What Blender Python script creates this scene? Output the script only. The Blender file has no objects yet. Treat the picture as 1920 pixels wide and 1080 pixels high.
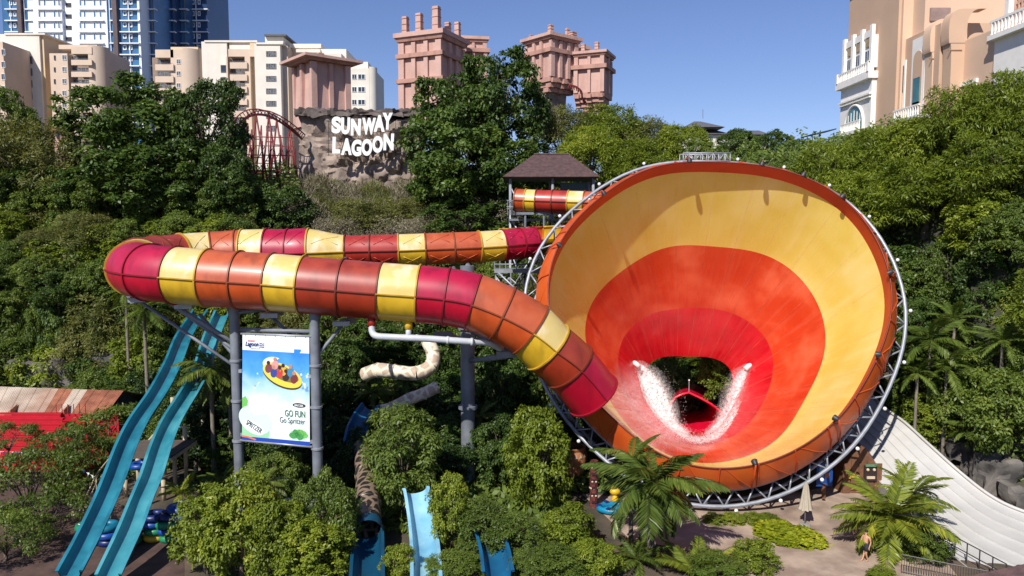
import bpy, bmesh, math, random
import numpy as np
from mathutils import Vector, Matrix, noise as mnoise

SC = bpy.context.scene
COL = SC.collection
R = math.radians
# ------------------------------------------------------------------ camera
F = 1400.0                      # focal length in photograph pixels (1920 wide)
PITCH = math.atan(120 / F)      # looking slightly down
CAMH = 17.0
cam_d = bpy.data.cameras.new('camera'); cam = bpy.data.objects.new('camera', cam_d); COL.objects.link(cam)
cam.location = (0, 0, CAMH); cam.rotation_euler = (math.pi / 2 - PITCH, 0, 0)
cam_d.sensor_width = 36; cam_d.lens = 36 * F / 1920; cam_d.clip_start = .5; cam_d.clip_end = 3000
SC.camera = cam
# ------------------------------------------------------------------ sky and sun
SUN_EL, SUN_AZ = R(43), R(27)   # azimuth measured to the left of straight behind the camera
sun_dir = Vector((-math.sin(SUN_AZ) * math.cos(SUN_EL), -math.cos(SUN_AZ) * math.cos(SUN_EL), math.sin(SUN_EL)))
W = bpy.data.worlds.new('World'); SC.world = W; W.use_nodes = True
nt = W.node_tree; bg = nt.nodes['Background']
sky = nt.nodes.new('ShaderNodeTexSky'); sky.sky_type = 'NISHITA'; sky.sun_disc = False
sky.sun_elevation = SUN_EL
sky.sun_rotation = math.atan2(sun_dir.x, sun_dir.y)
sky.air_density = 1.0; sky.dust_density = 0.05; sky.ozone_density = 3.0; sky.altitude = 50
tint = nt.nodes.new('ShaderNodeMix'); tint.data_type = 'RGBA'; tint.blend_type = 'MULTIPLY'; tint.inputs[0].default_value = 1; tint.inputs[7].default_value = (.90, .90, 1.15, 1)
nt.links.new(sky.outputs[0], tint.inputs[6]); nt.links.new(tint.outputs[2], bg.inputs[0]); bg.inputs[1].default_value = 0.08
sl = bpy.data.lights.new('sun', 'SUN'); sl.energy = 4.8; sl.angle = R(.53); sl.color = (1, .95, .87)
sun = bpy.data.objects.new('sun', sl); COL.objects.link(sun)
sun.rotation_euler = (-sun_dir).to_track_quat('-Z', 'Y').to_euler(); sun.location = (-40, -40, 80)
vs = SC.view_settings; vs.view_transform = 'Standard'; vs.look = 'None'; vs.gamma = 1; vs.use_curve_mapping = False
vs.exposure = 0.3
SC.render.engine = 'CYCLES'
SC.cycles.max_bounces = 6; SC.cycles.diffuse_bounces = 3; SC.cycles.glossy_bounces = 3
SC.cycles.transmission_bounces = 4; SC.cycles.transparent_max_bounces = 12
SC.cycles.use_denoising = True

# ------------------------------------------------------------------ helpers
_cp, _sp = math.cos(PITCH), math.sin(PITCH)
def ray(px, py):
    x = (px - 960) / F; u = -(py - 540) / F
    return Vector((x, _cp + u * _sp, -_sp + u * _cp))
def P(px, py, d):               # point seen at a photograph pixel, d metres ahead of the camera
    r = ray(px, py); return Vector((0, 0, CAMH)) + r * (d / r.y)
def PX(px, py, X):              # the same on the vertical plane x = X
    r = ray(px, py); return Vector((0, 0, CAMH)) + r * (X / r.x)
def PZ(px, py, z):              # the same on the level plane z
    r = ray(px, py); return Vector((0, 0, CAMH)) + r * ((z - CAMH) / r.z)
def gmax(py):                   # distance at which the sight line through row py meets the ground
    return CAMH / math.tan(math.atan((py - 540) / F) + PITCH)
def lin(c):
    return tuple(((v / 255) / 12.92 if v / 255 <= .04045 else ((v / 255 + .055) / 1.055) ** 2.4) for v in c)

class MB:
    """collects shapes into one mesh"""
    def __init__(s): s.v = []; s.f = []; s.m = []
    def add(s, vs, fs, m=0):
        o = len(s.v); s.v.extend([tuple(v) for v in vs]); s.f.extend([tuple(i + o for i in f) for f in fs]); s.m.extend([m] * len(fs)); return s
    def box(s, c, size, rz=0, m=0, taper=1.0, mat=None):
        x, y, z = size[0] / 2, size[1] / 2, size[2] / 2; ca, sa = math.cos(rz), math.sin(rz); vs = []
        for k, t in ((-1, 1.0), (1, taper)):
            for a, b in ((-1, -1), (1, -1), (1, 1), (-1, 1)):
                X, Y = a * x * t, b * y * t
                vs.append((c[0] + X * ca - Y * sa, c[1] + X * sa + Y * ca, c[2] + k * z))
        return s.add(vs, [(0, 3, 2, 1), (4, 5, 6, 7), (0, 1, 5, 4), (1, 2, 6, 5), (2, 3, 7, 6), (3, 0, 4, 7)], m)
    def bar(s, a, b, w, h=None, m=0):            # rectangular bar
        a, b = Vector(a), Vector(b); h = h or w; t = (b - a).normalized()
        u = t.cross(Vector((0, 0, 1)));  u = u.normalized() if u.length > 1e-4 else Vector((1, 0, 0)); v = u.cross(t)
        vs = [p + u * (i * w / 2) + v * (j * h / 2) for p in (a, b) for i, j in ((-1, -1), (1, -1), (1, 1), (-1, 1))]
        return s.add(vs, [(0, 3, 2, 1), (4, 5, 6, 7), (0, 1, 5, 4), (1, 2, 6, 5), (2, 3, 7, 6), (3, 0, 4, 7)], m)
    def tube(s, pts, r, n=8, m=0, cap=True, closed=False):
        pts = [Vector(p) for p in pts]; k = len(pts); rr = r if hasattr(r, '__len__') else [r] * k
        up = Vector((0, 0, 1)); vs = []; fs = []; pu = None
        for i, p in enumerate(pts):
            a = pts[i - 1] if (i > 0 or closed) else p; b = pts[(i + 1) % k] if (i < k - 1 or closed) else p
            t = (b - a).normalized()
            u = pu - t * pu.dot(t) if pu is not None else (t.cross(up) if abs(t.z) < .97 else t.cross(Vector((1, 0, 0))))
            u = u.normalized() if u.length > 1e-5 else t.orthogonal().normalized()
            v = t.cross(u); pu = u
            for j in range(n):
                q = 2 * math.pi * j / n; vs.append(p + (u * math.cos(q) + v * math.sin(q)) * rr[i])
        for i in range(k if closed else k - 1):
            for j in range(n):
                a = i * n + j; b = i * n + (j + 1) % n; i2 = (i + 1) % k
                fs.append((a, b, i2 * n + (j + 1) % n, i2 * n + j))
        if cap and not closed:
            fs.append(tuple(range(n - 1, -1, -1))); fs.append(tuple((k - 1) * n + j for j in range(n)))
        return s.add(vs, fs, m)
    def grid(s, rows, m=0, closed=False):
        n = len(rows[0]); vs = [p for r_ in rows for p in r_]; fs = []
        for i in range(len(rows) - 1):
            for j in range(n if closed else n - 1):
                fs.append((i * n + j, i * n + (j + 1) % n, (i + 1) * n + (j + 1) % n, (i + 1) * n + j))
        return s.add(vs, fs, m)
    def lathe(s, c, prof, n=16, m=0, sx=1, sy=1):
        rows = [[(c[0] + r * sx * math.cos(2 * math.pi * j / n), c[1] + r * sy * math.sin(2 * math.pi * j / n), c[2] + z) for j in range(n)] for r, z in prof]
        return s.grid(rows, m, True)
    def prism(s, poly, ext, m=0):                # polygon (3-D points) extruded along ext
        n = len(poly); e = Vector(ext); a = [Vector(p) for p in poly]; b = [p + e for p in a]
        return s.add(a + b, [tuple(range(n))[::-1], tuple(range(n, 2 * n))] + [(i, (i + 1) % n, n + (i + 1) % n, n + i) for i in range(n)], m)
    def ball(s, c, r, n=8, k=6, m=0, sq=(1, 1, 1), jit=0, rng=None):
        rows = []
        for i in range(k + 1):
            a = math.pi * i / k; row = []
            for j in range(n):
                q = 2 * math.pi * j / n; g = 1 + (rng.uniform(-jit, jit) if rng and 0 < i < k else 0)
                row.append((c[0] + r * g * sq[0] * math.sin(a) * math.cos(q), c[1] + r * g * sq[1] * math.sin(a) * math.sin(q), c[2] + r * g * sq[2] * math.cos(a)))
            rows.append(row)
        return s.grid(rows[::-1], m, True)
    def build(s, name, mats, parent=None, smooth=False, org=None):
        return mesh_obj(name, s.v, s.f, mats, parent, smooth, s.m, org)

ORG = {}
def link(o, parent, org):
    COL.objects.link(o)
    if parent is not None: o.parent = parent; ORG[o.name] = ORG[parent.name]
    else: ORG[o.name] = Vector(org) if org is not None else Vector((0, 0, 0)); o.location = ORG[o.name]
    return o
def mesh_obj(name, v, f, mats, parent=None, smooth=False, mi=None, org=None):
    me = bpy.data.meshes.new(name)
    off = ORG[parent.name] if parent is not None else (Vector(org) if org is not None else Vector((0, 0, 0)))
    va = np.array(v, dtype=np.float64).reshape(-1, 3) - np.array(off)
    me.from_pydata(va.tolist(), [], f)
    for m in (mats if isinstance(mats, (list, tuple)) else [mats]): me.materials.append(m)
    if mi is not None and any(mi): me.polygons.foreach_set('material_index', mi)
    if smooth is True: me.polygons.foreach_set('use_smooth', [True] * len(me.polygons))
    elif smooth: me.polygons.foreach_set('use_smooth', [True] * len(me.polygons)); me.set_sharp_from_angle(angle=R(smooth))
    me.update()
    return link(bpy.data.objects.new(name, me), parent, org)
def tag(o, label, cat, group=None):
    o['label'] = label; o['category'] = cat
    if group: o['group'] = group
    return o
def thing(name, label, cat, org, group=None):
    o = tag(link(bpy.data.objects.new(name, None), None, org), label, cat, group); o['kind'] = 'thing'; return o
def struct(o, kind='structure'): o['kind'] = kind; return o
def copy_tree(o, parent=None, loc=None, rz=None, sc=None):
    c = o.copy(); COL.objects.link(c); c.parent = parent
    if parent is None: ORG[c.name] = Vector((0, 0, 0))
    if loc is not None: c.location = loc
    if rz is not None: c.rotation_euler = (0, 0, rz)
    if sc is not None: c.scale = sc if hasattr(sc, '__len__') else (sc,) * 3
    for ch in KIDS.get(o.name, []): copy_tree(ch, c)
    return c
KIDS = {}
def proto_mesh(mb, name, mats, smooth=False):    # mesh data only, for parts that repeat
    o = mb.build(name, mats, None, smooth); me = o.data; bpy.data.objects.remove(o); return me
def inst(name, me, parent, loc, rz=0, sc=1):      # part that shares mesh data (loc in world space, parent unrotated)
    o = bpy.data.objects.new(name, me); link(o, parent, None)
    o.location = Vector(loc) - ORG[parent.name]; o.rotation_euler = (0, 0, rz); o.scale = sc if hasattr(sc, '__len__') else (sc,) * 3
    return o
def crom(pts, k=8, closed=False):                # Catmull-Rom through points, k steps each
    p = [np.array(q, float) for q in pts]; n = len(p); out = []
    for i in range(n if closed else n - 1):
        a = p[i - 1] if i > 0 or closed else 2 * p[0] - p[1]; b = p[i]; c = p[(i + 1) % n]
        d = p[(i + 2) % n] if i < n - 2 or closed else 2 * p[n - 1] - p[n - 2]
        for j in range(k):
            t = j / k; out.append(.5 * (2 * b + (c - a) * t + (2 * a - 5 * b + 4 * c - d) * t * t + (3 * b - a - 3 * c + d) * t ** 3))
    if not closed: out.append(p[-1])
    return out

# ------------------------------------------------------------------ materials
MATS = {}
def node(nt, typ, **kw):
    n = nt.nodes.new(typ)
    for k, v in kw.items(): setattr(n, k, v)
    return n
def mat(name, col, rough=.6, var=.12, scale=1.5, metal=0, spec=.5, bump=0, bscale=8, col2=None, contrast=(.35, .65), coat=0, stretch=None, detail=4, streak=None):
    """principled material; colour wanders between two tones on a noise, optional fine relief and vertical streaks"""
    if name in MATS: return MATS[name]
    m = bpy.data.materials.new(name); m.use_nodes = True; nt = m.node_tree; b = nt.nodes['Principled BSDF']; L = nt.links.new
    b.inputs['Roughness'].default_value = rough; b.inputs['Metallic'].default_value = metal; b.inputs['Specular IOR Level'].default_value = spec
    b.inputs['Coat Weight'].default_value = coat; b.inputs['Coat Roughness'].default_value = .12
    c1 = tuple(col); c2 = tuple(col2) if col2 else tuple(max(0, c * (1 - 2 * var)) for c in col)
    tc = node(nt, 'ShaderNodeNewGeometry'); mp = node(nt, 'ShaderNodeMapping'); L(tc.outputs['Position'], mp.inputs[0])
    if stretch: mp.inputs['Scale'].default_value = stretch
    nz = node(nt, 'ShaderNodeTexNoise'); nz.inputs['Scale'].default_value = scale; nz.inputs['Detail'].default_value = detail; L(mp.outputs[0], nz.inputs['Vector'])
    rp = node(nt, 'ShaderNodeValToRGB'); rp.color_ramp.elements[0].position = contrast[0]; rp.color_ramp.elements[1].position = contrast[1]
    rp.color_ramp.elements[0].color = (*c2, 1); rp.color_ramp.elements[1].color = (*c1, 1); L(nz.outputs[0], rp.inputs[0])
    out = rp.outputs[0]
    if streak:
        mp2 = node(nt, 'ShaderNodeMapping'); mp2.inputs['Scale'].default_value = streak[1]; L(tc.outputs['Position'], mp2.inputs[0])
        n2 = node(nt, 'ShaderNodeTexNoise'); n2.inputs['Scale'].default_value = 1; n2.inputs['Detail'].default_value = 5; L(mp2.outputs[0], n2.inputs['Vector'])
        r2 = node(nt, 'ShaderNodeMapRange'); r2.inputs[1].default_value = .5; r2.inputs[2].default_value = .72; r2.inputs[4].default_value = streak[2]; L(n2.outputs[0], r2.inputs[0])
        mx = node(nt, 'ShaderNodeMix'); mx.data_type = 'RGBA'; L(r2.outputs[0], mx.inputs[0]); L(out, mx.inputs[6]); mx.inputs[7].default_value = (*streak[0], 1); out = mx.outputs[2]
    L(out, b.inputs['Base Color'])
    if bump:
        n3 = node(nt, 'ShaderNodeTexNoise'); n3.inputs['Scale'].default_value = bscale; n3.inputs['Detail'].default_value = 6; L(mp.outputs[0], n3.inputs['Vector'])
        bp = node(nt, 'ShaderNodeBump'); bp.inputs['Strength'].default_value = bump; bp.inputs['Distance'].default_value = .1; L(n3.outputs[0], bp.inputs['Height']); L(bp.outputs[0], b.inputs['Normal'])
    MATS[name] = m; return m
def leaf_mat(name, c1, c2, c3=None, trans=.3, rough=.45):
    """foliage: tone by leaf (attribute), by plant (object random) and by place; part of the light passes through"""
    m = bpy.data.materials.new(name); m.use_nodes = True; nt = m.node_tree; b = nt.nodes['Principled BSDF']; L = nt.links.new
    at = node(nt, 'ShaderNodeAttribute', attribute_name='rnd'); oi = node(nt, 'ShaderNodeObjectInfo')
    g = node(nt, 'ShaderNodeNewGeometry'); nz = node(nt, 'ShaderNodeTexNoise'); nz.inputs['Scale'].default_value = .45; nz.inputs['Detail'].default_value = 3; L(g.outputs['Position'], nz.inputs['Vector'])
    a1 = node(nt, 'ShaderNodeMath', operation='MULTIPLY_ADD'); L(at.outputs['Fac'], a1.inputs[0]); a1.inputs[1].default_value = .55; a1.inputs[2].default_value = -.45
    a2 = node(nt, 'ShaderNodeMath', operation='MULTIPLY_ADD'); L(oi.outputs['Random'], a2.inputs[0]); a2.inputs[1].default_value = .35; L(a1.outputs[0], a2.inputs[2])
    a3 = node(nt, 'ShaderNodeMath', operation='ADD'); L(a2.outputs[0], a3.inputs[0]); L(nz.outputs[0], a3.inputs[1])
    rp = node(nt, 'ShaderNodeValToRGB'); e = rp.color_ramp.elements
    e[0].position = .1; e[0].color = (*c1, 1); e[1].position = .72; e[1].color = (*c2, 1)
    if c3: x = e.new(.95); x.color = (*c3, 1)
    L(a3.outputs[0], rp.inputs[0]); L(rp.outputs[0], b.inputs['Base Color']); b.inputs['Roughness'].default_value = rough; b.inputs['Specular IOR Level'].default_value = .35
    tr = node(nt, 'ShaderNodeBsdfTranslucent'); hs = node(nt, 'ShaderNodeMix'); hs.data_type = 'RGBA'; hs.blend_type = 'MULTIPLY'; hs.inputs[0].default_value = 1
    L(rp.outputs[0], hs.inputs[6]); hs.inputs[7].default_value = (1.25, 1.15, .45, 1); L(hs.outputs[2], tr.inputs[0])
    mx = node(nt, 'ShaderNodeMixShader'); mx.inputs[0].default_value = trans; L(b.outputs[0], mx.inputs[1]); L(tr.outputs[0], mx.inputs[2])
    L(mx.outputs[0], nt.nodes['Material Output'].inputs[0]); MATS[name] = m; return m

STEEL = mat('galvanised_steel', (.36, .38, .42), .45, .12, 2.0, metal=.35)
STEEL_DK = mat('grey_painted_steel', (.20, .22, .26), .5, .15, 1.2, streak=((.10, .10, .11), (2, 2, .15), .5))
DARKM = mat('dark_metal', (.03, .03, .035), .5, .1)
WHITE = mat('white_paint', (.80, .80, .78), .55, .05)
GLASS = mat('window_glass', (.045, .06, .08), .08, .3, .4, spec=.8)
GLASS_T = mat('teal_glass', (.05, .20, .22), .1, .25, .5, spec=.8)
BARK = mat('bark', (.13, .10, .075), .9, .2, 3, bump=.5)
# ------------------------------------------------------------------ terrain
def sstep(t): t = min(1, max(0, t)); return t * t * (3 - 2 * t)
def terr(x, y):
    xb = 31.0 - .42 * (y - 42) if y > 42 else 31.0 + (42 - y) * .5
    lf = sstep((-x - 17) / 8); t1 = (y - 66 + 3.5 * lf - 3 * math.sin(x * .11) * (1 - lf)) / (27 - 4.5 * lf); t2 = (x - xb) / 15; t3 = (-x - 52) / 40 * (1 if y > 40 else 0)
    h = 22.5 * sstep(t1) + (1 - sstep(t1)) * 24 * sstep(t2)
    h -= 2.6 * math.exp(-((x + 19) / 9) ** 2 - ((y - 91) / 7) ** 2)
    if t2 > .6: h += 2.0 * sstep(t2 - .6)
    if h > .05: h += 1.6 * min(1, h / 4) * mnoise.noise(Vector((x * .13, y * .13, 0))) + .5 * min(1, h / 4) * mnoise.noise(Vector((x * .5, y * .5, 3)))
    return h
def build_ground():
    xs = list(np.linspace(-60, 62, 150)); ys = list(np.linspace(24, 110, 110))
    xs = [-900, -400, -180, -90] + xs + [90, 180, 400, 900]; ys = [-60, -20, 5] + ys + [140, 220, 400, 900, 2200]
    v = [(x, y, terr(x, y)) for y in ys for x in xs]; n = len(xs)
    f = [(j * n + i, j * n + i + 1, (j + 1) * n + i + 1, (j + 1) * n + i) for j in range(len(ys) - 1) for i in range(n - 1)]
    m = bpy.data.materials.new('ground'); m.use_nodes = True; nt = m.node_tree; b = nt.nodes['Principled BSDF']; L = nt.links.new
    b.inputs['Roughness'].default_value = .95
    g = node(nt, 'ShaderNodeNewGeometry'); sx = node(nt, 'ShaderNodeSeparateXYZ'); L(g.outputs['Position'], sx.inputs[0])
    nz = node(nt, 'ShaderNodeTexNoise'); nz.inputs['Scale'].default_value = .35; nz.inputs['Detail'].default_value = 8; L(g.outputs['Position'], nz.inputs['Vector'])
    flat = node(nt, 'ShaderNodeValToRGB'); e = flat.color_ramp.elements; e[0].position = .35; e[0].color = (.035, .035, .022, 1); e[1].position = .62; e[1].color = (.12, .085, .06, 1); L(nz.outputs[0], flat.inputs[0])
    hill = node(nt, 'ShaderNodeValToRGB'); e = hill.color_ramp.elements; e[0].position = .4; e[0].color = (.02, .032, .012, 1); e[1].position = .65; e[1].color = (.10, .085, .06, 1); L(nz.outputs[0], hill.inputs[0])
    mr = node(nt, 'ShaderNodeMapRange'); mr.inputs[1].default_value = .2; mr.inputs[2].default_value = 1.5; L(sx.outputs[2], mr.inputs[0])
    mx = node(nt, 'ShaderNodeMix'); mx.data_type = 'RGBA'; L(mr.outputs[0], mx.inputs[0]); L(flat.outputs[0], mx.inputs[6]); L(hill.outputs[0], mx.inputs[7]); L(mx.outputs[2], b.inputs['Base Color'])
    n3 = node(nt, 'ShaderNodeTexNoise'); n3.inputs['Scale'].default_value = 3; n3.inputs['Detail'].default_value = 8; L(g.outputs['Position'], n3.inputs['Vector'])
    bp = node(nt, 'ShaderNodeBump'); bp.inputs['Strength'].default_value = .5; bp.inputs['Distance'].default_value = .15; L(n3.outputs[0], bp.inputs['Height']); L(bp.outputs[0], b.inputs['Normal'])
    struct(mesh_obj('ground', v, f, m, smooth=True))
build_ground()

# ------------------------------------------------------------------ the funnel
FY = mat('funnel_yellow', lin((224, 200, 104)), .36, .05, .35, coat=.2, col2=lin((216, 188, 84)), detail=6, streak=(lin((236, 214, 146)), (.2, .2, .2), .6))
FO = mat('funnel_orange_red', lin((210, 76, 40)), .3, .05, .35, coat=.3, col2=lin((198, 58, 26)), detail=7, streak=(lin((232, 120, 84)), (.35, .35, .35), .5))
FR = mat('funnel_red', lin((204, 28, 38)), .26, .06, .5, coat=.4, col2=lin((184, 14, 26)), detail=7, streak=(lin((220, 70, 70)), (.4, .4, .4), .4))
FLIP = mat('lip_orange', lin((214, 98, 38)), .4, .08, .6, col2=lin((196, 80, 30)), coat=.1)
FLIPIN = mat('lip_red_orange', lin((200, 76, 34)), .45, .08, .8)
SEAM = mat('pale_seam', lin((224, 112, 84)), .5, .25, 1.5)
SEAMY = mat('pale_yellow_seam', lin((246, 205, 130)), .5, .1)
def run_marks(m, col, amt, fine=14, along=1.3):
    """water marks that run from the rim towards the hole"""
    nt = m.node_tree; L = nt.links.new; b = nt.nodes['Principled BSDF']; src = b.inputs['Base Color'].links[0].from_socket
    at = node(nt, 'ShaderNodeAttribute', attribute_name='fl'); mp = node(nt, 'ShaderNodeMapping'); mp.inputs['Scale'].default_value = (fine, fine, along * 4); L(at.outputs['Vector'], mp.inputs[0])
    nz = node(nt, 'ShaderNodeTexNoise'); nz.inputs['Scale'].default_value = 1; nz.inputs['Detail'].default_value = 6; L(mp.outputs[0], nz.inputs['Vector']); mr = node(nt, 'ShaderNodeMapRange'); mr.inputs[1].default_value = .52; mr.inputs[2].default_value = .78; mr.inputs[4].default_value = amt; L(nz.outputs[0], mr.inputs[0])
    mx = node(nt, 'ShaderNodeMix'); mx.data_type = 'RGBA'; L(mr.outputs[0], mx.inputs[0]); L(src, mx.inputs[6]); mx.inputs[7].default_value = (*lin(col), 1); L(mx.outputs[2], b.inputs['Base Color'])
    m2 = node(nt, 'ShaderNodeMapRange'); m2.inputs[1].default_value = .35; m2.inputs[2].default_value = .7; m2.inputs[3].default_value = .22; m2.inputs[4].default_value = .5; L(nz.outputs[0], m2.inputs[0]); L(m2.outputs[0], b.inputs['Roughness'])
run_marks(FY, (244, 224, 164), .28, 5, .8); run_marks(FO, (226, 122, 88), .24, 6, .8); run_marks(FR, (216, 84, 80), .22, 7, .8)
def contour(pts, c, n=192, harm=10):
    a = np.array([math.atan2(-(y - c[1]), x - c[0]) for x, y in pts]); r = np.array([math.hypot(x - c[0], y - c[1]) for x, y in pts])
    o = np.argsort(a); a = a[o]; r = r[o]
    A = np.concatenate([a - 2 * np.pi, a, a + 2 * np.pi]); Rr = np.concatenate([r, r, r])
    th = np.arange(n) * 2 * np.pi / n - np.pi; rr = np.interp(th, A, Rr)
    ft = np.fft.rfft(rr); k = np.arange(len(ft)); ft *= np.exp(-(k / harm) ** 4); rr = np.fft.irfft(ft, n)
    return [(c[0] + q * math.cos(t), c[1] - q * math.sin(t)) for t, q in zip(th, rr)]
CR, CO_, CD, CH = (1350, 600), (1322, 665), (1305, 705), (1290, 742)
ridge_px = [(1230, 312), (1340, 307), (1440, 313), (1505, 331), (1563, 360), (1613, 403), (1647, 457), (1667, 520), (1675, 560), (1668, 607), (1647, 660), (1617, 722), (1590, 763), (1557, 797), (1513, 830), (1447, 863), (1410, 872), (1347, 878), (1297, 872), (1240, 852), (1207, 832), (1173, 802), (1113, 747), (1065, 675), (1040, 620), (1030, 575), (1028, 533), (1037, 483), (1073, 420), (1110, 385), (1153, 352), (1190, 327)]
orange_px = [(1240, 465), (1325, 463), (1367, 465), (1413, 472), (1467, 493), (1507, 530), (1537, 577), (1548, 627), (1543, 677), (1523, 720), (1497, 767), (1463, 820), (1413, 850), (1347, 867), (1280, 863), (1230, 840), (1173, 793), (1133, 727), (1105, 665), (1097, 633), (1098, 600), (1113, 560), (1153, 520), (1207, 483)]
red_px = [(1227, 587), (1280, 580), (1337, 580), (1380, 590), (1420, 617), (1443, 647), (1450, 677), (1447, 707), (1430, 755), (1400, 798), (1350, 828), (1300, 835), (1250, 820), (1205, 785), (1172, 735), (1160, 690), (1160, 660), (1168, 635), (1190, 608)]
hole_px = [(1235, 671), (1250, 669.7), (1288, 670), (1322, 670), (1344, 674), (1363, 685), (1372, 698), (1374, 720), (1366, 750), (1350, 783), (1325, 806), (1298, 813), (1268, 803), (1240, 778), (1218, 745), (1207, 715), (1212, 688)]
AX = (P(*CH, 60) - P(*CR, 46)).normalized()
def on_plane(px, py, c):                         # photograph pixel onto the cross-section plane through c
    r = ray(px, py); o = Vector((0, 0, CAMH)); return o + r * ((c - o).dot(AX) / r.dot(AX))
NA = 192
c0, c1_, c2_, c3_ = P(*CR, 46), P(*CO_, 52), P(*CD, 56.5), P(*CH, 60)
K0 = [on_plane(*p, c0) for p in contour(ridge_px, CR, NA)]
K1 = [on_plane(*p, c1_) for p in contour(orange_px, CO_, NA)]
K2 = [on_plane(*p, c2_) for p in contour(red_px, CD, NA)]
K3 = [on_plane(*p, c3_) for p in contour(hole_px, CH, NA)]
def rim_off(back, out):                          # ring parallel to the rim
    c = sum(K0, Vector()) / NA; return [p + AX * back + (p - c).normalized() * out for p in K0]
def build_funnel():
    root = thing('water_slide_funnel', 'giant yellow, orange and red trumpet funnel with a bolted orange rim', 'water slide', P(1350, 900, 43) * 1.0)
    KY = rim_off(1.2, -.02)
    ctl = [KY, K1, K2, K3]; bands = [(0, 12, FY, 'yellow_panel'), (12, 22, FO, 'orange_panel'), (22, 30, FR, 'red_panel')]
    # surface rows by cubic through the four rings
    rows = []
    for j in range(NA):
        q = [ctl[i][j] for i in range(4)]; w = [12, 10, 8]; col = []
        T = [0, 1, 2, 3]
        tan = [(q[1] - q[0]) * 1.0, (q[2] - q[0]) * .5, (q[3] - q[1]) * .5, (q[3] - q[2]) * 1.0]
        for s in range(3):
            for k in range(w[s]):
                t = k / w[s]; h1 = 2 * t ** 3 - 3 * t ** 2 + 1; h2 = t ** 3 - 2 * t ** 2 + t; h3 = -2 * t ** 3 + 3 * t ** 2; h4 = t ** 3 - t ** 2
                col.append(q[s] * h1 + tan[s] * h2 + q[s + 1] * h3 + tan[s + 1] * h4)
        col.append(q[3]); rows.append(col)
    G = np.array([[tuple(p) for p in c] for c in rows])          # NA x 31 x 3
    du = np.roll(G, -1, 0) - np.roll(G, 1, 0); dv = np.gradient(G, axis=1); N = np.cross(du, dv); N /= np.linalg.norm(N, axis=2, keepdims=True)
    inward = (np.array(c0) + np.array(c3_)) / 2 - G
    if (N * inward).sum() < 0: N = -N
    from mathutils.bvhtree import BVHTree
    vv = [tuple(G[i, j]) for i in range(NA) for j in range(31)]; global FBVH
    FBVH = BVHTree.FromPolygons(vv, [(i * 31 + j, ((i + 1) % NA) * 31 + j, ((i + 1) % NA) * 31 + j + 1, i * 31 + j + 1) for i in range(NA) for j in range(30)])
    per = 8
    for s0, s1, m, nm in bands:
        for a in range(0, NA, per):
            v = []; nn = []; f = []; k = s1 - s0 + 1; hw = per // 1
            for i in range(hw + 1):
                for j in range(k):
                    v.append(G[(a + i) % NA, s0 + j]); nn.append(N[(a + i) % NA, s0 + j])
            for i in range(hw):
                for j in range(k - 1): f.append((i * k + j, (i + 1) * k + j, (i + 1) * k + j + 1, i * k + j + 1))
            o = mesh_obj(nm, v, f, m, root, True)
            fl = o.data.attributes.new('fl', 'FLOAT_VECTOR', 'POINT'); fl.data.foreach_set('vector', np.array([(math.cos(2 * math.pi * (a + i) / NA) * 3, math.sin(2 * math.pi * (a + i) / NA) * 3, (s0 + j) / 30) for i in range(hw + 1) for j in range(k)], dtype=np.float32).reshape(-1))
            o.data.normals_split_custom_set_from_vertices([tuple(x) for x in nn])
            # joint between neighbouring panels: a slim raised strip
            i0 = a; w_ = .013; sv = []; sf = []
            for j in range(s0, s1 + 1):
                p = G[i0, j]; t = du[i0, j] / np.linalg.norm(du[i0, j]); n_ = N[i0, j]
                sv += [p - t * w_ + n_ * .004, p + n_ * .012, p + t * w_ + n_ * .004]
            for j in range(s1 - s0): sf += [(j * 3, j * 3 + 1, j * 3 + 4, j * 3 + 3), (j * 3 + 1, j * 3 + 2, j * 3 + 5, j * 3 + 4)]
            mesh_obj('joint_strip', sv, sf, SEAMY if m is FY else SEAM, o)
    # lip: inner face and outer face in panels with bolted joints
    LB = rim_off(1.75, .95)
    for a in range(0, NA, 8):
        idx = [(a + i) % NA for i in range(9)]
        fi = MB().grid([[K0[i] for i in idx], [KY[i] for i in idx]]).build('lip_inner_panel', FLIPIN, root, True)
        mid = rim_off(.7, .55)
        fo = MB().grid([[K0[i] for i in idx], [mid[i] for i in idx], [LB[i] for i in idx]]).build('lip_outer_panel', FLIP, root, True)
        i = a; j_ = MB()
        d = (K0[i] - sum(K0, Vector()) / NA).normalized() * .03 - AX * .03
        j_.tube([K0[i] + d, mid[i] + d, LB[i] + d], .045, 5); j_.build('bolted_joint', DARKM if False else FLIPIN, fo)
        b_ = MB()                                               # moulded cross stiffeners
        b_.tube([K0[idx[1]] + d * .6, mid[idx[4]] + d * .9, LB[idx[7]] + d * .9], .025, 4); b_.build('stiffener', FLIP, fo)
    e = MB(); e.tube([p + (p - c0).normalized() * .01 for p in K0], .05, 6, closed=True); e.build('rim_edge', mat('rim_edge_dark', lin((120, 40, 30)), .5), root, True)
    bk = MB(); bk.grid([LB, rim_off(1.9, .1)], closed=True); bk.build('lip_back', FLIPIN, root, True)
    # outside of the shell behind the rim (seen between truss and lip)
    sh = MB(); sh.grid([[Vector(G[i, j]) - Vector(N[i, j]) * .12 for i in range(NA)] for j in range(0, 31, 3)], closed=True); sh.build('outer_shell', mat('shell_back', lin((150, 80, 40)), .6), root, True)
    # ring truss
    oc = rim_off(2.5, 1.75); ic = rim_off(2.35, .85); bc = rim_off(3.9, 1.2)
    sub = lambda K: [K[i] for i in range(0, NA, 2)]
    MB().tube(sub(oc), .125, 8, closed=True).build('ring_chord', STEEL, root, True)
    MB().tube(sub(ic), .09, 7, closed=True).build('ring_chord', STEEL, root, True)
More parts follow.
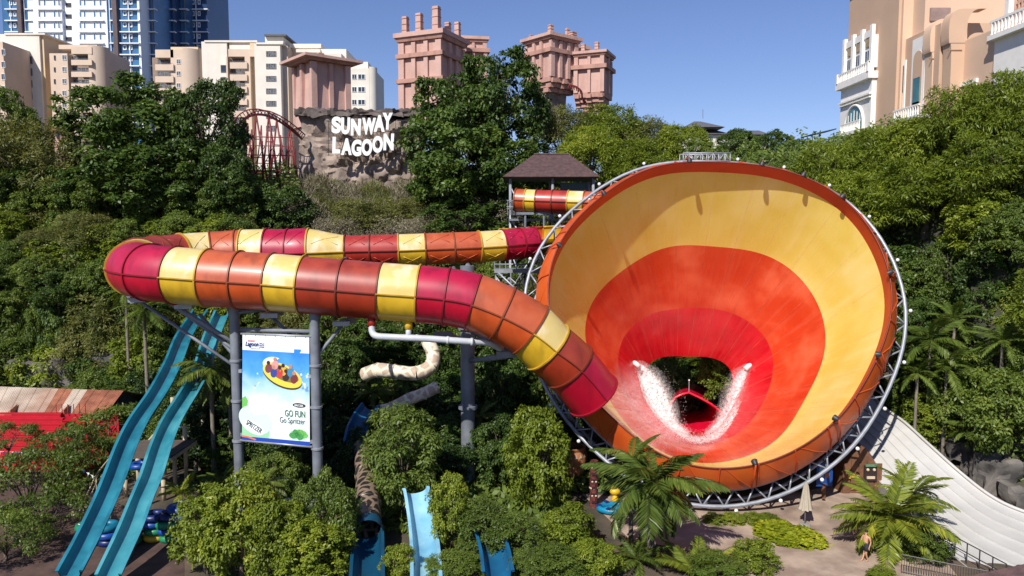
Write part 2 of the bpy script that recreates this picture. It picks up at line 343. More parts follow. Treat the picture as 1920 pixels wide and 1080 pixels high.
    MB().tube(sub(bc), .11, 7, closed=True).build('ring_chord', STEEL, root, True)
    for k in range(96):
        i = k * 2; a, b = (oc, ic) if k % 2 else (ic, oc)
        MB().tube([a[i], b[(i + 2) % NA]], .055, 6).build('truss_brace', STEEL, root, True)
        if k % 2: MB().tube([oc[i], bc[(i + 2) % NA]], .05, 6).build('truss_brace', STEEL, root, True)
    # top service frame
    tr = MB(); tp = [P(x, 302, 52.3) for x in (1281, 1325, 1369)]
    for dy in (0, 1.1):
        for z in (0, .55):
            tr.tube([tp[0] + Vector((0, dy, z)), tp[2] + Vector((0, dy, z))], .05, 6)
    for i in range(9):
        q = tp[0].lerp(tp[2], i / 8)
        for dy in (0, 1.1): tr.tube([q + Vector((0, dy, -.35)), q + Vector((0, dy, .55))], .035, 5)
        if i < 8: q2 = tp[0].lerp(tp[2], (i + 1) / 8); tr.tube([q + Vector((0, 0, .55 * (i % 2))), q2 + Vector((0, 0, .55 * (1 - i % 2)))], .03, 5)
    tr.build('service_frame', STEEL, root, True)
    # floodlights on the rim, white bulbs on the truss
    for px, py in ((1050, 463), (1575, 378), (1661, 511), (1641, 662), (1567, 787), (1413, 868), (1290, 310), (1426, 312), (1508, 330), (1128, 356)):
        p = min(K0, key=lambda q: (Vector(proj(q)) - Vector((px, py))).length); i = K0.index(p); rad = (p - c0).normalized()
        q = p - AX * .45 + rad * .1; b = MB()
        b.tube([LB[i] + rad * .06, mid[i] + rad * .12 - AX * .05, q], .05, 6); ar = b.build('lamp_arm', FLIPIN, root, True)
        h = MB(); dirn = (-rad * .8 + AX * .5).normalized(); h.tube([q, q + dirn * .12, q + dirn * .32], [.07, .16, .19], 10); h.build('lamp_head', DARKM, ar, 40)
    bm_ = proto_mesh(MB().ball((0, 0, 0), .12, 8, 6), 'bulb', WHITE, True)
    for k in range(0, 48):
        if k % 2: inst('bulb', bm_, root, oc[k * 4] + (oc[k * 4] - c0).normalized() * .3 - AX * .12)
    return root
def proj(p):
    d = p - Vector((0, 0, CAMH)); x = d.x; f = d.y * _cp - d.z * _sp; u = d.y * _sp + d.z * _cp
    return (960 + F * x / f, 540 - F * u / f)
build_funnel()

# ------------------------------------------------------------------ tube slide
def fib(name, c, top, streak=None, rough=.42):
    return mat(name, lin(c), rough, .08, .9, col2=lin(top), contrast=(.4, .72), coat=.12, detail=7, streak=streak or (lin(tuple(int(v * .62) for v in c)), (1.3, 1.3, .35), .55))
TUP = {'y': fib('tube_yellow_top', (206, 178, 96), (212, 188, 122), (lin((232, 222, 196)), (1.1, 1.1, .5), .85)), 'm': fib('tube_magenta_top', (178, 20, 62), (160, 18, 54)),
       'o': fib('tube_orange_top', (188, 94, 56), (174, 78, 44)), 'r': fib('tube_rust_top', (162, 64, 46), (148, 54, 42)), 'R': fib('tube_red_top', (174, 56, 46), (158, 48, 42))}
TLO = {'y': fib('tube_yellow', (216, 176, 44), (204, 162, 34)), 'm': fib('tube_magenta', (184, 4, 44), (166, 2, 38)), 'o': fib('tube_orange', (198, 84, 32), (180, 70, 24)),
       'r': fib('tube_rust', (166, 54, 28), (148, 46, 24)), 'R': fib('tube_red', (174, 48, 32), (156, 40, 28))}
RIBC = {'y': mat('flange_yellow', lin((190, 150, 40)), .5), 'm': mat('flange_magenta', lin((140, 10, 34)), .5), 'o': mat('flange_orange', lin((140, 66, 30)), .5), 'r': mat('flange_rust', lin((116, 44, 26)), .5)}
RIBC['R'] = RIBC['r']
def tube_slide(root, bounds, cols, K=6, n=36, seam=None, arc=None, ribs=True):
    """bounds: (point, radius) at each joint; one segment of two half shells between neighbours"""
    pts = crom([(*p, r) for p, r in bounds], K); m = len(pts); fr = []
    for i in range(m):
        p = Vector(pts[i][:3]); t = (Vector(pts[min(i + 1, m - 1)][:3]) - Vector(pts[max(i - 1, 0)][:3])).normalized()
        side = t.cross(Vector((0, 0, 1))).normalized(); up = side.cross(t).normalized(); fr.append((p, t, side, up, pts[i][3]))
    def ring(i, a0, a1, k, dr=0, al=0):
        p, t, s, u, r = fr[i]; r += dr
        return [p + t * al + s * (r * math.cos(a0 + (a1 - a0) * j / k)) + u * (r * math.sin(a0 + (a1 - a0) * j / k)) for j in range(k + 1)]
    for sgi, c in enumerate(cols):
        i0 = sgi * K; sa = seam[sgi] if seam else (0, math.pi); A0, A1 = sa
        idx = range(i0, i0 + K + 1)
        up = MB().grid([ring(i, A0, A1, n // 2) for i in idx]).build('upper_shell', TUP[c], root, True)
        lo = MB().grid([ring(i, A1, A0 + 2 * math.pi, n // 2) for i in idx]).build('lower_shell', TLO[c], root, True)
        for a in (A0, A1):                                  # lengthwise seam flange
            rws = []
            for i in idx:
                p, t, s, u, r = fr[i]; e = s * math.cos(a) + u * math.sin(a); w = u * math.cos(a) - s * math.sin(a)
                rws.append([p + e * (r - .01) + w * .035, p + e * (r + .1) + w * .03, p + e * (r + .1) - w * .03, p + e * (r - .01) - w * .035])
            MB().grid(rws).build('seam_flange', RIBC[c], lo)
        rws = [ring(i0, 0, 2 * math.pi * (1 - 1 / n), n - 1, d, al) for d, al in ((-.01, -.05), (.09, -.045), (.09, .045), (-.01, .05))]
        MB().grid(rws, closed=True).build('joint_flange', RIBC[c], up, 30)
        if ribs:                                            # moulded diagonal stiffeners
            for a, b, own in ((A0 + .25, A0 + 1.2, up), (A0 - .25, A0 - 1.15, lo)):
                for fl in (0, 1):
                    ln = []
                    for q in range(K + 1):
                        p, t, s, u, r = fr[i0 + q]; tt = q / K; tt = 1 - tt if fl else tt
                        if .08 < q / K < .92: an = a + (b - a) * tt; ln.append(p + (s * math.cos(an) + u * math.sin(an)) * (r + .006))
                    MB().tube(ln, .028, 4).build('stiffener', TUP[c] if own is up else TLO[c], own, True)
    p, t, s, u, r = fr[-1]
    rws = [ring(m - 1, 0, 2 * math.pi * (1 - 1 / n), n - 1, d, al) for d, al in ((-.01, -.05), (.09, -.045), (.09, .045), (-.01, .05))]
    MB().grid(rws, closed=True).build('joint_flange', RIBC[cols[-1]], root, 30)
    return fr
def build_tube():
    root = thing('tube_slide', 'long looping enclosed tube slide in magenta, yellow, orange and rust segments', 'water slide', (-14, 46, 0))
    B = []; r = 1.62
    for px, py, d in ((1112, 741, 43.3), (1067, 686, 42.7), (1027, 651, 42.3), (993, 618, 42.1), (941, 588, 42), (887, 566, 42), (837, 556, 42), (785, 551, 42), (714, 546, 42), (641, 540, 42), (568, 534, 42), (510, 529, 42.1), (449, 525, 42.2), (389, 521, 42.3)):
        B.append((P(px, py, d), r))
    X, D, rt = -18.75, 46.7, 4.3; z0, z1 = P(342, 517, 42.4).z, P(450, 476, 51).z
    for ph in (5, 30, 57, 82, 107, 132, 157, 180):
        a = R(ph); B.append((Vector((X - rt * math.sin(a), D - rt * math.cos(a), z0 + (z1 - z0) * ph / 180)), r))
    cols = 'mryoommyrryooymmyrryoo'
    cols = 'mry' + 'oo' + 'mm' + 'y' + 'rr' + 'y' + 'oo' + 'y' + 'mm' + 'y' + 'rr' + 'y' + 'o'
    for px, py, d, rr in ((456, 475, 51.1, r), (501, 474, 51.2, r), (541, 474, 51.3, r), (581, 473, 51.4, r), (648, 471, 51.6, 1.1), (694, 470, 51.8, 1.1), (747, 469, 52, 1.1), (797, 467, 52.3, 1.1), (850, 465, 52.6, 1.1), (898, 463, 53, 1.1), (942, 460, 53.5, 1.1), (974, 457, 54, 1.1), (1000, 455, 54.5, 1.1)):
        B.append((P(px, py, d), rr))
    cols += 'oymmy' + 'RR' + 'y' + 'oo' + 'y' + 'mm'
    cols = cols[:len(B) - 1]
    assert len(cols) == len(B) - 1, (len(cols), len(B))
    fr = tube_slide(root, B, cols)
    return root, fr
TUBE, TFR = build_tube()
# ------------------------------------------------------------------ vegetation
LM = {'dark': leaf_mat('leaf_dark', (.033, .062, .013), (.092, .155, .028), (.16, .215, .038), .34),
      'mid': leaf_mat('leaf_mid', (.065, .102, .018), (.155, .22, .038), (.22, .27, .05), .38),
      'olive': leaf_mat('leaf_olive', (.095, .105, .03), (.20, .215, .06), (.26, .255, .085), .34),
      'bright': leaf_mat('leaf_bright', (.10, .14, .014), (.22, .285, .03), (.34, .37, .045), .38),
      'deep': leaf_mat('leaf_painted_shade', (.016, .034, .009), (.045, .085, .018), (.08, .12, .025), .25),  # thicket leaves: shade under canopy and tube painted into the colour
      'lime': leaf_mat('leaf_lime', (.14, .19, .01), (.34, .37, .02), (.45, .44, .04), .3),
      'dry': leaf_mat('leaf_dry', (.17, .15, .095), (.29, .26, .175), (.36, .32, .22), .2),
      'palm': leaf_mat('leaf_palm', (.05, .085, .015), (.13, .18, .03), (.24, .25, .06), .3, .35),
      'gold': leaf_mat('leaf_palm_gold', (.09, .13, .02), (.24, .28, .03), (.42, .38, .05), .32, .35)}
def leaf_mesh(name, pos, axis, nrm, L, Wd, m, rng, rnd=None):
    """rhombic leaves: pos (base), axis (unit), nrm (unit), lengths L, widths Wd"""
    n = len(pos); side = np.cross(axis, nrm); side /= np.linalg.norm(side, axis=1, keepdims=True) + 1e-9
    L = L[:, None]; Wd = Wd[:, None]; nn = np.cross(side, axis)
    v = np.empty((n, 4, 3)); v[:, 0] = pos; v[:, 1] = pos + axis * L * .45 + side * Wd * .5 + nn * Wd * .12
    v[:, 2] = pos + axis * L; v[:, 3] = pos + axis * L * .45 - side * Wd * .5 + nn * Wd * .12
    me = bpy.data.meshes.new(name); me.vertices.add(n * 4); me.vertices.foreach_set('co', v.reshape(-1))
    me.loops.add(n * 4); me.loops.foreach_set('vertex_index', np.arange(n * 4, dtype=np.int32))
    me.polygons.add(n); me.polygons.foreach_set('loop_start', np.arange(n, dtype=np.int32) * 4); me.polygons.foreach_set('loop_total', np.full(n, 4, dtype=np.int32))
    at = me.attributes.new('rnd', 'FLOAT', 'FACE'); at.data.foreach_set('value', (rng.random(n) if rnd is None else rnd).astype(np.float32))
    me.materials.append(m); me.update(); me.validate(); return me
def unit(a): return a / (np.linalg.norm(a, axis=-1, keepdims=True) + 1e-9)
def crown_mesh(name, seed, m, r0=4.0, squash=(1, 1, .85), lobes=14, clumps=14, leaves=70, L=.3, Wd=.15, lobe_r=(.3, .48), clump_r=.17, droop=.25, plume=0.0, spread=.62, low=-.45):
    g = np.random.default_rng(seed); P_, A_, N_, Rn = [], [], [], []
    lc = []
    for i in range(lobes):
        z = low + (1 - low) * (i + .5) / lobes + g.uniform(-.08, .08); a = i * 2.39996 + g.uniform(-.4, .4); q = math.sqrt(max(0, 1 - z * z))
        lc.append(np.array((q * math.cos(a), q * math.sin(a), z)) * spread * g.uniform(.8, 1.12))
    lr = g.uniform(*lobe_r, lobes)
    for i in range(lobes):
        d = unit(g.normal(size=(clumps, 3)) + lc[i] * 1.3 + np.array((0, 0, .25))); c = lc[i] + d * lr[i][..., None] * g.uniform(.75, 1.05, (clumps, 1)) if False else lc[i] + d * lr[i] * g.uniform(.7, 1.08, (clumps, 1))
        for k in range(clumps):
            n = int(leaves * g.uniform(.6, 1.3)); u = unit(g.normal(size=(n, 3)) + d[k] * .9 + np.array((0, 0, .35)))
            cr = clump_r * g.uniform(.6, 1.35)
            p = c[k] + u * cr * (g.random((n, 1)) ** .45) * np.array((1.15, 1.15, .75))
            nr = unit(u * .7 + np.array((0, 0, .65)) + g.normal(size=(n, 3)) * .45)
            ax = unit(np.cross(nr, g.normal(size=(n, 3)))); ax = unit(ax + u * (.35 + plume) - np.array((0, 0, droop + plume * .5)))
            P_.append(p); A_.append(ax); N_.append(nr); Rn.append(np.clip(g.normal(.5, .22, n) + g.uniform(-.28, .28), 0, 1))
    p = np.concatenate(P_) * r0 * np.array(squash); a = np.concatenate(A_); nn = np.concatenate(N_); n = len(p)
    l = L * g.uniform(.65, 1.3, n)
    return leaf_mesh(name, p, a, nn, l, l * Wd / L, m, g, np.concatenate(Rn))
def limb_mesh(name, seed, r0=4.0, n=7, squash=.85, thick=.11, twigs=3):
    rg = random.Random(seed); b = MB()
    for i in range(n):
        a = i * 2.4 + rg.uniform(-.4, .4); el = rg.uniform(.3, 1.2); L = r0 * rg.uniform(.6, .88)
        e = Vector((math.cos(a) * math.cos(el) * L, math.sin(a) * math.cos(el) * L, math.sin(el) * L * squash)); s = Vector((0, 0, -r0 * .55))
        mid = s.lerp(e, .5) + Vector((rg.uniform(-.3, .3), rg.uniform(-.3, .3), .1 * r0)); b.tube([s, s.lerp(mid, .5) + Vector((0, 0, .1)), mid, e], [thick, thick * .75, thick * .5, .02], 5)
        for k in range(twigs):
            q = s.lerp(e, rg.uniform(.45, .9)); b.tube([q, q + Vector((rg.uniform(-1, 1), rg.uniform(-1, 1), rg.uniform(.2, 1))) * r0 * .3], [thick * .35, .01], 4)
    return proto_mesh(b, name, BARK, True)
def trunk_mesh(name, seed, r=.16):              # unit length, from z=-1 (ground) to 0
    rg = random.Random(seed); n = 7; p = [Vector((rg.uniform(-.14, .14) if 0 < i < n - 1 else 0, rg.uniform(-.14, .14) if 0 < i < n - 1 else 0, -1 + i / (n - 1))) for i in range(n)]
    return proto_mesh(MB().tube(p, [r * (1.5 if i == 0 else 1.1 - .5 * i / (n - 1)) for i in range(n)], 8), name, BARK, True)
CROWN = {
 'dark': [crown_mesh('crown', 1 + i, LM['dark'], lobes=14, clumps=17, leaves=95, L=.28, Wd=.155, clump_r=.145, lobe_r=(.27, .46), spread=.66, low=-.7) for i in range(3)],
 'mid': [crown_mesh('crown', 11 + i, LM['mid'], lobes=14, clumps=15, leaves=85, L=.27, Wd=.135, clump_r=.15, squash=(1, 1, .75), lobe_r=(.26, .44), spread=.66) for i in range(3)],
 'olive': [crown_mesh('crown', 21 + i, LM['olive'], lobes=14, clumps=16, leaves=66, L=.34, Wd=.085, clump_r=.17, plume=.5, squash=(1, 1, .9)) for i in range(2)],
 'bamboo': [crown_mesh('crown', 31 + i, LM['bright'], lobes=16, clumps=18, leaves=62, L=.40, Wd=.10, clump_r=.15, plume=.7, droop=.4, squash=(1, 1, .95)) for i in range(2)],
 'bright': [crown_mesh('crown', 41 + i, LM['bright'], r0=2.2, lobes=14, clumps=16, leaves=56, L=.21, Wd=.105, clump_r=.16, squash=(1, 1, 1), low=-.8) for i in range(2)],
 'near': [crown_mesh('crown', 51 + i, LM['mid'], r0=2.2, lobes=13, clumps=15, leaves=64, L=.23, Wd=.085, clump_r=.18, droop=.6, plume=.35, squash=(1, 1, 1.2), low=-.8) for i in range(2)],
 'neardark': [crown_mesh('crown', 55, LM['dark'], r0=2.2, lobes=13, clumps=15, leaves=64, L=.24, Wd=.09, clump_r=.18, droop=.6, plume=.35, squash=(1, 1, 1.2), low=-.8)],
 'thick': [crown_mesh('crown', 57 + i, LM['deep'], r0=2.2, lobes=12, clumps=13, leaves=60, L=.26, Wd=.11, clump_r=.2, droop=.5, plume=.3, squash=(1, 1, 1.1), low=-.8) for i in range(2)],  # thicket crowns, in the leaf colour with shade painted in
 'sparse': [crown_mesh('crown', 61 + i, LM['mid'], r0=3, lobes=12, clumps=10, leaves=46, L=.24, Wd=.10, clump_r=.2, squash=(1.15, 1.15, .55), lobe_r=(.2, .34), spread=.75, low=-.3) for i in range(2)],
 'lime': [crown_mesh('crown', 71, LM['lime'], r0=1.0, lobes=12, clumps=10, leaves=30, L=.22, Wd=.13, clump_r=.2, squash=(1, 1, .6))],
 'dry': [crown_mesh('crown', 81 + i, LM['dry'], r0=3, lobes=12, clumps=10, leaves=40, L=.32, Wd=.05, clump_r=.3, plume=.4, squash=(1, 1, .8)) for i in range(2)],
}
R0 = {'dark': 4, 'mid': 4, 'olive': 4, 'bamboo': 4, 'bright': 2.2, 'near': 2.2, 'neardark': 2.2, 'thick': 2.2, 'sparse': 3, 'lime': 1, 'dry': 3}
SQ = {'dark': .85, 'mid': .75, 'olive': .9, 'bamboo': .95, 'bright': 1, 'near': 1.2, 'neardark': 1.2, 'thick': 1.1, 'sparse': .55, 'lime': .6, 'dry': .8}
LIMBS = [limb_mesh('limbs', 3 + i) for i in range(2)]; DRYLIMBS = [limb_mesh('limbs', 9 + i, n=16, thick=.07, twigs=9) for i in range(2)]
TRUNKS = [trunk_mesh('trunk', 5 + i) for i in range(3)]
rt = random.Random(77)
NAMES = {'dark': 'broadleaf_tree', 'mid': 'leafy_tree', 'olive': 'feathery_tree', 'bamboo': 'bamboo_clump', 'bright': 'bush', 'near': 'young_tree', 'neardark': 'young_tree', 'thick': 'young_tree', 'sparse': 'rain_tree', 'lime': 'shrub', 'dry': 'dry_brush'}
CATS = {'bamboo': 'bamboo', 'bright': 'bush', 'lime': 'shrub', 'dry': 'brush'}
def tree(kind, c, rx, rz, label, group=None, z0=None, rz_=None, trunk_r=1.0, skirt=False):
    """crown of half-width rx and half-height rz centred at c, trunk down to the ground"""
    base = terr(c.x, c.y) if z0 is None else z0
    base = min(base, c.z - rz * .6)
    t = thing(NAMES[kind], label, CATS.get(kind, 'tree'), (c.x, c.y, base), group)
    sx = rx / R0[kind] / 1.02; sz = rz / (R0[kind] * SQ[kind]) / 1.0; a = rt.uniform(0, 6.28) if rz_ is None else rz_
    inst('crown', rt.choice(CROWN[kind]), t, c, a, (sx, sx, sz))
    if kind not in ('lime',):
        s4 = rx / 4; inst('limbs', rt.choice(DRYLIMBS if kind == 'dry' else LIMBS), t, c, a, (s4, s4, rz / 3.4))
        h = c.z - rz * .5 - base + .3
        if h > .2:
            if skirt and h > 1.6: inst('lower_crown', rt.choice(CROWN[kind]), t, (c.x, c.y, base + h * .42), a + 1.3, (sx * .86, sx * .86, (h * .5) / (R0[kind] * SQ[kind])))
            k = max(.5, min(2.2, rx / 2.4)) * trunk_r; inst('trunk', rt.choice(TRUNKS), t, (c.x, c.y, base - .25 + h), a, (k, k, h))
    return t
def tree_px(kind, px, top, bot, w, d, label, group=None, **kw):
    d = min(d, gmax(bot) + .5) if bot > 900 else d
    c = P(px, (top + bot) / 2, d); return tree(kind, c, w / 2 * d / F, (bot - top) / 2 * d / F, label, group, **kw)

# --- skyline and feature trees
tree_px('dark', 245, 162, 345, 240, 79, 'wide bright-topped broadleaf tree in front of the curved beige apartments', skirt=True)
tree_px('dark', 385, 157, 350, 150, 78, 'dark round broadleaf tree left of the red roller coaster', skirt=True)
tree_px('dark', 300, 260, 420, 230, 76, 'dark broadleaf tree just above the loop of the tube slide')
tree_px('dark', 420, 270, 420, 110, 75, 'narrow dark broadleaf tree below the roller coaster supports')
tree_px('dark', 845, 150, 350, 180, 84, 'dark tall broadleaf tree right of the white sign letters', skirt=True)
tree_px('dark', 935, 108, 320, 180, 85, 'tallest dark broadleaf tree with a pointed top between the pink towers')
tree_px('dark', 880, 230, 400, 210, 81, 'dark broadleaf tree standing left of the hip-roofed tower', skirt=True)
tree_px('olive', 45, 225, 420, 200, 76, 'olive feathery tree at the left edge below the white apartment slab', skirt=True)
tree_px('mid', 10, 170, 330, 130, 80, 'light green tree at the left edge against the apartments')
for i, (x, t, b, w, d, k) in enumerate(((1055, 198, 340, 140, 88, 'olive'), (1140, 200, 345, 150, 87, 'bamboo'), (1215, 222, 345, 130, 86, 'olive'), (1275, 238, 345, 110, 83, 'bamboo'), (1105, 240, 360, 130, 80, 'bamboo'), (1195, 265, 360, 120, 78, 'bamboo'))):
    tree_px(k, x, t, b, w, d, ['olive plume of feathery growth under the bracketed pink tower', 'yellow-green bamboo directly below the smaller pink tower', 'olive feathery tree in the middle of the skyline right of the towers', 'yellow-green bamboo left of the far grey roofs', 'yellow-green bamboo behind the hip-roofed tower', 'yellow-green bamboo just above the left shoulder of the funnel'][i])
tree_px('mid', 1320, 268, 350, 90, 76, 'green tree beneath the far grey roof')
for i, (x, t, b, w, d) in enumerate(((1385, 243, 320, 80, 92), (1445, 247, 320, 80, 95), (1500, 262, 330, 70, 90))):
    tree_px('dark', x, t, b, w, d, ['small dark tree on the skyline beside the far grey roof', 'small dark tree on the skyline, middle of three', 'small dark tree on the skyline nearest the sandy hotel'][i])
GB = 'yellow-green bamboo on the hill below the hotel'
for i, (x, t, b, w, d) in enumerate(((1555, 272, 420, 130, 66), (1630, 245, 420, 150, 66), (1715, 225, 400, 150, 63), (1800, 165, 360, 150, 60), (1880, 140, 350, 150, 58), (1860, 260, 420, 180, 56), (1740, 300, 450, 180, 59), (1600, 330, 470, 150, 62), (1535, 310, 420, 100, 68))):
    tree_px('bamboo', x, t, b, w, d, 'yellow-green bamboo clump on the right hilltop below the sandy hotel', GB)
# --- hillsides filled with trees
def skyline(px):
    xs = [-200, 0, 120, 460, 470, 550, 560, 790, 800, 940, 950, 1120, 1130, 1300, 1500, 1560, 1700, 1920, 2300]
    ys = [255, 255, 290, 330, 350, 345, 352, 352, 345, 345, 352, 352, 300, 300, 300, 330, 300, 250, 230]
    return float(np.interp(px, xs, ys))
def hill_fill():
    rg = random.Random(5); n = 0; L_ = 'green leafy tree on the left hillside'; n2 = {'left': 'trees of the left hillside wood', 'right': 'trees of the right hillside wood', 'mid': 'trees behind the tube slide'}
    for y in np.arange(66, 98, 3.8):
        for x in np.arange(-58, 60, 4.4):
            X = x + rg.uniform(-1.8, 1.8); Y = y + rg.uniform(-1.6, 1.6); h = terr(X, Y)
            if h < .6 or Y > 96: continue
            if -3 < X < 11 and 58 < Y < 74: continue                                # slide tower
            if X > 34 and Y > 72: continue                                          # hotel
            r = rg.uniform(2.7, 4.2); hz = r * rg.uniform(.75, 1.0); c = Vector((X, Y, h + hz * .8 + rg.uniform(0, .9)))
            px, py = proj(c + Vector((0, 0, hz)))
            if px < -130 or px > 2050: continue
            lim = skyline(px)
            if py < lim:
                dz = (lim - py) * Y / F; c.z -= dz
                if c.z < h - .5 * hz: continue
            side = 'left' if px < 470 else ('right' if px > 1230 else 'mid')
            if 545 < px < 945 and py < 450: k = 'dry' if rg.random() < .8 else 'olive'; r *= .8; hz *= .7
            else: k = rg.choices(['mid', 'olive', 'dark', 'bamboo'], {'left': [6, 2.2, 1.5, .6], 'right': [6, 1, 2.5, 2.5], 'mid': [4, 3, 2, 1]}[side])[0]
            if k == 'dry': lab, gr = 'grey-brown leafless brush on the slope under the sign', 'dry brush under the sign'
            else:
                lab = {'mid': 'mid green leafy tree', 'olive': 'olive feathery tree', 'dark': 'dark broadleaf tree', 'bamboo': 'yellow-green bamboo clump'}[k] + {'left': ' on the left hillside', 'right': ' on the right hillside', 'mid': ' on the slope behind the tube slide'}[side]
                gr = n2[side]
            tree(k, c, r, hz, lab, gr, skirt=True)
    # right hillside, lower part facing the funnel
    for y in np.arange(41, 66, 3.2):
        for x in np.arange(24, 54, 3.6):
            X = x + rg.uniform(-1.5, 1.5); Y = y + rg.uniform(-1.5, 1.5); h = terr(X, Y)
            if h < 1.2: continue
            r = rg.uniform(2.2, 3.6); hz = r * rg.uniform(.8, 1.05); c = Vector((X, Y, h + hz * .75)); px, py = proj(c + Vector((0, 0, hz)))
            if px > 2060: continue
            if py < skyline(px): c.z -= (skyline(px) - py) * Y / F
            if c.z < h - .6 * hz: continue
            k = rg.choices(['mid', 'dark', 'bamboo', 'bright'], [5, 2, 2, 1.5])[0]
            tree(k, c, r, hz, {'mid': 'mid green leafy tree', 'dark': 'dark broadleaf tree', 'bamboo': 'yellow-green bamboo clump', 'bright': 'bright green bush'}[k] + ' on the bank right of the funnel', 'growth on the bank right of the funnel', skirt=True)
hill_fill()
# --- understory of the left hillside
rgu = random.Random(31)
for i, px_ in enumerate(range(-30, 470, 34)):
    for j in range(3):
        y0 = 330 + j * 85 + rgu.uniform(-25, 25); k = ['mid', 'olive', 'mid', 'bright', 'dark', 'mid'][(i * 2 + j) % 6]; w = rgu.uniform(75, 115)
        tree_px(k, px_ + rgu.uniform(-12, 12), y0, y0 + w * .8, w, 74.5 - j * 3.2 + rgu.uniform(-.8, .8), {'mid': 'mid green leafy tree', 'olive': 'olive feathery tree', 'bright': 'bright green bush', 'dark': 'dark broadleaf tree'}[k] + ' on the left hillside', 'trees of the left hillside wood', skirt=True)
# --- growth in the middle ground, behind columns and poster
MG = 'trees under the tube slide'
for x, t, b, w, d, k, lab in ((640, 640, 800, 130, 55, 'dark', 'dark tree right of the poster behind the pole'), (735, 690, 800, 120, 56, 'mid', 'mid green tree below the patterned tube slide'), (830, 640, 800, 110, 58, 'dark', 'dark tree behind the thick single column'), (935, 650, 820, 130, 52, 'dark', 'dark tree right of the thick single column'), (990, 690, 850, 100, 54, 'mid', 'mid green tree below the bend of the tube slide'),
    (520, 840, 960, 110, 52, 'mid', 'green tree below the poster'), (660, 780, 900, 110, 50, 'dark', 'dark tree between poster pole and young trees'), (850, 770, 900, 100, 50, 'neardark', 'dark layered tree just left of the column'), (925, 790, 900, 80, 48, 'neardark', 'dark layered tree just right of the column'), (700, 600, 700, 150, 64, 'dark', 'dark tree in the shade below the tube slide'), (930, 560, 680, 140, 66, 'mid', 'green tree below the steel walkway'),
    (450, 620, 760, 90, 60, 'mid', 'green tree behind the left poster pole'), (400, 640, 740, 80, 66, 'dark', 'dark tree at the head of the turquoise slides'), (630, 560, 690, 130, 66, 'mid', 'green tree behind the right poster pole'), (1060, 560, 720, 110, 66, 'mid', 'green tree behind the steel stairs'),
    (1240, 655, 800, 120, 68, 'mid', 'leafy tree seen through the hole of the funnel'), (1352, 640, 752, 90, 64.5, 'bright', 'sunlit bush seen through the hole of the funnel'), (1300, 640, 740, 110, 74, 'dark', 'dark tree farthest behind the hole of the funnel')):
    tree_px(k, x, t, b, w, d, lab)
for x, t, b, w, d, k, lab in ((1765, 450, 600, 130, 56, 'mid', 'mid green tree in the middle of the right bank'), (1850, 470, 620, 140, 54, 'dark', 'dark tree in the middle of the right bank'), (1915, 520, 680, 130, 52, 'bamboo', 'yellow-green bamboo at the right edge of the bank'), (1735, 740, 830, 100, 50.5, 'bright', 'bright bush on the bank just above the upper white slide'), (1800, 720, 820, 110, 50, 'mid', 'green tree on the bank above the boulders'), (1880, 720, 830, 120, 49, 'bright', 'bright bush above the large boulder'), (1720, 560, 680, 90, 54, 'dark', 'dark tree directly right of the ring truss'), (1810, 610, 720, 120, 53, 'mid', 'green tree behind the bank palms'), (1905, 620, 720, 100, 50, 'mid', 'green tree at the right edge above the boulders')):
    tree_px(k, x, t, b, w, d, lab, skirt=True)
# --- left middle ground: wood at the foot of the hill
for i in range(16):
    x = -44 + i * 2.3; y = 63.5 + (i * 7 % 5) * .6; 
    if -30 < x * 1400 / y / 14 < -29: pass
    k = ['mid', 'bright', 'mid', 'dark'][i % 4]; r = 2.6 + (i * 3 % 4) * .3
    tree(k, Vector((x, y + 2, 2.4 + (i % 3) * .8)), r, r * .95, {'mid': 'mid green leafy tree', 'bright': 'bright green bush', 'dark': 'dark broadleaf tree'}[k] + ' along the foot of the left hillside', 'growth at the foot of the left hillside', z0=0, skirt=True)
# --- foreground
for x, t, b, w, d, k, lab in ((385, 915, 1085, 130, 37.5, 'bright', 'bright green bush at the bottom beside the turquoise slide foot'), (455, 885, 1090, 150, 38.2, 'bright', 'large bright green bush at the foot of the left poster pole'), (520, 925, 1095, 130, 36.8, 'bright', 'bright green bush low between the poster poles'), (612, 880, 1060, 130, 37.6, 'mid', 'green bush at the foot of the right poster pole'), (585, 970, 1095, 150, 36, 'bright', 'lowest bright green bush below the right poster pole'), (655, 915, 1000, 70, 40, 'mid', 'small green bush left of the dark tube mouth'),
    (755, 752, 965, 150, 42, 'near', 'young tree with drooping glossy leaves and a pale trunk'), (845, 885, 1045, 85, 39, 'bright', 'small light green leafy tree in front of the column foot'), (905, 930, 1050, 110, 41, 'near', 'green shrub right of the column foot'), (1008, 760, 965, 130, 43.5, 'bright', 'slender tree with a grey trunk left of the totem pole'), (960, 960, 1060, 110, 41, 'near', 'low green shrub below the slender tree'),
    (1065, 945, 1040, 110, 40, 'bright', 'green shrub beside the totem pole'), (1045, 1020, 1100, 120, 37.5, 'near', 'reddish green hedge at the bottom centre'), (1115, 1010, 1090, 100, 37, 'bright', 'hedge shrub left of the coconut palm'), (745, 1020, 1100, 70, 37.5, 'bright', 'light green shrub between the dark tube and the pale slide'), (850, 1030, 1100, 110, 37, 'near', 'shrub right of the pale blue slide'), (985, 1030, 1100, 70, 36.8, 'near', 'grassy shrub left of the low stone wall'),
    (1415, 1010, 1075, 90, 37.8, 'bright', 'rounded shrub with purple flowers beside the paved path'), (1345, 1030, 1095, 110, 36.5, 'near', 'dark green shrub right of the coconut palm'),
    (1735, 985, 1060, 90, 38.5, 'near', 'round shrub at the edge of the white slide'), (1655, 1065, 1100, 60, 36.3, 'bright', 'small shrub at the foot of the right palms')):
    tree_px(k, x, t, b, w, d, lab)
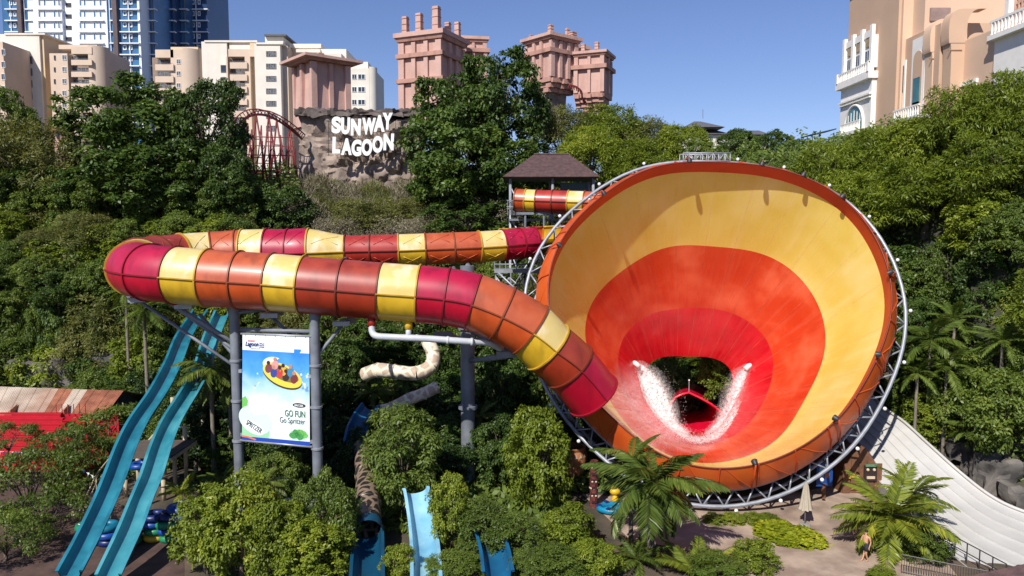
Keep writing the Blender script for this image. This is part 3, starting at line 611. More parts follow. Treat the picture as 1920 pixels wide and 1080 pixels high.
for i, (x, t, b, w, d) in enumerate(((50, 850, 985, 190, 42), (205, 765, 870, 175, 51), (15, 790, 860, 100, 47), (130, 800, 905, 120, 47), (90, 925, 1010, 130, 40), (10, 960, 1060, 130, 38))):
    tree_px('sparse', x, t, b, w, d, ['wide low tree at the left edge above the brown paving', 'wide tree between the tin roof and the turquoise slide', 'small tree at the left edge before the red stands', 'tree covering the right end of the red stands', 'small tree at the bottom left beside the slide foot', 'lowest tree in the bottom left corner'][i])
for i, (x, t, b, w, d) in enumerate(((1472, 988, 1012, 100, 40.2), (1508, 996, 1022, 80, 39.4), (1455, 980, 1000, 70, 41))):
    tree_px('lime', x, t, b, w, d, ['lime yellow ground shrub on the paved path', 'lime yellow ground shrub, nearest one on the path', 'lime yellow ground shrub under the ring truss'][i])
for i, x in enumerate((1340, 1375, 1410, 1440)):
    tree_px('bright', x, 962, 985, 46, 42.5, 'clipped green hedge plant under the ring truss', 'hedge under the ring truss')

# --- dense growth on the valley floor under and behind the tube slide
def floor_fill():
    rg = random.Random(21)
    for y in np.arange(44.5, 66, 2.6):
        for x in np.arange(-36, 12, 2.7):
            X = x + rg.uniform(-1, 1); Y = y + rg.uniform(-.9, .9); px, py = proj(Vector((X, Y, 0)))
            if px < 340 and Y < 62: continue
            if px < 420 and Y < 50: continue
            if px > 1060 and Y < 60: continue
            if 430 < px < 620 and Y < 47: continue
            if Y < 46.5 and px < 1000: continue
            if Y > 57 and 0 < X < 8: continue
            r = rg.uniform(1.5, 2.4) * (1.25 if Y > 54 else 1); hz = r * rg.uniform(.75, 1.15); k = rg.choices(['thick', 'neardark', 'dark', 'mid'], [7, 1, 1.2, .5])[0]  # mostly dark kinds, so the thicket's shade sits in its leaf colour
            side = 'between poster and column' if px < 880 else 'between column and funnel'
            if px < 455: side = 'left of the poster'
            tree(k, Vector((X, Y, hz * .85 + rg.uniform(0, .8))), r, hz, {'thick': 'shade-painted young tree', 'neardark': 'dark drooping young tree', 'dark': 'dark broadleaf tree', 'mid': 'mid green leafy tree'}[k] + ' in the thicket ' + side, 'thicket on the valley floor')
floor_fill()
# --- palms
def frond_mesh(name, L, m, seed, arch=.9, leaf=.55, n=30, hang=.6):
    n = int(n * 1.35)
    rg = np.random.default_rng(seed); pos, ax, nr = [], [], []
    t = np.linspace(0, 1, 14); x = L * (np.sin(t * arch) / arch); z = -L * ((1 - np.cos(t * arch)) / arch) + .0
    b = MB(); b.tube([(x[i], 0, z[i]) for i in range(14)], [.035 * (1 - .85 * i / 13) for i in range(14)], 5)
    for k in range(n):
        s = .1 + .9 * k / n; q = s * 13; i = int(q); f = q - i; i2 = min(i + 1, 13)
        p = np.array((x[i] * (1 - f) + x[i2] * f, 0, z[i] * (1 - f) + z[i2] * f)); tg = unit(np.array((math.cos(s * arch), 0, -math.sin(s * arch))))
        for sd in (-1, 1):
            a = unit(tg * rg.uniform(.5, .8) + np.array((0, sd * 1.0, 0)) + np.array((0, 0, -hang * rg.uniform(.5, 1.3))))
            pos.append(p); ax.append(a); nr.append(unit(np.array((0, sd * -.3, 1)) + rg.normal(size=3) * .15))
    n_ = len(pos); l = leaf * np.array([math.sin(math.pi * min(.97, .16 + .84 * (k // 2) / n)) * .8 + .3 for k in range(n_)]) * rg.uniform(.85, 1.1, n_)
    me = leaf_mesh(name, np.array(pos), np.array(ax), np.array(nr), l, l * .10 + .03, m, rg)
    # add the stalk
    bm = bmesh.new(); bm.from_mesh(me); vs_ = [bm.verts.new(v) for v in b.v]
    for f in b.f: bm.faces.new([vs_[i] for i in f])
    bm.to_mesh(me); bm.free(); return me
PALMBARK = mat('palm_bark', (.22, .19, .15), .9, .2, 6, bump=.4, stretch=(1, 1, 4))
FROND = {'palm': [frond_mesh('frond', 3.0, LM['palm'], 1, 1.3, .85, 38, .9), frond_mesh('frond', 3.2, LM['palm'], 2, .9, .85, 38, .7)],
         'gold': [frond_mesh('frond', 3.0, LM['gold'], 3, 1.1, .72, 38, .5), frond_mesh('frond', 3.1, LM['gold'], 4, .7, .72, 38, .4)],
         'deep': [frond_mesh('frond', 3.0, LM['mid'], 5, 1.2, .6, 34, .5), frond_mesh('frond', 3.0, LM['mid'], 6, .8, .6, 34, .4)]}
def palm(kind, px, py, d, r, label, n=20, trunk=.13, lo=-.35, seed=1, lean=(0, 0), group=None):
    c = P(px, py, d); z0 = max(0, terr(c.x, c.y)); base = Vector((c.x + lean[0], c.y + lean[1], z0)); rg = random.Random(seed)
    t = thing('palm_tree', label, 'palm', base, group); h = c.z - z0
    if h > .5:
        MB().tube([base + Vector((0, 0, -.2)), base.lerp(c, .3) + Vector((0, 0, 0)), base.lerp(c, .7), c], [trunk * 1.5, trunk * 1.1, trunk, trunk * .9], 9).build('trunk', PALMBARK, t, True)
    for k in range(n):
        u = (k + .5) / n; el = lo + (1.25 - lo) * u ** 1.1 + rg.uniform(-.1, .1); s = r / 3.0 * rg.uniform(.85, 1.1)
        o = inst('frond', FROND[kind][k % 2], t, c, 0, s); o.rotation_euler = (rg.uniform(-.2, .2), -el, k * 2.39996 + rg.uniform(-.25, .25))
    return t
palm('palm', 1222, 905, 37.0, 3.3, 'tall coconut palm with drooping fronds in front of the funnel', 24, .17, -.5, 3)
palm('palm', 1185, 860, 38.8, 2.0, 'small palm top with wispy fronds over the lower funnel rim', 14, .1, -.3, 5)
palm('gold', 1672, 968, 37.6, 3.1, 'yellow-green palm in front of the white slide', 32, .15, -.6, 7)
palm('gold', 1712, 925, 40.0, 2.2, 'smaller palm leaning over the white slide behind the yellow-green one', 20, .1, -.3, 9)
palm('gold', 1305, 1085, 35.2, 2.5, 'low palm with upright bright fronds at the bottom edge', 16, .12, .1, 11)
palm('deep', 1195, 1050, 36.0, 2.0, 'low dark palm at the bottom below the coconut palm', 16, .1, 0, 13)
palm('palm', 395, 690, 49, 2.4, 'palm between the turquoise slides and the poster pole', 16, .13, -.6, 15)
palm('deep', 430, 720, 50, 2.2, 'dark palm just left of the poster', 14, .12, -.6, 17)
palm('deep', 270, 580, 61, 2.9, 'palm with hanging fronds under the loop of the tube slide', 18, .14, -.6, 19)
palm('deep', 235, 545, 63, 2.2, 'round palm head left of the tube slide loop', 14, .12, -.5, 20)
palm('palm', 500, 905, 40, 1.3, 'small fan of palm leaves above the bushes between the poster poles', 14, .08, 0, 23)
palm('gold', 340, 925, 42, 1.5, 'small bright palm right of the turquoise slides', 14, .08, 0, 25)
palm('deep', 420, 905, 45, 1.8, 'small palm beside the left poster pole foot', 14, .1, -.2, 21)
for i, (x, y, d, r) in enumerate(((1745, 640, 50, 2.6), (1775, 690, 49, 2.4), (1720, 700, 49.5, 2.0), (1830, 800, 47, 1.9), (1880, 640, 49, 2.3), (1790, 600, 52, 2.2))):
    palm('deep' if i % 3 else 'palm', x, y, d, r, ['feathery palm on the bank, nearest the funnel rim', 'broad palm on the bank above the white slide', 'low palm on the bank beside the ring truss', 'small yellowish palm above the grey rocks', 'palm at the right edge of the bank', 'uppermost palm of the right bank'][i], 16, .1, -.3, 30 + i)
for i, (x, y, d, r) in enumerate(((700, 735, 52, 1.6), (760, 715, 52, 1.5), (900, 780, 49, 1.5))):
    palm('palm', x, y, d, r, ['small palm under the patterned tube slide', 'small palm at the bend of the patterned tube slide', 'small palm right of the column'][i], 14, .08, -.1, 50 + i)

# --- leafy ground cover on the slopes (nobody could count it)
def cover():
    g = np.random.default_rng(4); n = 230000; X = g.uniform(-58, 52, n); Y = g.uniform(35, 97, n); keep = []; Z = np.zeros(n)
    for i in range(n):
        Z[i] = terr(X[i], Y[i])
    k = (Z > .9) | ((X < 3.5) & (X > -14) & (Y > 36)) | ((X < 8) & (X > -30) & (Y > 46)) | ((X > 2) & (X < 30) & (Y > 66)); X, Y, Z = X[k], Y[k], Z[k]; n = len(X)
    pxs = 960 + F * X / Y; dry = (pxs > 560) & (pxs < 940) & (Y > 74); k = ~dry; X, Y, Z = X[k], Y[k], Z[k]; n = len(X)
    dens = np.array([mnoise.noise(Vector((X[i] * .2, Y[i] * .2, 7))) for i in range(n)]) > -.22; X, Y, Z = X[dens], Y[dens], Z[dens]; n = len(X)
    p = np.stack([X, Y, Z + g.random(n) * np.where(Z > .9, .6 + 2.6 * np.clip(np.array([mnoise.noise(Vector((X[i] * .33, Y[i] * .33, 2))) for i in range(n)]) + .25, 0, 1), .45)], 1); nr = unit(np.array((-.1, -.5, .8)) + g.normal(size=(n, 3)) * .5); ax = unit(np.cross(nr, g.normal(size=(n, 3))))
    l = g.uniform(.3, .62, n); me = leaf_mesh('ground_cover', p, ax, nr, l, l * .5, LM['mid'], g)
    o = bpy.data.objects.new('ground_cover', me); COL.objects.link(o); ORG[o.name] = Vector(); o['label'] = 'leafy undergrowth covering the hillsides'; o['kind'] = 'stuff'
cover()
def dry_cover():
    g = np.random.default_rng(14); n = 60000; Y = g.uniform(72, 93, n); X = (g.uniform(535, 960, n) - 960) / F * Y; Z = np.array([terr(a, b) for a, b in zip(X, Y)])
    hgt = .25 + 2.2 * np.clip(np.array([mnoise.noise(Vector((a * .4, b * .4, 12))) for a, b in zip(X, Y)]) + .15, 0, 1); p = np.stack([X, Y, Z + g.random(n) * hgt], 1)
    ax = unit(g.normal(size=(n, 3)) * .6 + np.array((0, -.2, .7))); nr = unit(np.cross(ax, g.normal(size=(n, 3)))); l = g.uniform(.35, .9, n)
    me = leaf_mesh('dry_grass', p, ax, nr, l, l * .07 + .02, LM['dry'], g); me.materials.append(LM['olive'])
    mi = (np.array([mnoise.noise(Vector((a * .25, b * .25, 30))) for a, b in zip(X, Y)]) > .12).astype(np.int32); me.polygons.foreach_set('material_index', mi)
    o = bpy.data.objects.new('dry_grass', me); COL.objects.link(o); ORG[o.name] = Vector(); o['label'] = 'pale dry grass and twigs on the slope under the sign'; o['kind'] = 'stuff'
dry_cover()
# ------------------------------------------------------------------ buildings on the plateau
CREAM = mat('cream_render', lin((220, 213, 202)), .8, .04, .3, streak=(lin((205, 190, 165)), (.6, .6, .06), .35))
BEIGE = mat('beige_render', lin((208, 186, 166)), .8, .04, .3, streak=(lin((190, 165, 140)), (.6, .6, .06), .3))
OCHRE = mat('ochre_render', lin((208, 184, 152)), .8, .05, .3)
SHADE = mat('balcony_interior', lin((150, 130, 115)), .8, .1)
ROOFG = mat('roof_grey', (.12, .12, .13), .8, .15)
TWHITE = mat('tower_white', lin((232, 236, 242)), .6, .03, .2)
TBLUE = mat('tower_blue_glass', lin((62, 112, 156)), .25, .18, .15, spec=.7)
TDARK = mat('tower_dark_glass', lin((34, 62, 104)), .25, .2, .15, spec=.6)
TBROWN = mat('tower_brown', lin((92, 78, 80)), .7, .1)
PINK = mat('pink_stone', lin((196, 160, 148)), .88, .06, .6, bump=.25, bscale=3, streak=(lin((150, 104, 92)), (.8, .8, .12), .45))
PINKD = mat('pink_stone_weathered', lin((182, 140, 126)), .9, .08, .8, bump=.3, bscale=4, streak=(lin((120, 84, 74)), (.9, .9, .2), .6))
def fbox(px0, py0, px1, py1, d0, d1, mb=None, m=0):
    """box whose front face at d0 covers the given photograph rectangle, running back to d1"""
    a = P(px0, (py0 + py1) / 2, d0); b = P(px1, (py0 + py1) / 2, d0); z1 = P((px0 + px1) / 2, py0, d0).z; z0 = P((px0 + px1) / 2, py1, d0).z
    mb = mb or MB(); return mb.box(((a.x + b.x) / 2, (d0 + d1) / 2, (z0 + z1) / 2), (b.x - a.x, abs(d1 - d0), z1 - z0), 0, m)
def win_proto(name, mul, fm, bar=.07, rows=0):
    b = MB()
    for s in (-1, 1): b.box((s * (.5 - bar / 2), 0, 0), (bar, .16, 1)); b.box((0, 0, s * (.5 - bar / 2)), (1 - 2 * bar, .16, bar))
    for k in range(mul): b.box((-.5 + (k + 1) / (mul + 1), .01, 0), (bar * .8, .12, 1 - 2 * bar))
    return proto_mesh(b, name, fm)
GREYF = mat('window_frame_grey', lin((120, 118, 120)), .6)
WPROTO = {'w2': win_proto('window', 1, WHITE), 'w4': win_proto('window', 3, GREYF), 'd1': win_proto('window', 0, GREYF), 'sl': win_proto('window', 0, WHITE, .18), 'sq': win_proto('window', 0, WHITE, .2)}
PANE = {k: proto_mesh(MB().box((0, .03, 0), (.98, .04, .98)), 'pane', m) for k, m in (('g', GLASS), ('t', GLASS_T), ('k', mat('dark_opening', (.02, .022, .028), .6)), ('c', mat('curtained_glass', (.22, .22, .24), .2, .4, 2.5)), ('b', TBLUE))}
def win(root, px0, py0, px1, py1, d, kind='w2', pane='g'):
    a = P(px0, (py0 + py1) / 2, d); b = P(px1, (py0 + py1) / 2, d); z1 = P((px0 + px1) / 2, py0, d).z; z0 = P((px0 + px1) / 2, py1, d).z
    o = inst('window', WPROTO[kind], root, ((a.x + b.x) / 2, d - .05, (z0 + z1) / 2), 0, (b.x - a.x, 1, z1 - z0))
    p = bpy.data.objects.new('pane', PANE[pane]); link(p, o, None); return o
def balcony(root, px0, py0, px1, py1, d, m, glass=.55):
    """parapet in front of a recess: py0 top of the opening, py1 foot of the parapet"""
    h = py1 - py0; o = fbox(px0, py0 + h * .48, px1, py1, d - .55, d + .05).build('parapet', m, root)
    rl = MB()
    a, b = P(px0, py0 + h * .4, d - .5), P(px1, py0 + h * .4, d - .5); rl.bar(a, b, .08); rl.build('handrail', GREYF, o)
    return o

def apartments_left():
    d = 190; root = thing('apartment_building', 'white slab and curved beige apartment block with balconies at the far left', 'building', (P(100, 400, d).x, d, 20))
    b = 400
    fbox(8, 64, 82, b, d, d + 18).build('wall', CREAM, root)
    fbox(82.3, 66, 90, b, d + .6, d + 17).build('side_wall', OCHRE, root)
    fbox(90, 72, 103, b, d + 4, d + 18).build('recessed_wall', BEIGE, root)
    fbox(100, 100, 133.5, b, d - 3, d + 15).build('wall', BEIGE, root)
    fbox(133.5, 88, 172, 101, d - 3.05, d + 15).build('roof_parapet', BEIGE, root)
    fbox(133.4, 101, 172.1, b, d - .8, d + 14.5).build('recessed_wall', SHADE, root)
    # rounded right end and receding wing
    rows = []
    c = P(172, 250, d - 3); n = 10
    for z in (20, P(172, 90, d).z): rows.append([(c.x + 3.6 * math.sin(a), c.y + 3.6 - 3.6 * math.cos(a), z) for a in [math.pi / 2 * i / n for i in range(n + 1)]])
    MB().grid(rows).build('rounded_corner', BEIGE, root, True)
    fbox(172, 91, 197, b, d + .55, d + 14, None).build('wing_wall', BEIGE, root)
    fbox(197, 108, 213, b, d + 4, d + 14).build('wing_wall', BEIGE, root)
    fbox(110, 84, 182, 92, d + 1.4, d + 9).build('roof_block', BEIGE, root)
    fbox(8, 62, 84, 65, d - .3, d + 18).build('roof_edge', CREAM, root)
    for k in range(7):
        y = 105 + k * 22.2
        win(root, 40, y + 1, 61, y + 15, d, 'd1', 'k'); win(root, 117, y - 2, 125, y + 8, d - 3, 'w2', 'c')
        win(root, 101.5, y - 1, 104.5, y + 8, d - 3, 'd1', 'k'); win(root, 92, y + 6, 98, y + 20, d + 4, 'd1', 'k')
        balcony(root, 133.5, y - 2, 172, y + 17, d - 3, BEIGE)
        win(root, 137, y, 169, y + 14, d - .85, 'w4', 'c'); win(root, 188.5, y + 12, 192, y + 22, d + .5, 'd1', 'k'); win(root, 201, y + 20, 205, y + 30, d + 4, 'd1', 'k')
    l = thing('apartment_building', 'edge of a beige apartment block cut by the left border', 'building', (P(0, 400, 180).x, 180, 20))
    fbox(-60, 78, 14, b, 180, 195).build('wall', BEIGE, l)
    for k in range(5): win(l, 3, 92 + k * 23, 10, 104 + k * 23, 180, 'w2', 'g')
def apartments_mid():
    d = 190; b = 400; root = thing('apartment_building', 'cream and beige apartment row with balconies behind the roller coaster', 'building', (P(450, 400, d).x, d, 20))
    # left rounded wing
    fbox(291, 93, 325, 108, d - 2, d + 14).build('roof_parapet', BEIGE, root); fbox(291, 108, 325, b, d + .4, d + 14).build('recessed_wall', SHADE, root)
    fbox(325, 93, 348, b, d - 2, d + 14).build('wall', BEIGE, root)
    c = P(348, 250, d - 2); n = 10; rows = []
    for z in (20, P(348, 93, d).z): rows.append([(c.x + 3.4 * math.sin(a), c.y + 3.4 - 3.4 * math.cos(a), z) for a in [math.pi / 2 * i / n for i in range(n + 1)]])
    MB().grid(rows).build('rounded_corner', BEIGE, root, True)
    fbox(348, 95, 371, b, d + 1.35, d + 14).build('wall', OCHRE, root); fbox(320, 88, 371, 94, d + 2, d + 12).build('roof_block', OCHRE, root)
    for k in range(5):
        y = 110 + k * 22.4; balcony(root, 291, y, 325, y + 22, d - 2, BEIGE); win(root, 295, y + 1, 323, y + 14, d + .35, 'w4', 'c'); win(root, 331, y + 1, 339, y + 10, d - 2, 'w2', 'c'); win(root, 353.5, y + 3, 357, y + 12, d + 1.3, 'd1', 'k'); win(root, 361, y + 4, 364, y + 9, d + 1.3, 'd1', 'k')
        win(root, 374, y + 13, 386, y + 28, d + 6, 'd1', 'g')
    fbox(371, 108, 395, b, d + 6, d + 16).build('recessed_wall', BEIGE, root)
    # middle slab with balcony bay
    fbox(383, 78, 430, b, d, d + 16).build('wall', CREAM, root); fbox(428, 92, 480, 106, d - 1.5, d + 15).build('bay_parapet', BEIGE, root)
    fbox(430, 78, 480, 92, d + .3, d + 15.5).build('wall', CREAM, root)
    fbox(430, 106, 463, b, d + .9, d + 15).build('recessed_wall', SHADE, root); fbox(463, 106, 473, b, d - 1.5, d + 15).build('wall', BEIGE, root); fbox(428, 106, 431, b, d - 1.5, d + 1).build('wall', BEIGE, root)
    fbox(473, 80, 483, b, d - .2, d + 15).build('side_wall', OCHRE, root)
    fbox(383, 75.5, 482, 79, d - .25, d + 16.3).build('roof_edge', CREAM, root)
    for k in range(7):
        y = 106 + k * 22.7; balcony(root, 431, y, 463, y + 22.5, d - 1.5, BEIGE); win(root, 433, y + 1, 461, y + 15, d + .85, 'w4', 'c'); win(root, 414, y + 16, 428, y + 30, d, 'd1', 'g')
    # white tower block
    fbox(481, 82, 529, b, d - 4, d + 14).build('wall', CREAM, root); fbox(529, 86, 543, b, d - 2, d + 14).build('side_wall', BEIGE, root); fbox(479.5, 79.5, 530.5, 83, d - 4.3, d + 14).build('roof_edge', CREAM, root)
    fbox(497, 66, 531, 80, d - 1, d + 8).build('lift_house', CREAM, root); fbox(495, 64, 536, 67, d - 2, d + 9).build('lift_house_roof', ROOFG, root)
    for k in range(7): win(root, 499, 96 + k * 23.3, 518, 106 + k * 23.3, d - 4, 'w4', 'c')
    # far right parts
    fbox(543, 84, 600, b, d + 2, d + 15).build('wall', BEIGE, root); fbox(543, 82, 602, 90, d + 1.4, d + 15).build('roof_edge', CREAM, root)
    for k in range(5): win(root, 546, 112 + k * 23, 553, 126 + k * 23, d + 2, 'w2', 'c')
    fbox(600, 92, 652, b, d + 1, d + 15).build('wall', CREAM, root); fbox(555, 92, 600, 98, d, d + 10).build('penthouse', CREAM, root); fbox(575, 100, 640, 108, d - 2, d + 10).build('penthouse', CREAM, root)
    fbox(652, 128, 694, b, d - 2, d + 14).build('wall', CREAM, root); fbox(652, 116, 690, 128.2, d + 1, d + 12).build('roof_block', CREAM, root)
    c = P(694, 250, d - 2); rows = []
    for z in (20, P(694, 128, d).z): rows.append([(c.x + 1.7 * math.sin(a), c.y + 1.7 - 1.7 * math.cos(a), z) for a in [math.pi / 2 * i / n for i in range(n + 1)]])
    MB().grid(rows).build('rounded_corner', CREAM, root, True)
    fbox(694, 132, 706, b, d - .2, d + 12).build('wing_wall', CREAM, root)
    for k in range(4): win(root, 660, 139 + k * 23.8, 669, 149 + k * 23.8, d - 2, 'w2', 'g'); win(root, 671, 139 + k * 23.8, 685, 149 + k * 23.8, d - 2, 'w2', 'g')
def blue_tower():
    d = 235; b = 330; root = thing('tower_block', 'tall blue and white glazed tower block rising out of the top left', 'building', (P(130, 400, d).x, d, 20))
    t = -70
    fbox(10, t, 39, b, d + .5, d + 20).build('glazed_wall', TBLUE, root); fbox(37.5, t, 45, b, d - .8, d + 20).build('pier', TBROWN, root); fbox(45, t, 58, b, d + .5, d + 20).build('glazed_wall', TBLUE, root)
    fbox(58, t, 121, b, d, d + 20).build('wall', TWHITE, root); fbox(121, t, 140, b, d + 1, d + 20).build('core_wall', TWHITE, root); fbox(140, t, 205, b, d, d + 20).build('wall', TWHITE, root)
    fbox(205, t, 215, b, d + .4, d + 20).build('glazed_wall', TBLUE, root); fbox(215, t, 223, b, d - .9, d + 20).build('pier', TBROWN, root); fbox(223, t, 262, b, d + .3, d + 20).build('glazed_wall', TBLUE, root)
    fbox(262, t, 266, b, d - .2, d + 22).build('pier', TWHITE, root); fbox(266, t, 292, b, d + 6, d + 24).build('glazed_wall', TBLUE, root)
    fbox(292, t, 328, b, d + 18, d + 40).build('glazed_wall', TDARK, root); fbox(328, t, 352, b, d + 24, d + 40).build('glazed_wall', TBLUE, root); fbox(352, t, 392, b, d + 30, d + 50).build('glazed_wall', TDARK, root)
    fbox(390, t, 397, b, d + 36, d + 50).build('glazed_wall', TBLUE, root)
    for k in range(15):
        y = -48 + k * 21.3
        for a, c, dd in ((8, 37, d - .6), (46, 59, d - .5), (69, 115, d - .7), (147, 194, d - .7), (205, 214, d - .5), (224, 261, d - .9), (267, 291, d + 5), (293, 327, d + 17), (329, 351, d + 23), (353, 389, d + 29)):
            fbox(a, y, c, y + 1.8, dd, dd + 1.6).build('floor_ledge', TWHITE, root)
        if y > 190: continue
        for a in (17.5, 25.5): win(root, a, y + 6, a + 5.5, y + 15, d + .4, 'sq', 'b')
        for a in (231, 242): win(root, a, y + 5, a + 6.5, y + 14, d + .2, 'sq', 'b')
        for a, dd in ((300, d + 18), (311, d + 18), (360, d + 30), (371, d + 30)): win(root, a, y + 5, a + 5, y + 14, dd, 'sq', 'b')
        for a in (72, 82, 100.5, 109, 149, 157, 175.5, 186.5): win(root, a, y + 3, a + 4.2, y + 19, d, 'sl', 'b')
        win(root, 123.5, y + 11, 135, y + 19, d + 1, 'd1', 'k')
    for px, dd in ((245, d - .3), (279, d + 5.4), (310, d + 17.5), (340, d + 23.5), (371, d + 29.5), (25, d + .1), (51, d + .1), (210, d)):
        for off in (-10, 0, 10) if px in (279, 340) else (0,):
            fbox(px + off - .5, t, px + off + .5, b, dd, dd + .4).build('mullion', TWHITE if off == 0 else GREYF, root)
apartments_left(); apartments_mid(); blue_tower()
def antennas():
    for i, (px, py, n) in enumerate(((298, 92, 5), (394, 77, 4), (430, 77, 3), (485, 82, 4), (627, 108, 4), (165, 88, 1))):
        d = 193; p = P(px, py, d); t = thing('antenna_mast', ['dish antenna mast on the rounded beige wing', 'dish antenna mast at the left end of the cream roof', 'dish antenna mast in the middle of the cream roof', 'dish antenna mast beside the lift house', 'dish antenna mast on the roof above the squat pink tower', 'lone dish on the curved beige block'][i], 'antenna', p, 'roof antennas')
        h = 3.6; MB().tube([p, p + Vector((0, 0, h))], .06, 6).build('mast', GREYF, t, True)
        for k in range(n):
            q = p + Vector((.45 * (-1) ** k, -.3, h * (.35 + .65 * k / max(1, n - 1)))); r = .42 + .15 * (k % 2)
            MB().lathe((0, 0, 0), [(.02, 0), (r * .6, .05), (r, .22), (r * .97, .25), (r * .5, .1)], 14).build('dish', WHITE, t, True); o = t.children[-1]
            o.data.transform(Matrix.Translation(ORG[t.name])); o.location = q - ORG[t.name]; o.rotation_euler = (R(80), 0, R(-30 + 40 * k))
antennas()
# far grey-roofed house
def far_house():
    d = 190; t = thing('house', 'far white house with a two-tier grey hipped roof', 'house', (P(1325, 280, d).x, d, 30))
    fbox(1278, 252, 1375, 330, d, d + 14).build('wall', CREAM, t)
    def hip(px0, px1, y0, y1, rid, dep):
        a, b_ = P(px0, y1, d - 1), P(px1, y1, d - 1); z = P((px0 + px1) / 2, y0, d).z; w = (b_.x - a.x); e = dep
        v = [a, b_, b_ + Vector((0, e, 0)), a + Vector((0, e, 0)), Vector((a.x + w * (.5 - rid), a.y + e / 2, z)), Vector((a.x + w * (.5 + rid), a.y + e / 2, z))]
        MB().add(v, [(0, 1, 5, 4), (1, 2, 5), (2, 3, 4, 5), (3, 0, 4), (0, 3, 2, 1)]).build('roof', ROOFG, t)
    hip(1270, 1372, 236, 251, .3, 16); hip(1282, 1360, 221, 238, .08, 15); fbox(1290, 237.8, 1352, 240, d + 1, d + 10).build('clerestory', CREAM, t)
    MB().tube([P(1318, 222, d + 6), P(1318, 205, d + 6)], .08, 5).build('finial', GREYF, t)
    hip(1372, 1445, 240, 252, .4, 12); fbox(1376, 251, 1440, 300, d + 1.5, d + 12).build('wing_wall', CREAM, t)
    for x in (1296, 1312, 1330, 1350, 1385, 1405): win(t, x, 256, x + 7, 263, d if x < 1372 else d + 1.5, 'w2', 'g')
far_house()
# ------------------------------------------------------------------ pink castle towers
def castle(label, px, d, yt, yb, s, yaw, taper=.97, bands=(), over=.7, posts=(), npil=2, cor=.9, step=False, lower=None):
    c = P(px, yt, d); z1 = c.z; z0 = P(px, yb, d).z; t = thing('castle_tower', label, 'tower', (c.x, d, z0)); a = R(yaw); ca, sa = math.cos(a), math.sin(a)
    at = lambda u, v, z: (c.x + u * ca - v * sa, d + u * sa + v * ca, z)
    MB().box(at(0, 0, (z0 + z1) / 2), (s, s, z1 - z0), a, 0, taper).build('body', PINK, t)
    zs = [z0] + [P(px, y, d).z for y in bands] + [z1 - cor]
    zs = sorted(zs)
    for k in range(len(zs) - 1):
        lo, hi = zs[k] + .0, zs[k + 1]; sc = 1 - (1 - taper) * ((lo + hi) / 2 - z0) / (z1 - z0)
        for fx, fy in ((0, -1), (-1, 0), (1, 0), (0, 1)):
            for i in range(npil + 2):
                u = (-.5 + (i + .0) / (npil + 1)) * s * .94 * sc; w = .14 * s if i in (0, npil + 1) else .1 * s; o = s / 2 * sc + .12
                p = at(u, fy * o, 0) if fx == 0 else at(fx * o, u, 0)
                if i in (0, npil + 1) and fx != 0: continue
                MB().box((p[0], p[1], (lo + hi) / 2), ((w, .5, hi - lo) if fx == 0 else (.5, w, hi - lo)), a).build('pilaster', PINK, t)
        if k < len(zs) - 2: MB().box(at(0, 0, hi), (s * sc + 1.1, s * sc + 1.1, .55), a).build('band', PINKD, t)
    sc = taper
    MB().box(at(0, 0, z1 - cor * .55), (s * sc + over * 1.1, s * sc + over * 1.1, cor * .55), a, 0, 1.06).build('cornice', PINKD, t)
    MB().box(at(0, 0, z1), (s * sc + over * 2, s * sc + over * 2, cor * .6), a).build('cornice', PINK, t)
    for u, v, h, w in posts:
        MB().box(at(u * s / 2, v * s / 2, z1 + h / 2), (w, w, h), a, 0, .92).build('parapet_post', PINK, t); 
        for j in range(3): MB().box(at(u * s / 2, v * s / 2, z1 + h * (.3 + .3 * j)), (w + .08, w + .08, .08), a).build('post_ring', PINKD, t.children[-1])
    if lower:                                      # stepped corbels and a stem of rock below
        n, stem = lower
        for k in range(n):
            MB().box(at(0, 0, z0 - .35 - .62 * k), (s * (1.06 - .16 * k), s * (1.06 - .16 * k), .6), a).build('corbel_course', PINKD, t)
        for u in (-.42, 0, .42):
            for k in range(3): MB().box(at(u * s, -s * (.5 - .1 * k), z0 - .5 - .6 * k), (.7, 1.0, .58), a).build('corbel', PINKD, t)
        MB().box(at(0, .3, z0 - .62 * n - 3), (s * .55, s * .55, 6.2), a, 0, 1.25).build('stem', ROCKM, t)
    return t
ROCKM = mat('rock', lin((160, 144, 132)), .95, .2, .7, bump=.6, bscale=3, col2=lin((122, 108, 100)), contrast=(.35, .6), streak=(lin((112, 100, 94)), (.7, .7, .2), .6))
castle('big pink castle tower with five parapet posts', 810, 105, 74, 240, 6.2, -24, .98, (112, 158), .8, ((-.8, -.9, 2.6, .75), (-.1, -.9, 2.8, .8), (.75, -.9, 3.4, .9), (.2, .1, 1.6, .6), (.8, .0, 2.0, .7), (.8, .9, 2.7, .7)), 2, 1.0)
castle('pink castle tower with two flared eaves behind the five-post tower', 884, 112, 77, 230, 3.9, 10, .9, (100,), .55, ((0, 0, .3, 1.8),), 1, .7)
castle('pink castle tower on stepped brackets with short finials', 1034, 108, 76, 152, 4.9, 40, .98, (104,), .75, ((-.85, -.85, 1.4, .6), (-.85, .8, .8, .5), (.85, -.85, 1.1, .9)), 2, .7, False, (3, 1))
castle('pink castle tower wing tucked behind the bracketed tower', 1062, 113, 92, 172, 4.2, 35, .98, (140,), .5, ((-.4, -.6, 2.6, .5),), 1, .8)
castle('smaller pink castle tower on corbels with two finials', 1113, 108, 104, 178, 4.1, -22, .96, (131,), .6, ((-.5, -.8, 1.3, .5), (.45, -.8, 1.4, .55)), 1, .6, False, (4, 1))
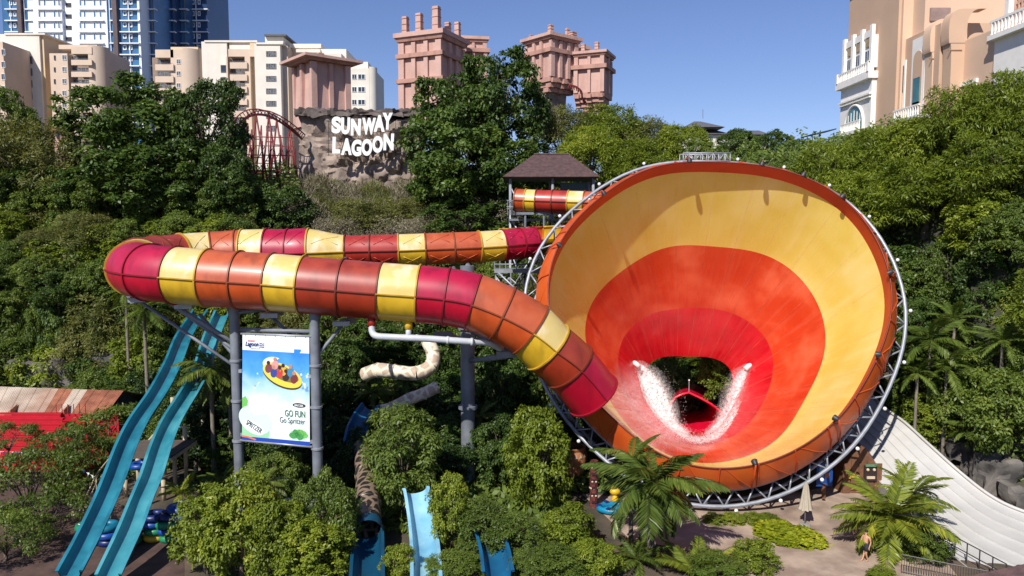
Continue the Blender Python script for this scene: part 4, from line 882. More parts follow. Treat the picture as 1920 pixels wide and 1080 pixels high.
castle('squat pink tower with a wide flat cornice above the rock wall', 602, 99, 118, 240, 5.4, 40, .84, (), 1.7, ((-.05, -.05, .9, 1.1), (-.05, -.05, 1.2, .7)), 1, .55)
def small_turret():
    d = 78; c = P(117, 260, d); z = lambda y: P(117, y, d).z
    t = thing('turret', 'small round pink turret with a pointed terracotta roof', 'turret', (c.x, d, z(330)))
    MB().lathe((c.x, d, 0), [(.75, z(330)), (.75, z(252)), (.95, z(249)), (.95, z(244))], 16).build('wall', PINK, t, 40)
    MB().lathe((c.x, d, 0), [(1.0, z(246)), (1.0, z(245)), (.5, z(230)), (.02, z(217))], 16).build('roof', mat('terracotta', lin((176, 92, 66)), .85, .1), t, 40)
    f = MB(); f.tube([(c.x, d, z(218)), (c.x, d, z(205))], .04, 5); f.add([(c.x, d, z(206)), (c.x - .6, d, z(204)), (c.x, d, z(202))], [(0, 1, 2)]); f.build('weather_vane', DARKM, t)
    for k in range(5): MB().box((c.x + .7 * math.sin(k - 2), d - .72 * math.cos(k - 2), z(256)), (.22, .22, .6), k - 2).build('window', GLASS, t)
small_turret()
# ------------------------------------------------------------------ rock wall and sign
def rock_box(name, label, cx, cy, z0, z1, w, dep, seed, amp=.8, res=.35, m=ROCKM, cat='rock', root=None, group=None, fr=.35):
    """craggy block: box faces subdivided and pushed by layered noise"""
    b = MB(); nx, ny, nz = max(3, int(w / res)), max(3, int(dep / res)), max(3, int((z1 - z0) / res)); o = Vector((seed * 7.3, seed * 3.1, 0))
    def disp(p):
        dd, _ = mnoise.voronoi(p * fr * 1.3 + o); n = (min(dd[1] - dd[0], .7) - .3) * 1.1 + .35 * (mnoise.turbulence(p * fr * 2 + o, 3, True) - .6); q = Vector((mnoise.noise(p * fr + o), mnoise.noise(p * fr + o + Vector((9, 0, 0))), mnoise.noise(p * fr + o + Vector((0, 9, 0))) * .6))
        c = Vector((cx, cy, (z0 + z1) / 2)); dr = (p - c); dr = Vector((dr.x / w, dr.y / dep, dr.z / (z1 - z0))).normalized(); k = mnoise.cell(p * fr * 1.6 + q) - .5
        return p + dr * (n * amp * 1.3 + k * amp * .35) + q * amp * .5
    def face(u, v, nu, nv, org):
        b.grid([[disp(org + u * (i / nu) + v * (j / nv)) for i in range(nu + 1)] for j in range(nv + 1)])
    A = Vector((cx - w / 2, cy - dep / 2, z0)); U, V, Z = Vector((w, 0, 0)), Vector((0, dep, 0)), Vector((0, 0, z1 - z0))
    face(U, Z, nx, nz, A); face(V, Z, ny, nz, A); face(V, Z, ny, nz, A + U); face(U, V, nx, ny, A + Z); face(U, Z, nx, nz, A + V)
    if root: return b.build(name, m, root, 28)
    return tag(b.build(name, m, None, 28, org=(cx, cy, z0)), label, cat, group)
def sign():
    d = 93; x0, x1 = P(557, 270, d).x, P(790, 270, d).x; zt, zb = P(670, 205, d).z, P(670, 360, d).z
    t = thing('rock_wall', 'craggy brown artificial rock wall carrying the white letters', 'rock wall', ((x0 + x1) / 2, d, zb))
    rock_box('rock_face', None, (x0 + x1) / 2, d + 1.6, zb, zt - .6, x1 - x0, 3.2, 3, .95, .28, root=t, fr=.42)
    rock_box('rock_crest', None, (x0 + x1) / 2, d + 1.3, zt - 1.0, zt + .1, x1 - x0 + .5, 3.8, 5, .5, .28, m=mat('rock_crest', lin((104, 94, 90)), .95, .2, 1.2, bump=.6, bscale=3), root=t, fr=.7)
    s = thing('letter_sign', 'large white letters of a park name sign on the rock wall', 'sign', ((x0 + x1) / 2, d - 1.8, zb))
    LT = [('S', 437, 625, 75), ('U', 512, 632, 70), ('N', 595, 642, 78), ('W', 700, 635, 108), ('A', 785, 612, 88), ('Y', 851, 594, 82), ('L', 437, 788, 62), ('A', 520, 800, 86), ('G', 600, 810, 80), ('O', 684, 806, 84), ('O', 771, 782, 84), ('N', 860, 762, 82)]
    for ch, cx, cy, w in LT:
        cu = bpy.data.curves.new('letter', 'FONT'); cu.body = ch; cu.extrude = .12; cu.offset = .055; cu.size = 1
        o = bpy.data.objects.new('letter', cu); COL.objects.link(o); dg = bpy.context.evaluated_depsgraph_get(); me = bpy.data.meshes.new_from_object(o.evaluated_get(dg)); bpy.data.objects.remove(o)
        co = np.array([v.co for v in me.vertices]); lo, hi = co.min(0), co.max(0); W_ = w / 4.32 * (d - 1.9) / F; H_ = 132 / 4.32 * (d - 1.9) / F
        c = P(530 + cx / 4.32, 90 + cy / 4.32, d - 1.9); k = (co - (lo + hi) / 2) / (hi - lo + 1e-9)
        n = np.stack([k[:, 0] * W_ + k[:, 1] * H_ * .04, -k[:, 2] * .35, k[:, 1] * H_], 1) + np.array(c) - np.array(ORG[s.name])
        me.vertices.foreach_set('co', n.reshape(-1)); me.materials.clear(); me.materials.append(mat('letter_white', (.86, .86, .84), .5, .03)); me.update()
        link(bpy.data.objects.new('letter', me), s, None)
    f = MB()
    for yy in (232, 252, 268, 290):
        f.tube([P(612, yy - 4, d - 1.5), P(775, yy + (-6 if yy < 260 else -4), d - 1.5)], .035, 5)
    for xx in range(616, 780, 14): f.tube([P(xx, 226, d - 1.5), P(xx, 292, d - 1.5)], .03, 5); f.tube([P(xx, 240, d - 1.5), P(xx, 238, d + .4)], .03, 5)
    f.build('support_frame', DARKM, s)
sign()
# ------------------------------------------------------------------ roller coaster
def coaster():
    RED = mat('coaster_red', lin((118, 38, 40)), .5, .1); d = 88
    t = thing('roller_coaster', 'dark red arched roller coaster track on trestle legs', 'roller coaster', (P(500, 330, d).x, d, 20))
    path = crom([P(428, 262, d - 2), P(446, 228, d - 1), P(462, 212, d), P(480, 206, d), P(500, 208, d + .5), P(522, 218, d + 1), P(540, 230, d + 2), P(556, 243, d + 3), P(566, 252, d + 4)], 6)
    off = Vector((.25, .55, 0))
    a = [Vector(p) + off for p in path]; b = [Vector(p) - off for p in path]; sp = [Vector(p) - Vector((0, 0, .55)) for p in path]
    for q, r in ((a, .075), (b, .075)): MB().tube(q, r, 6).build('rail', RED, t, True)
    MB().tube(sp, .14, 7).build('spine', RED, t, True)
    for i in range(0, len(path), 2): MB().tube([a[i], sp[i], b[i]], .05, 5).build('tie', RED, t)
    for px, dd in ((460, 0), (480, 0), (502, .5), (520, 1), (543, 2)):
        top = min(path, key=lambda p: abs(proj(Vector(p))[0] - px)); top = Vector(top) - Vector((0, 0, .6)); z = terr(top.x, top.y)
        for s in (-1, 1): MB().tube([top, Vector((top.x + s * .95, top.y + s * .5, z))], .11, 7).build('leg', RED, t, True)
        for f in (.35, .62, .85): MB().tube([top.lerp(Vector((top.x - .95, top.y - .5, z)), f), top.lerp(Vector((top.x + .95, top.y + .5, z)), f)], .06, 5).build('brace', RED, t)
    for px in (452, 468, 486, 498, 512, 530, 548):
        q = P(px, 330, d - 1.6); tp = P(px + (4 if px < 500 else -4), 235 + abs(px - 486) * .42, d - 1.6)
        for s in (-1, 1): MB().tube([tp, q + Vector((s * .5, 0, -1))], .07, 6).build('leg', RED, t, True)
    for yy in (272, 305): MB().tube([P(446, yy, d - 1.6), P(552, yy + 3, d - 1.6)], .05, 5).build('brace', RED, t)
    for x0_ in range(446, 548, 17): MB().tube([P(x0_, 305, d - 1.6), P(x0_ + 17, 273, d - 1.6)], .045, 5).build('brace', RED, t)
    lo = crom([P(430, 318, d - 3), P(470, 322, d - 3), P(510, 324, d - 3), P(560, 318, d - 3)], 5)
    for o_ in (-.5, .5): MB().tube([Vector(p) + Vector((0, o_, .2)) for p in lo], .07, 6).build('rail', RED, t, True)
    for px in (440, 455, 475, 492, 508, 526, 541, 554): q = P(px, 330, d - 3); MB().tube([q, P(px, 262 + abs(px - 500) * .3, d - 3)], .08, 6).build('post', RED, t)
    for yy in (256, 290): MB().tube([P(450, yy, d - 3), P(556, yy + 2, d - 3)], .06, 5).build('brace', RED, t)
    # small loop of track showing between the two right-hand towers
    t2 = thing('roller_coaster_track', 'short dark red track curve between the two bracketed pink towers', 'roller coaster', P(1085, 190, 104))
    pth = crom([P(1066, 160, 104), P(1080, 163, 104), P(1090, 172, 104), P(1092, 184, 104.5), P(1098, 192, 105)], 6)
    for o_ in (-.4, .4): MB().tube([Vector(p) + Vector((0, o_, 0)) for p in pth], .08, 6).build('rail', RED, t2, True)
    for i in range(0, len(pth), 2): MB().tube([Vector(pth[i]) + Vector((0, -.4, 0)), Vector(pth[i]) + Vector((.1, 0, -.5)), Vector(pth[i]) + Vector((0, .4, 0))], .05, 5).build('tie', RED, t2)
coaster()
# ------------------------------------------------------------------ sandy hotel on the right hill
def hotel():
    TAN = mat('hotel_tan', lin((200, 168, 142)), .85, .04, .3, streak=(lin((190, 158, 130)), (.8, .8, .08), .3)); LT = mat('hotel_pale', lin((214, 182, 156)), .85, .04, .3); HW = mat('hotel_white', lin((236, 232, 226)), .7, .04)
    X = 37.8; t = thing('hotel_building', 'sandy Moorish hotel with white arched bays on the right hilltop', 'building', (45, 72, 20))
    def wall(x0, x1, y0, y1, z0, z1, m, nm='wall'): return MB().box(((x0 + x1) / 2, (y0 + y1) / 2, (z0 + z1) / 2), (x1 - x0, y1 - y0, z1 - z0)).build(nm, m, t)
    zr = PX(1577, 6, X).z
    wall(X, X + 26, 75, 86, 20, zr, TAN, 'main_wall'); wall(X - .25, X + 26, 74.8, 86.3, zr, zr + .35, LT, 'roof_edge')
    wall(X + .25, X + 26, 74.6, 75, 20, zr - .1, LT, 'front_wall')
    wall(X + 1.2, X + 26, 72.5, 75, 34.0, zr + 4, LT, 'upper_wall'); MB().box((X + 2.6, 72.42, PX(1722, 45, X + 2.4).z), (1.9, .16, 1.2)).build('louvre', mat('louvre', lin((150, 128, 120)), .7), t)
    X2 = 38.4; z2 = PX(1690, 78, X2).z; wall(X2, X2 + 25, 68.6, 74.6, 20, z2, TAN, 'wing_wall')
    X3 = 40.6; wall(X3, X3 + 25, 58, 68.6, 20, 52, TAN, 'wing_wall'); wall(X3 - .9, X3 + 1, 61.6, 68.0, 20, PX(1790, 92, X3).z, LT, 'lower_wing_wall')
    # white bay, built on the left-facing wall
    def panel(px0, px1, y0, y1, out, m, nm, par, XX=X, thick=None):   # panel proud of the wall; y at the px0 end
        d0, d1 = PX(px0, 100, XX).y, PX(px1, 100, XX).y; za, zb_ = PX(px0, y0, XX).z, PX(px0, y1, XX).z
        return MB().box((XX - out + (thick or out) / 2, (d0 + d1) / 2, (za + zb_) / 2), (thick or out, abs(d0 - d1), abs(za - zb_))).build(nm, m, par)
    bay = panel(1588, 1646, 163, 260, .5, HW, 'white_bay', t); panel(1585, 1648, 158, 170, 1.0, HW, 'balcony_slab', t)
    up = panel(1588, 1646, 95, 150, .3, HW, 'upper_bay', t)
    def arch(par, yc, z0, w, zs, m, x, nm='window', th=.1):
        pts = [(x, yc - w / 2, z0), (x, yc + w / 2, z0)] + [(x, yc + w / 2 * math.cos(a), zs + w / 2 * math.sin(a)) for a in [math.pi * i / 12 for i in range(13)]]
        return MB().prism(pts, (-th, 0, 0)).build(nm, m, par)
    yA, yB = PX(1588, 100, X).y, PX(1646, 100, X).y
    zb0, zb1 = PX(1588, 150, X).z, PX(1588, 95, X).z
    for k in range(4): y = yA + (yB - yA) * (.06 + .293 * k); MB().box((X - .42, y, (zb0 + zb1) / 2 + .3), (.36, .5, zb1 - zb0 + 1.6)).build('pilaster', HW, up)
    for k in range(3):
        y = yA + (yB - yA) * (.205 + .293 * k); MB().box((X - .34, y, zb0 + 1.0), (.08, .95, 1.9)).build('window', GLASS, up); MB().box((X - .37, y, zb0 + 1.0), (.04, .08, 1.9)).build('mullion', WHITE, up.children[-1])
        arch(up, y, zb0 + 2.35, 1.0, zb0 + 2.85, mat('arch_grille', lin((170, 150, 120)), .7), X - .3)
        MB().box((X - .34, y, zb1 + .35), (.22, 1.5, .7)).build('capping', HW, up)
    zs = PX(1585, 158, X).z; bl = MB().box((X - .92, (yA + yB) / 2, zs + .9), (.14, yA - yB + .3, .14)).build('handrail', HW, t)
    zs2 = PX(1579, 256, X).z
    BAL = proto_mesh(MB().lathe((0, 0, 0), [(.09, 0), (.09, .08), (.05, .14), (.1, .35), (.06, .62), (.09, .72), (.09, .8)], 8), 'baluster', HW, True)
    n = 18
    for k in range(n): y = yB + (yA - yB) * (k + .5) / n; inst('baluster', BAL, t, (X - .92, y, zs + .04))
    for k in (0, 1): MB().box((X - .92, (yA, yB)[k], zs + .5), (.3, .3, 1.05)).build('balcony_pier', HW, t)
    yc = (yA + yB) / 2; arch(bay, yc, zs2 + .1, (yA - yB) * .56, zs2 + .7, GLASS_T, X - .5, 'arched_window', .06)
    for k in (-2, -1, 0, 1, 2): MB().box((X - .58, yc + k * .7, zs2 + 1.2), (.06, .09, 2.2 - abs(k) * .35)).build('mullion', HW, bay.children[-1] if bay.children[-1].name.startswith('arched') else bay)
    rim = []
    w = (yA - yB) * .56 / 2
    for a in [math.pi * i / 14 for i in range(15)]: rim.append((X - .56, yc + w * 1.06 * math.cos(a), zs2 + .7 + w * 1.06 * math.sin(a)))
    MB().tube([(X - .56, yc + w * 1.06, zs2)] + rim + [(X - .56, yc - w * 1.06, zs2)], .16, 6).build('arch_moulding', HW, bay, True)
    MB().box((X - 1.0, yc, zs2 + 1.0), (.14, w * 2.3, .12)).build('handrail', HW, bay)
    for k in range(14): inst('baluster', BAL, t, (X - 1.0, yc - w * 1.1 + w * 2.2 * k / 13, zs2 + .12))
    MB().box((X - .8, yc, zs2 - .1), (.7, w * 2.5, .4)).build('balcony_slab', HW, bay)
    MB().box((X - .62, yc, PX(1580, 197, X).z), (.3, yA - yB + .1, .18)).build('moulding', HW, bay); MB().box((X - .62, yc, PX(1580, 203, X).z), (.24, yA - yB, .12)).build('moulding', HW, bay)
    for s in (-1, 1):
        MB().lathe((0, 0, 0), [(.3, 0), (.32, .08), (.2, .08)], 14).build('roundel', HW, t, 30); o = t.children[-1]; o.data.transform(Matrix.Translation(ORG[t.name])); o.location = Vector((X - .5, yc + s * w * .98, zs2 + 2.6)) - ORG[t.name]; o.rotation_euler = (0, R(-90), 0)
    # wing windows
    def slot(y, zA, zB, w_, m, XX, nm='window'): return MB().box((XX - .05, y, (zA + zB) / 2), (.1, w_, zB - zA)).build(nm, m, t)
    zt = PX(1690, 122, X2).z; yw = PX(1692, 150, X2).y
    fr_ = slot(yw, 22, zt + .3, 1.35, HW, X2, 'window_surround'); MB().box((X2 - .13, yw, zt - 1.5), (.06, .8, 2.6)).build('window', GLASS, fr_); MB().box((X2 - .13, yw, 26.5), (.06, .8, 2.0)).build('window', GLASS, fr_); MB().box((X2 - .13, yw, (zt - 2.8 + 27.5) / 2), (.06, .8, zt - 2.9 - 27.5)).build('spandrel', TAN, fr_)
    yw2 = PX(1722, 150, X2).y; zt2 = PX(1722, 72, X2).z
    fr2 = slot(yw2, 22, zt2, 2.3, HW, X2, 'window_surround'); arch(fr2, yw2, 24, 1.6, zt2 - 2.0, TAN, X2 - .1, 'niche', .05); MB().box((X2 - .18, yw2, zt2 - 5.2), (.06, 1.1, 3.0)).build('window', GLASS_T, fr2); MB().box((X2 - .18, yw2, 27.3), (.06, 1.1, 2.4)).build('window', GLASS_T, fr2)
    zs3 = PX(1705, 228, X2).z; MB().box((X2 - .7, yw2 - .3, zs3), (1.3, 4.6, .3)).build('balcony_slab', HW, t); MB().box((X2 - 1.2, yw2 - .3, zs3 + 1.05), (.16, 4.6, .14)).build('handrail', HW, t)
    for k in range(11): inst('baluster', BAL, t, (X2 - 1.2, yw2 - 2.4 + .42 * k, zs3 + .15))
    # two S-shaped ducts
    for k, (px, yy, xo) in enumerate(((1742, 42, 0), (1776, 24, .25))):
        p = PX(px, 150, X2 + xo); top = PX(px, yy, X2 + xo).z; w_ = .62; pr = [(p.x - .1, 20), (p.x - .1, top - 4.2), (p.x - .35, top - 2.8), (p.x - .4, top - 1.3), (p.x - .15, top - .4), (p.x + .4, top), (p.x + 1.2, top + .05)]
        pr = [tuple(q) for q in crom(pr, 4)]; b = MB()
        rows = [[(x - .0, p.y + s * w_, z) for s in (-1, 1)] + [(x + 1.6, p.y + w_, z), (x + 1.6, p.y - w_, z)] for x, z in pr]
        b.grid(rows, closed=True); o = b.build('curved_duct', LT if k == 0 else TAN, t, 40)
        for q in (3.5, 7, 10.5): MB().box((p.x + .2, p.y - w_ - .02, top - q), (1.2, .08, .08)).build('duct_joint', mat('duct_joint', lin((150, 120, 96)), .8), o)
    # near white bay with lattice on the right border
    X4 = X3; yy0, yy1 = 58.0, 62.6
    z4 = PX(1875, 78, X4).z; MB().box((X4 - .55, (yy0 + yy1) / 2, z4 - 2), (1.1, yy1 - yy0, 3.8)).build('white_bay', HW, t); MB().box((X4 - .8, (yy0 + yy1) / 2, z4), (1.7, yy1 - yy0 + .3, .4)).build('balcony_slab', HW, t)
    for k in range(11): inst('baluster', BAL, t, (X4 - 1.45, yy0 + .25 + (yy1 - yy0 - .4) * k / 10, z4 + .2), 0, (1.3, 1.3, 1.2))
    MB().box((X4 - 1.45, (yy0 + yy1) / 2, z4 + 1.28), (.22, yy1 - yy0 + .2, .2)).build('handrail', HW, t)
    for y in (yy1 - .5, 59.2): MB().box((X4 - .3, y, z4 + 3.4), (.6, .5, 6.4)).build('pilaster', HW, t)
    lat = MB().box((X4 - .06, 60.6, z4 + 3.4), (.1, 2.4, 6)).build('lattice_backing', mat('lattice_dark', lin((120, 80, 70)), .8), t); PK = mat('lattice_pink', lin((214, 170, 150)), .8)
    for k in range(10): MB().box((X4 - .13, 60.6, z4 + .8 + k * .58), (.1, 2.4, .24)).build('lattice_bar', PK, lat)
    for k in range(6): MB().box((X4 - .15, 59.6 + k * .42, z4 + 3.4), (.1, .17, 6)).build('lattice_bar', PK, lat)
    MB().box((X4 - 1.0, (yy0 + yy1) / 2, z4 - 5.6), (.5, yy1 - yy0, 3.6)).build('lower_bay', HW, t); arch(t, 60, z4 - 7, 2.2, z4 - 5.9, mat('arch_grille', lin((170, 150, 120)), .7), X4 - 1.25, 'arched_window', .06)
    # plain surround below, lamp, parapet steps
    zz = PX(1810, 160, X3 - .9).z; yq = PX(1815, 170, X3 - .9).y
    for s in (-1, 1): MB().box((X3 - 1.0, yq + s * 1.2, zz - 2), (.25, .3, 4)).build('window_surround', HW, t)
    MB().box((X3 - 1.0, yq, zz + .1), (.25, 2.8, .35)).build('window_surround', HW, t)
    MB().box((X3 - 1.15, PX(1796, 130, X3 - .9).y, PX(1796, 128, X3 - .9).z), (.5, .7, .25)).build('wall_lamp', mat('lamp_brass', lin((150, 120, 80)), .5), t)
    MB().tube([(X3 - .1, 61.3, 22), (X3 - .1, 61.3, 45)], .12, 6).build('drainpipe', TAN, t)
    a = thing('awning', 'dark green awning beside the left foot of the sandy hotel', 'awning', P(1545, 262, 84)); q = P(1548, 243, 84)
    MB().prism([q + Vector((-1.6, 0, -.5)), q + Vector((1.2, 0, .15)), q + Vector((1.2, 0, .02)), q + Vector((-1.6, 0, -.62))], (0, 3, 0)).build('canopy', mat('awning_green', lin((22, 58, 66)), .7), a)
    for s in (-1.4, 1.0): MB().tube([q + Vector((s, .1, -.4)), q + Vector((s, .1, -3))], .05, 5).build('post', DARKM, a)
hotel()
# ------------------------------------------------------------------ slide supports
def supports():
    G = STEEL_DK
    col = thing('support_column', 'thick single grey column carrying the tube slide', 'column', (P(878, 900, 47.5).x, 47.5, 0)); cx = ORG[col.name].x
    MB().tube([(cx, 47.5, 0), (cx, 47.5, 14.35)], .45, 20).build('shaft', STEEL_DK, col, 40)
    for z in (5.2, 10.4): MB().lathe((cx, 47.5, z), [(.45, -.12), (.62, -.1), (.62, .1), (.45, .12)], 20).build('flange', STEEL_DK, col, 30)
    for a, b, r in (((cx, 47.5, 8.2), P(950, 668, 43.2), .16), ((cx, 47.5, 10.3), P(958, 660, 43.2), .14), ((cx, 47.5, 9.5), P(840, 628, 43.5), .15), ((cx, 47.5, 14.2), P(878, 497, 52.6), .2), ((cx, 47.5, 11.5), P(850, 500, 52.4), .14)):
        MB().tube([a, b], r, 8).build('arm', G, col, True)
    MB().box(P(955, 664, 43.1), (1.5, .5, .35), .1).build('cradle', G, col); MB().box(P(830, 627, 43.2), (1.1, .5, .3)).build('cradle', G, col)
    poles = []
    for px, d, top, lab in ((446, 43.4, 13.2, 'left grey pole of the poster stand under the tube slide'), (594, 41.9, 12.6, 'right grey pole of the poster stand under the tube slide')):
        b = P(px, 800, d); t = thing('support_pole', lab, 'pole', (b.x, d, 0)); poles.append(t); r = .29
        MB().tube([(b.x, d, 0), (b.x, d, top)], r, 18).build('shaft', STEEL_DK, t, 40)
        for z in (4.2, 6.6, 9.0): MB().lathe((b.x, d, z), [(r, -.07), (r + .06, -.06), (r + .06, .06), (r, .07)], 18).build('clamp_band', STEEL, t, 30)
        for z in (1.0, 4.6, 8.4): MB().box((b.x + (.3 if px < 500 else -.3), d - .12, z), (.2, .16, .2)).build('bolt_plate', STEEL, t)
    x0, d0 = ORG[poles[0].name].x, 43.4; x1, d1 = ORG[poles[1].name].x, 41.9
    def arms(t, L):
        for a, b, r in L: MB().tube([a, b], r, 7).build('arm', G, t, True)
    arms(poles[0], [((x0, d0, 8.6), P(258, 562, 45), .1), ((x0, d0, 10.0), P(330, 574, 44), .13), ((x0, d0, 11.8), P(500, 580, 43.5), .12), ((x0, d0, 11.0), P(400, 478, 50.5), .15), ((x0, d0, 9.6), P(300, 555, 48.5), .12), ((x0, d0, 9.2), P(375, 590, 46), .12)])
    arms(poles[1], [((x1, d1, 9.4), P(505, 590, 43.5), .11), ((x1, d1, 9.4), P(645, 606, 42.8), .11), ((x1, d1, 11.3), P(650, 480, 51), .15), ((x1, d1, 12.1), P(700, 590, 44), .13)])
    for px, py, d in ((258, 562, 44.6), (345, 574, 43), (505, 591, 42.6), (640, 606, 42.4)): MB().box(P(px, py, d), (.95, .6, .26), .2).build('cradle', STEEL, poles[0 if px < 450 else 1]); MB().bar(P(px, py - 2, d), P(px + 25, py - 6, d + .6), .22, .34).build('cradle_beam', G, poles[0 if px < 450 else 1])
    MB().tube([P(452, 618, 43.2), P(592, 622, 41.9)], .13, 8).build('cross_beam', G, poles[0], True)
    MB().prism([P(222, 532, 46.5), P(245, 570, 46.2), P(258, 566, 45.5)], (.3, .8, 0)).build('gusset', G, poles[0])
    for i, (a, b, r) in enumerate(((P(535, 936, 42.2), P(594, 932, 41.9), .09), (P(535, 945, 42.2), P(594, 952, 41.9), .09), (P(545, 962, 42), P(594, 964, 41.8), .09))): MB().tube([a, b], r, 6).build('foot_brace', STEEL, poles[1], True)
    pi = thing('water_pipe', 'white water pipe running under the tube slide to the column', 'pipe', P(700, 640, 41.5))
    PW = mat('pipe_white', lin((190, 194, 200)), .5, .08)
    MB().tube(crom([P(697, 606, 41.6), P(698, 622, 41.5), P(706, 630, 41.4), P(730, 632, 41.4), P(800, 635, 41.4), P(870, 640, 41.6), P(915, 643, 42.2), P(940, 655, 43)], 5), .19, 12).build('main_pipe', PW, pi, True)
    MB().tube([P(766, 612, 41.6), P(766, 634, 41.4)], .16, 10).build('branch_pipe', PW, pi, True)
    for px, py, c in ((697, 606, TLO['R']), (766, 611, TLO['y'])): q = P(px, py, 41.6); MB().tube([q + Vector((0, 0, .35)), q - Vector((0, 0, .2))], .22, 12).build('outlet_collar', c, pi, True)
    for px, py in ((782, 634.5), (840, 638), (885, 641)): q = P(px, py, 41.5); MB().tube([q - Vector((.07, 0, 0)), q + Vector((.07, 0, 0))], .23, 12).build('pipe_coupling', PW, pi, True)
    # raised drop floors seen under two front segments
supports()
# ------------------------------------------------------------------ poster between the poles
def text_mesh(body, size=1, shear=0, off=0):
    cu = bpy.data.curves.new('text', 'FONT'); cu.body = body; cu.size = size; cu.shear = shear; cu.offset = off
    o = bpy.data.objects.new('text', cu); COL.objects.link(o); dg = bpy.context.evaluated_depsgraph_get(); me = bpy.data.meshes.new_from_object(o.evaluated_get(dg)); bpy.data.objects.remove(o); return me
def poster():
    TL, TR, BL, BR = P(455, 627, 43.1), P(580, 632, 41.7), P(454, 824, 43.1), P(581, 836, 41.7)
    nrm = (TR - TL).cross(BL - TL).normalized(); nrm = -nrm if nrm.y > 0 else nrm
    t = thing('poster', 'tall advertising poster with a raft and a water bottle hung between two poles', 'poster', P(517, 830, 42.4))
    def bp(u, v, k=0): return (TL * (1 - u) + TR * u) * (1 - v) + (BL * (1 - u) + BR * u) * v + nrm * (.004 * k + .012)
    m = bpy.data.materials.new('poster_print'); m.use_nodes = True; nt = m.node_tree; b = nt.nodes['Principled BSDF']; L = nt.links.new; b.inputs['Roughness'].default_value = .6
    g = node(nt, 'ShaderNodeNewGeometry'); sx = node(nt, 'ShaderNodeSeparateXYZ'); L(g.outputs['Position'], sx.inputs[0]); mr = node(nt, 'ShaderNodeMapRange'); mr.inputs[1].default_value = BL.z; mr.inputs[2].default_value = TL.z; L(sx.outputs[2], mr.inputs[0])
    nz = node(nt, 'ShaderNodeTexNoise'); nz.inputs['Scale'].default_value = 1.1; nz.inputs['Detail'].default_value = 5; L(g.outputs['Position'], nz.inputs['Vector']); ad = node(nt, 'ShaderNodeMath', operation='MULTIPLY_ADD'); L(nz.outputs[0], ad.inputs[0]); ad.inputs[1].default_value = .3; L(mr.outputs[0], ad.inputs[2])
    rp = node(nt, 'ShaderNodeValToRGB'); e = rp.color_ramp.elements; e[0].position = .2; e[0].color = (*lin((214, 236, 226)), 1); e[1].position = 1.0; e[1].color = (*lin((44, 128, 206)), 1)
    for pos, c in ((.45, (232, 240, 246)), (.66, (170, 208, 238)), (.8, (84, 164, 226))): x = e.new(pos); x.color = (*lin(c), 1)
    L(ad.outputs[0], rp.inputs[0]); L(rp.outputs[0], b.inputs['Base Color'])
    MB().prism([bp(0, 0), bp(1, 0), bp(1, 1), bp(0, 1)], -nrm * .03).build('sheet', m, t)
    ink = lambda n, c: mat('ink_' + n, lin(c), .6, .02)
    def poly(uv, k, mm, nm='printed_shape'): return MB().add([bp(u, v, k) for u, v in uv], [tuple(range(len(uv)))]).build(nm, mm, t)
    def ell(cx, cy, a, b_, rot=0, n=28): 
        o = []
        for i in range(n): q = 2 * math.pi * i / n; x = a * math.cos(q); y = b_ * math.sin(q); c, s = math.cos(rot), math.sin(rot); o.append((cx + (x * c - y * s), cy + (x * s + y * c) * .635))
        return o
    poly([(0, 0), (1, 0), (1, .15), (0, .145)], 1, ink('header', (224, 228, 236)), 'header')
    poly([(0, .965), (1, .962), (1, 1), (0, 1)], 1, ink('footer_blue', (30, 70, 170)), 'footer')
    poly([(0, .955), (.1, .96), (.22, .985), (.2, .995), (.08, .975), (0, .972)], 2, ink('swoosh', (226, 120, 80)), 'swoosh')
    # bottle, foliage
    gr = [ink('green_pale', (204, 230, 214)), ink('green', (150, 208, 162)), ink('leaf_green', (110, 190, 90)), ink('white', (244, 248, 248))]
    poly([(0, .6), (.05, .58), (.09, .62), (.08, .7), (.0, .76)], 1, gr[2])
    poly([(.0, .78), (.1, .76), (.3, .82), (.42, .9), (.4, .962), (0, .962)], 1, gr[1]); poly(ell(.27, .66, .17, .2, .5), 2, ink('bottle', (214, 232, 232))); poly(ell(.25, .655, .1, .16, .5), 3, ink('bottle_shine', (236, 244, 244)))
    poly(ell(.2, .8, .26, .2, .45), 2, gr[0]); poly(ell(.17, .875, .18, .085, .42), 3, gr[3], 'bottle_label')
    rg = random.Random(3)
    for k in range(14): poly(ell(.7 + .24 * rg.random(), .925 - .04 * rg.random(), .03 + .03 * rg.random(), .03 + .03 * rg.random()), 1 + k % 3, [gr[1], gr[2], ink('leaf_dark_ink', (70, 150, 80))][k % 3])
    # splash
    for k in range(46):
        a = rg.uniform(0, 6.28); r = rg.uniform(.2, .42); cx, cy = .56 + r * math.cos(a) * 1.05, .41 + abs(r * math.sin(a)) * .45 - (.12 if math.sin(a) < 0 else 0); s = rg.uniform(.012, .035)
        poly([(cx, cy), (cx + s, cy - s * .4), (cx + s * 1.6, cy + s * .5), (cx + s * .3, cy + s * .7)], 1, ink('splash', (214, 230, 246)) if k % 3 else ink('splash_dark', (110, 150, 200)))
    poly(ell(.47, .26, .16, .1), 1, ink('splash', (214, 230, 246)))
    poly(ell(.605, .375, .305, .16, .38), 3, ink('raft_shadow', (70, 60, 30))); poly(ell(.605, .36, .305, .155, .38), 4, ink('raft_yellow', (236, 206, 74)), 'raft'); poly(ell(.62, .345, .24, .1, .38), 5, ink('raft_inside', (120, 110, 70)))
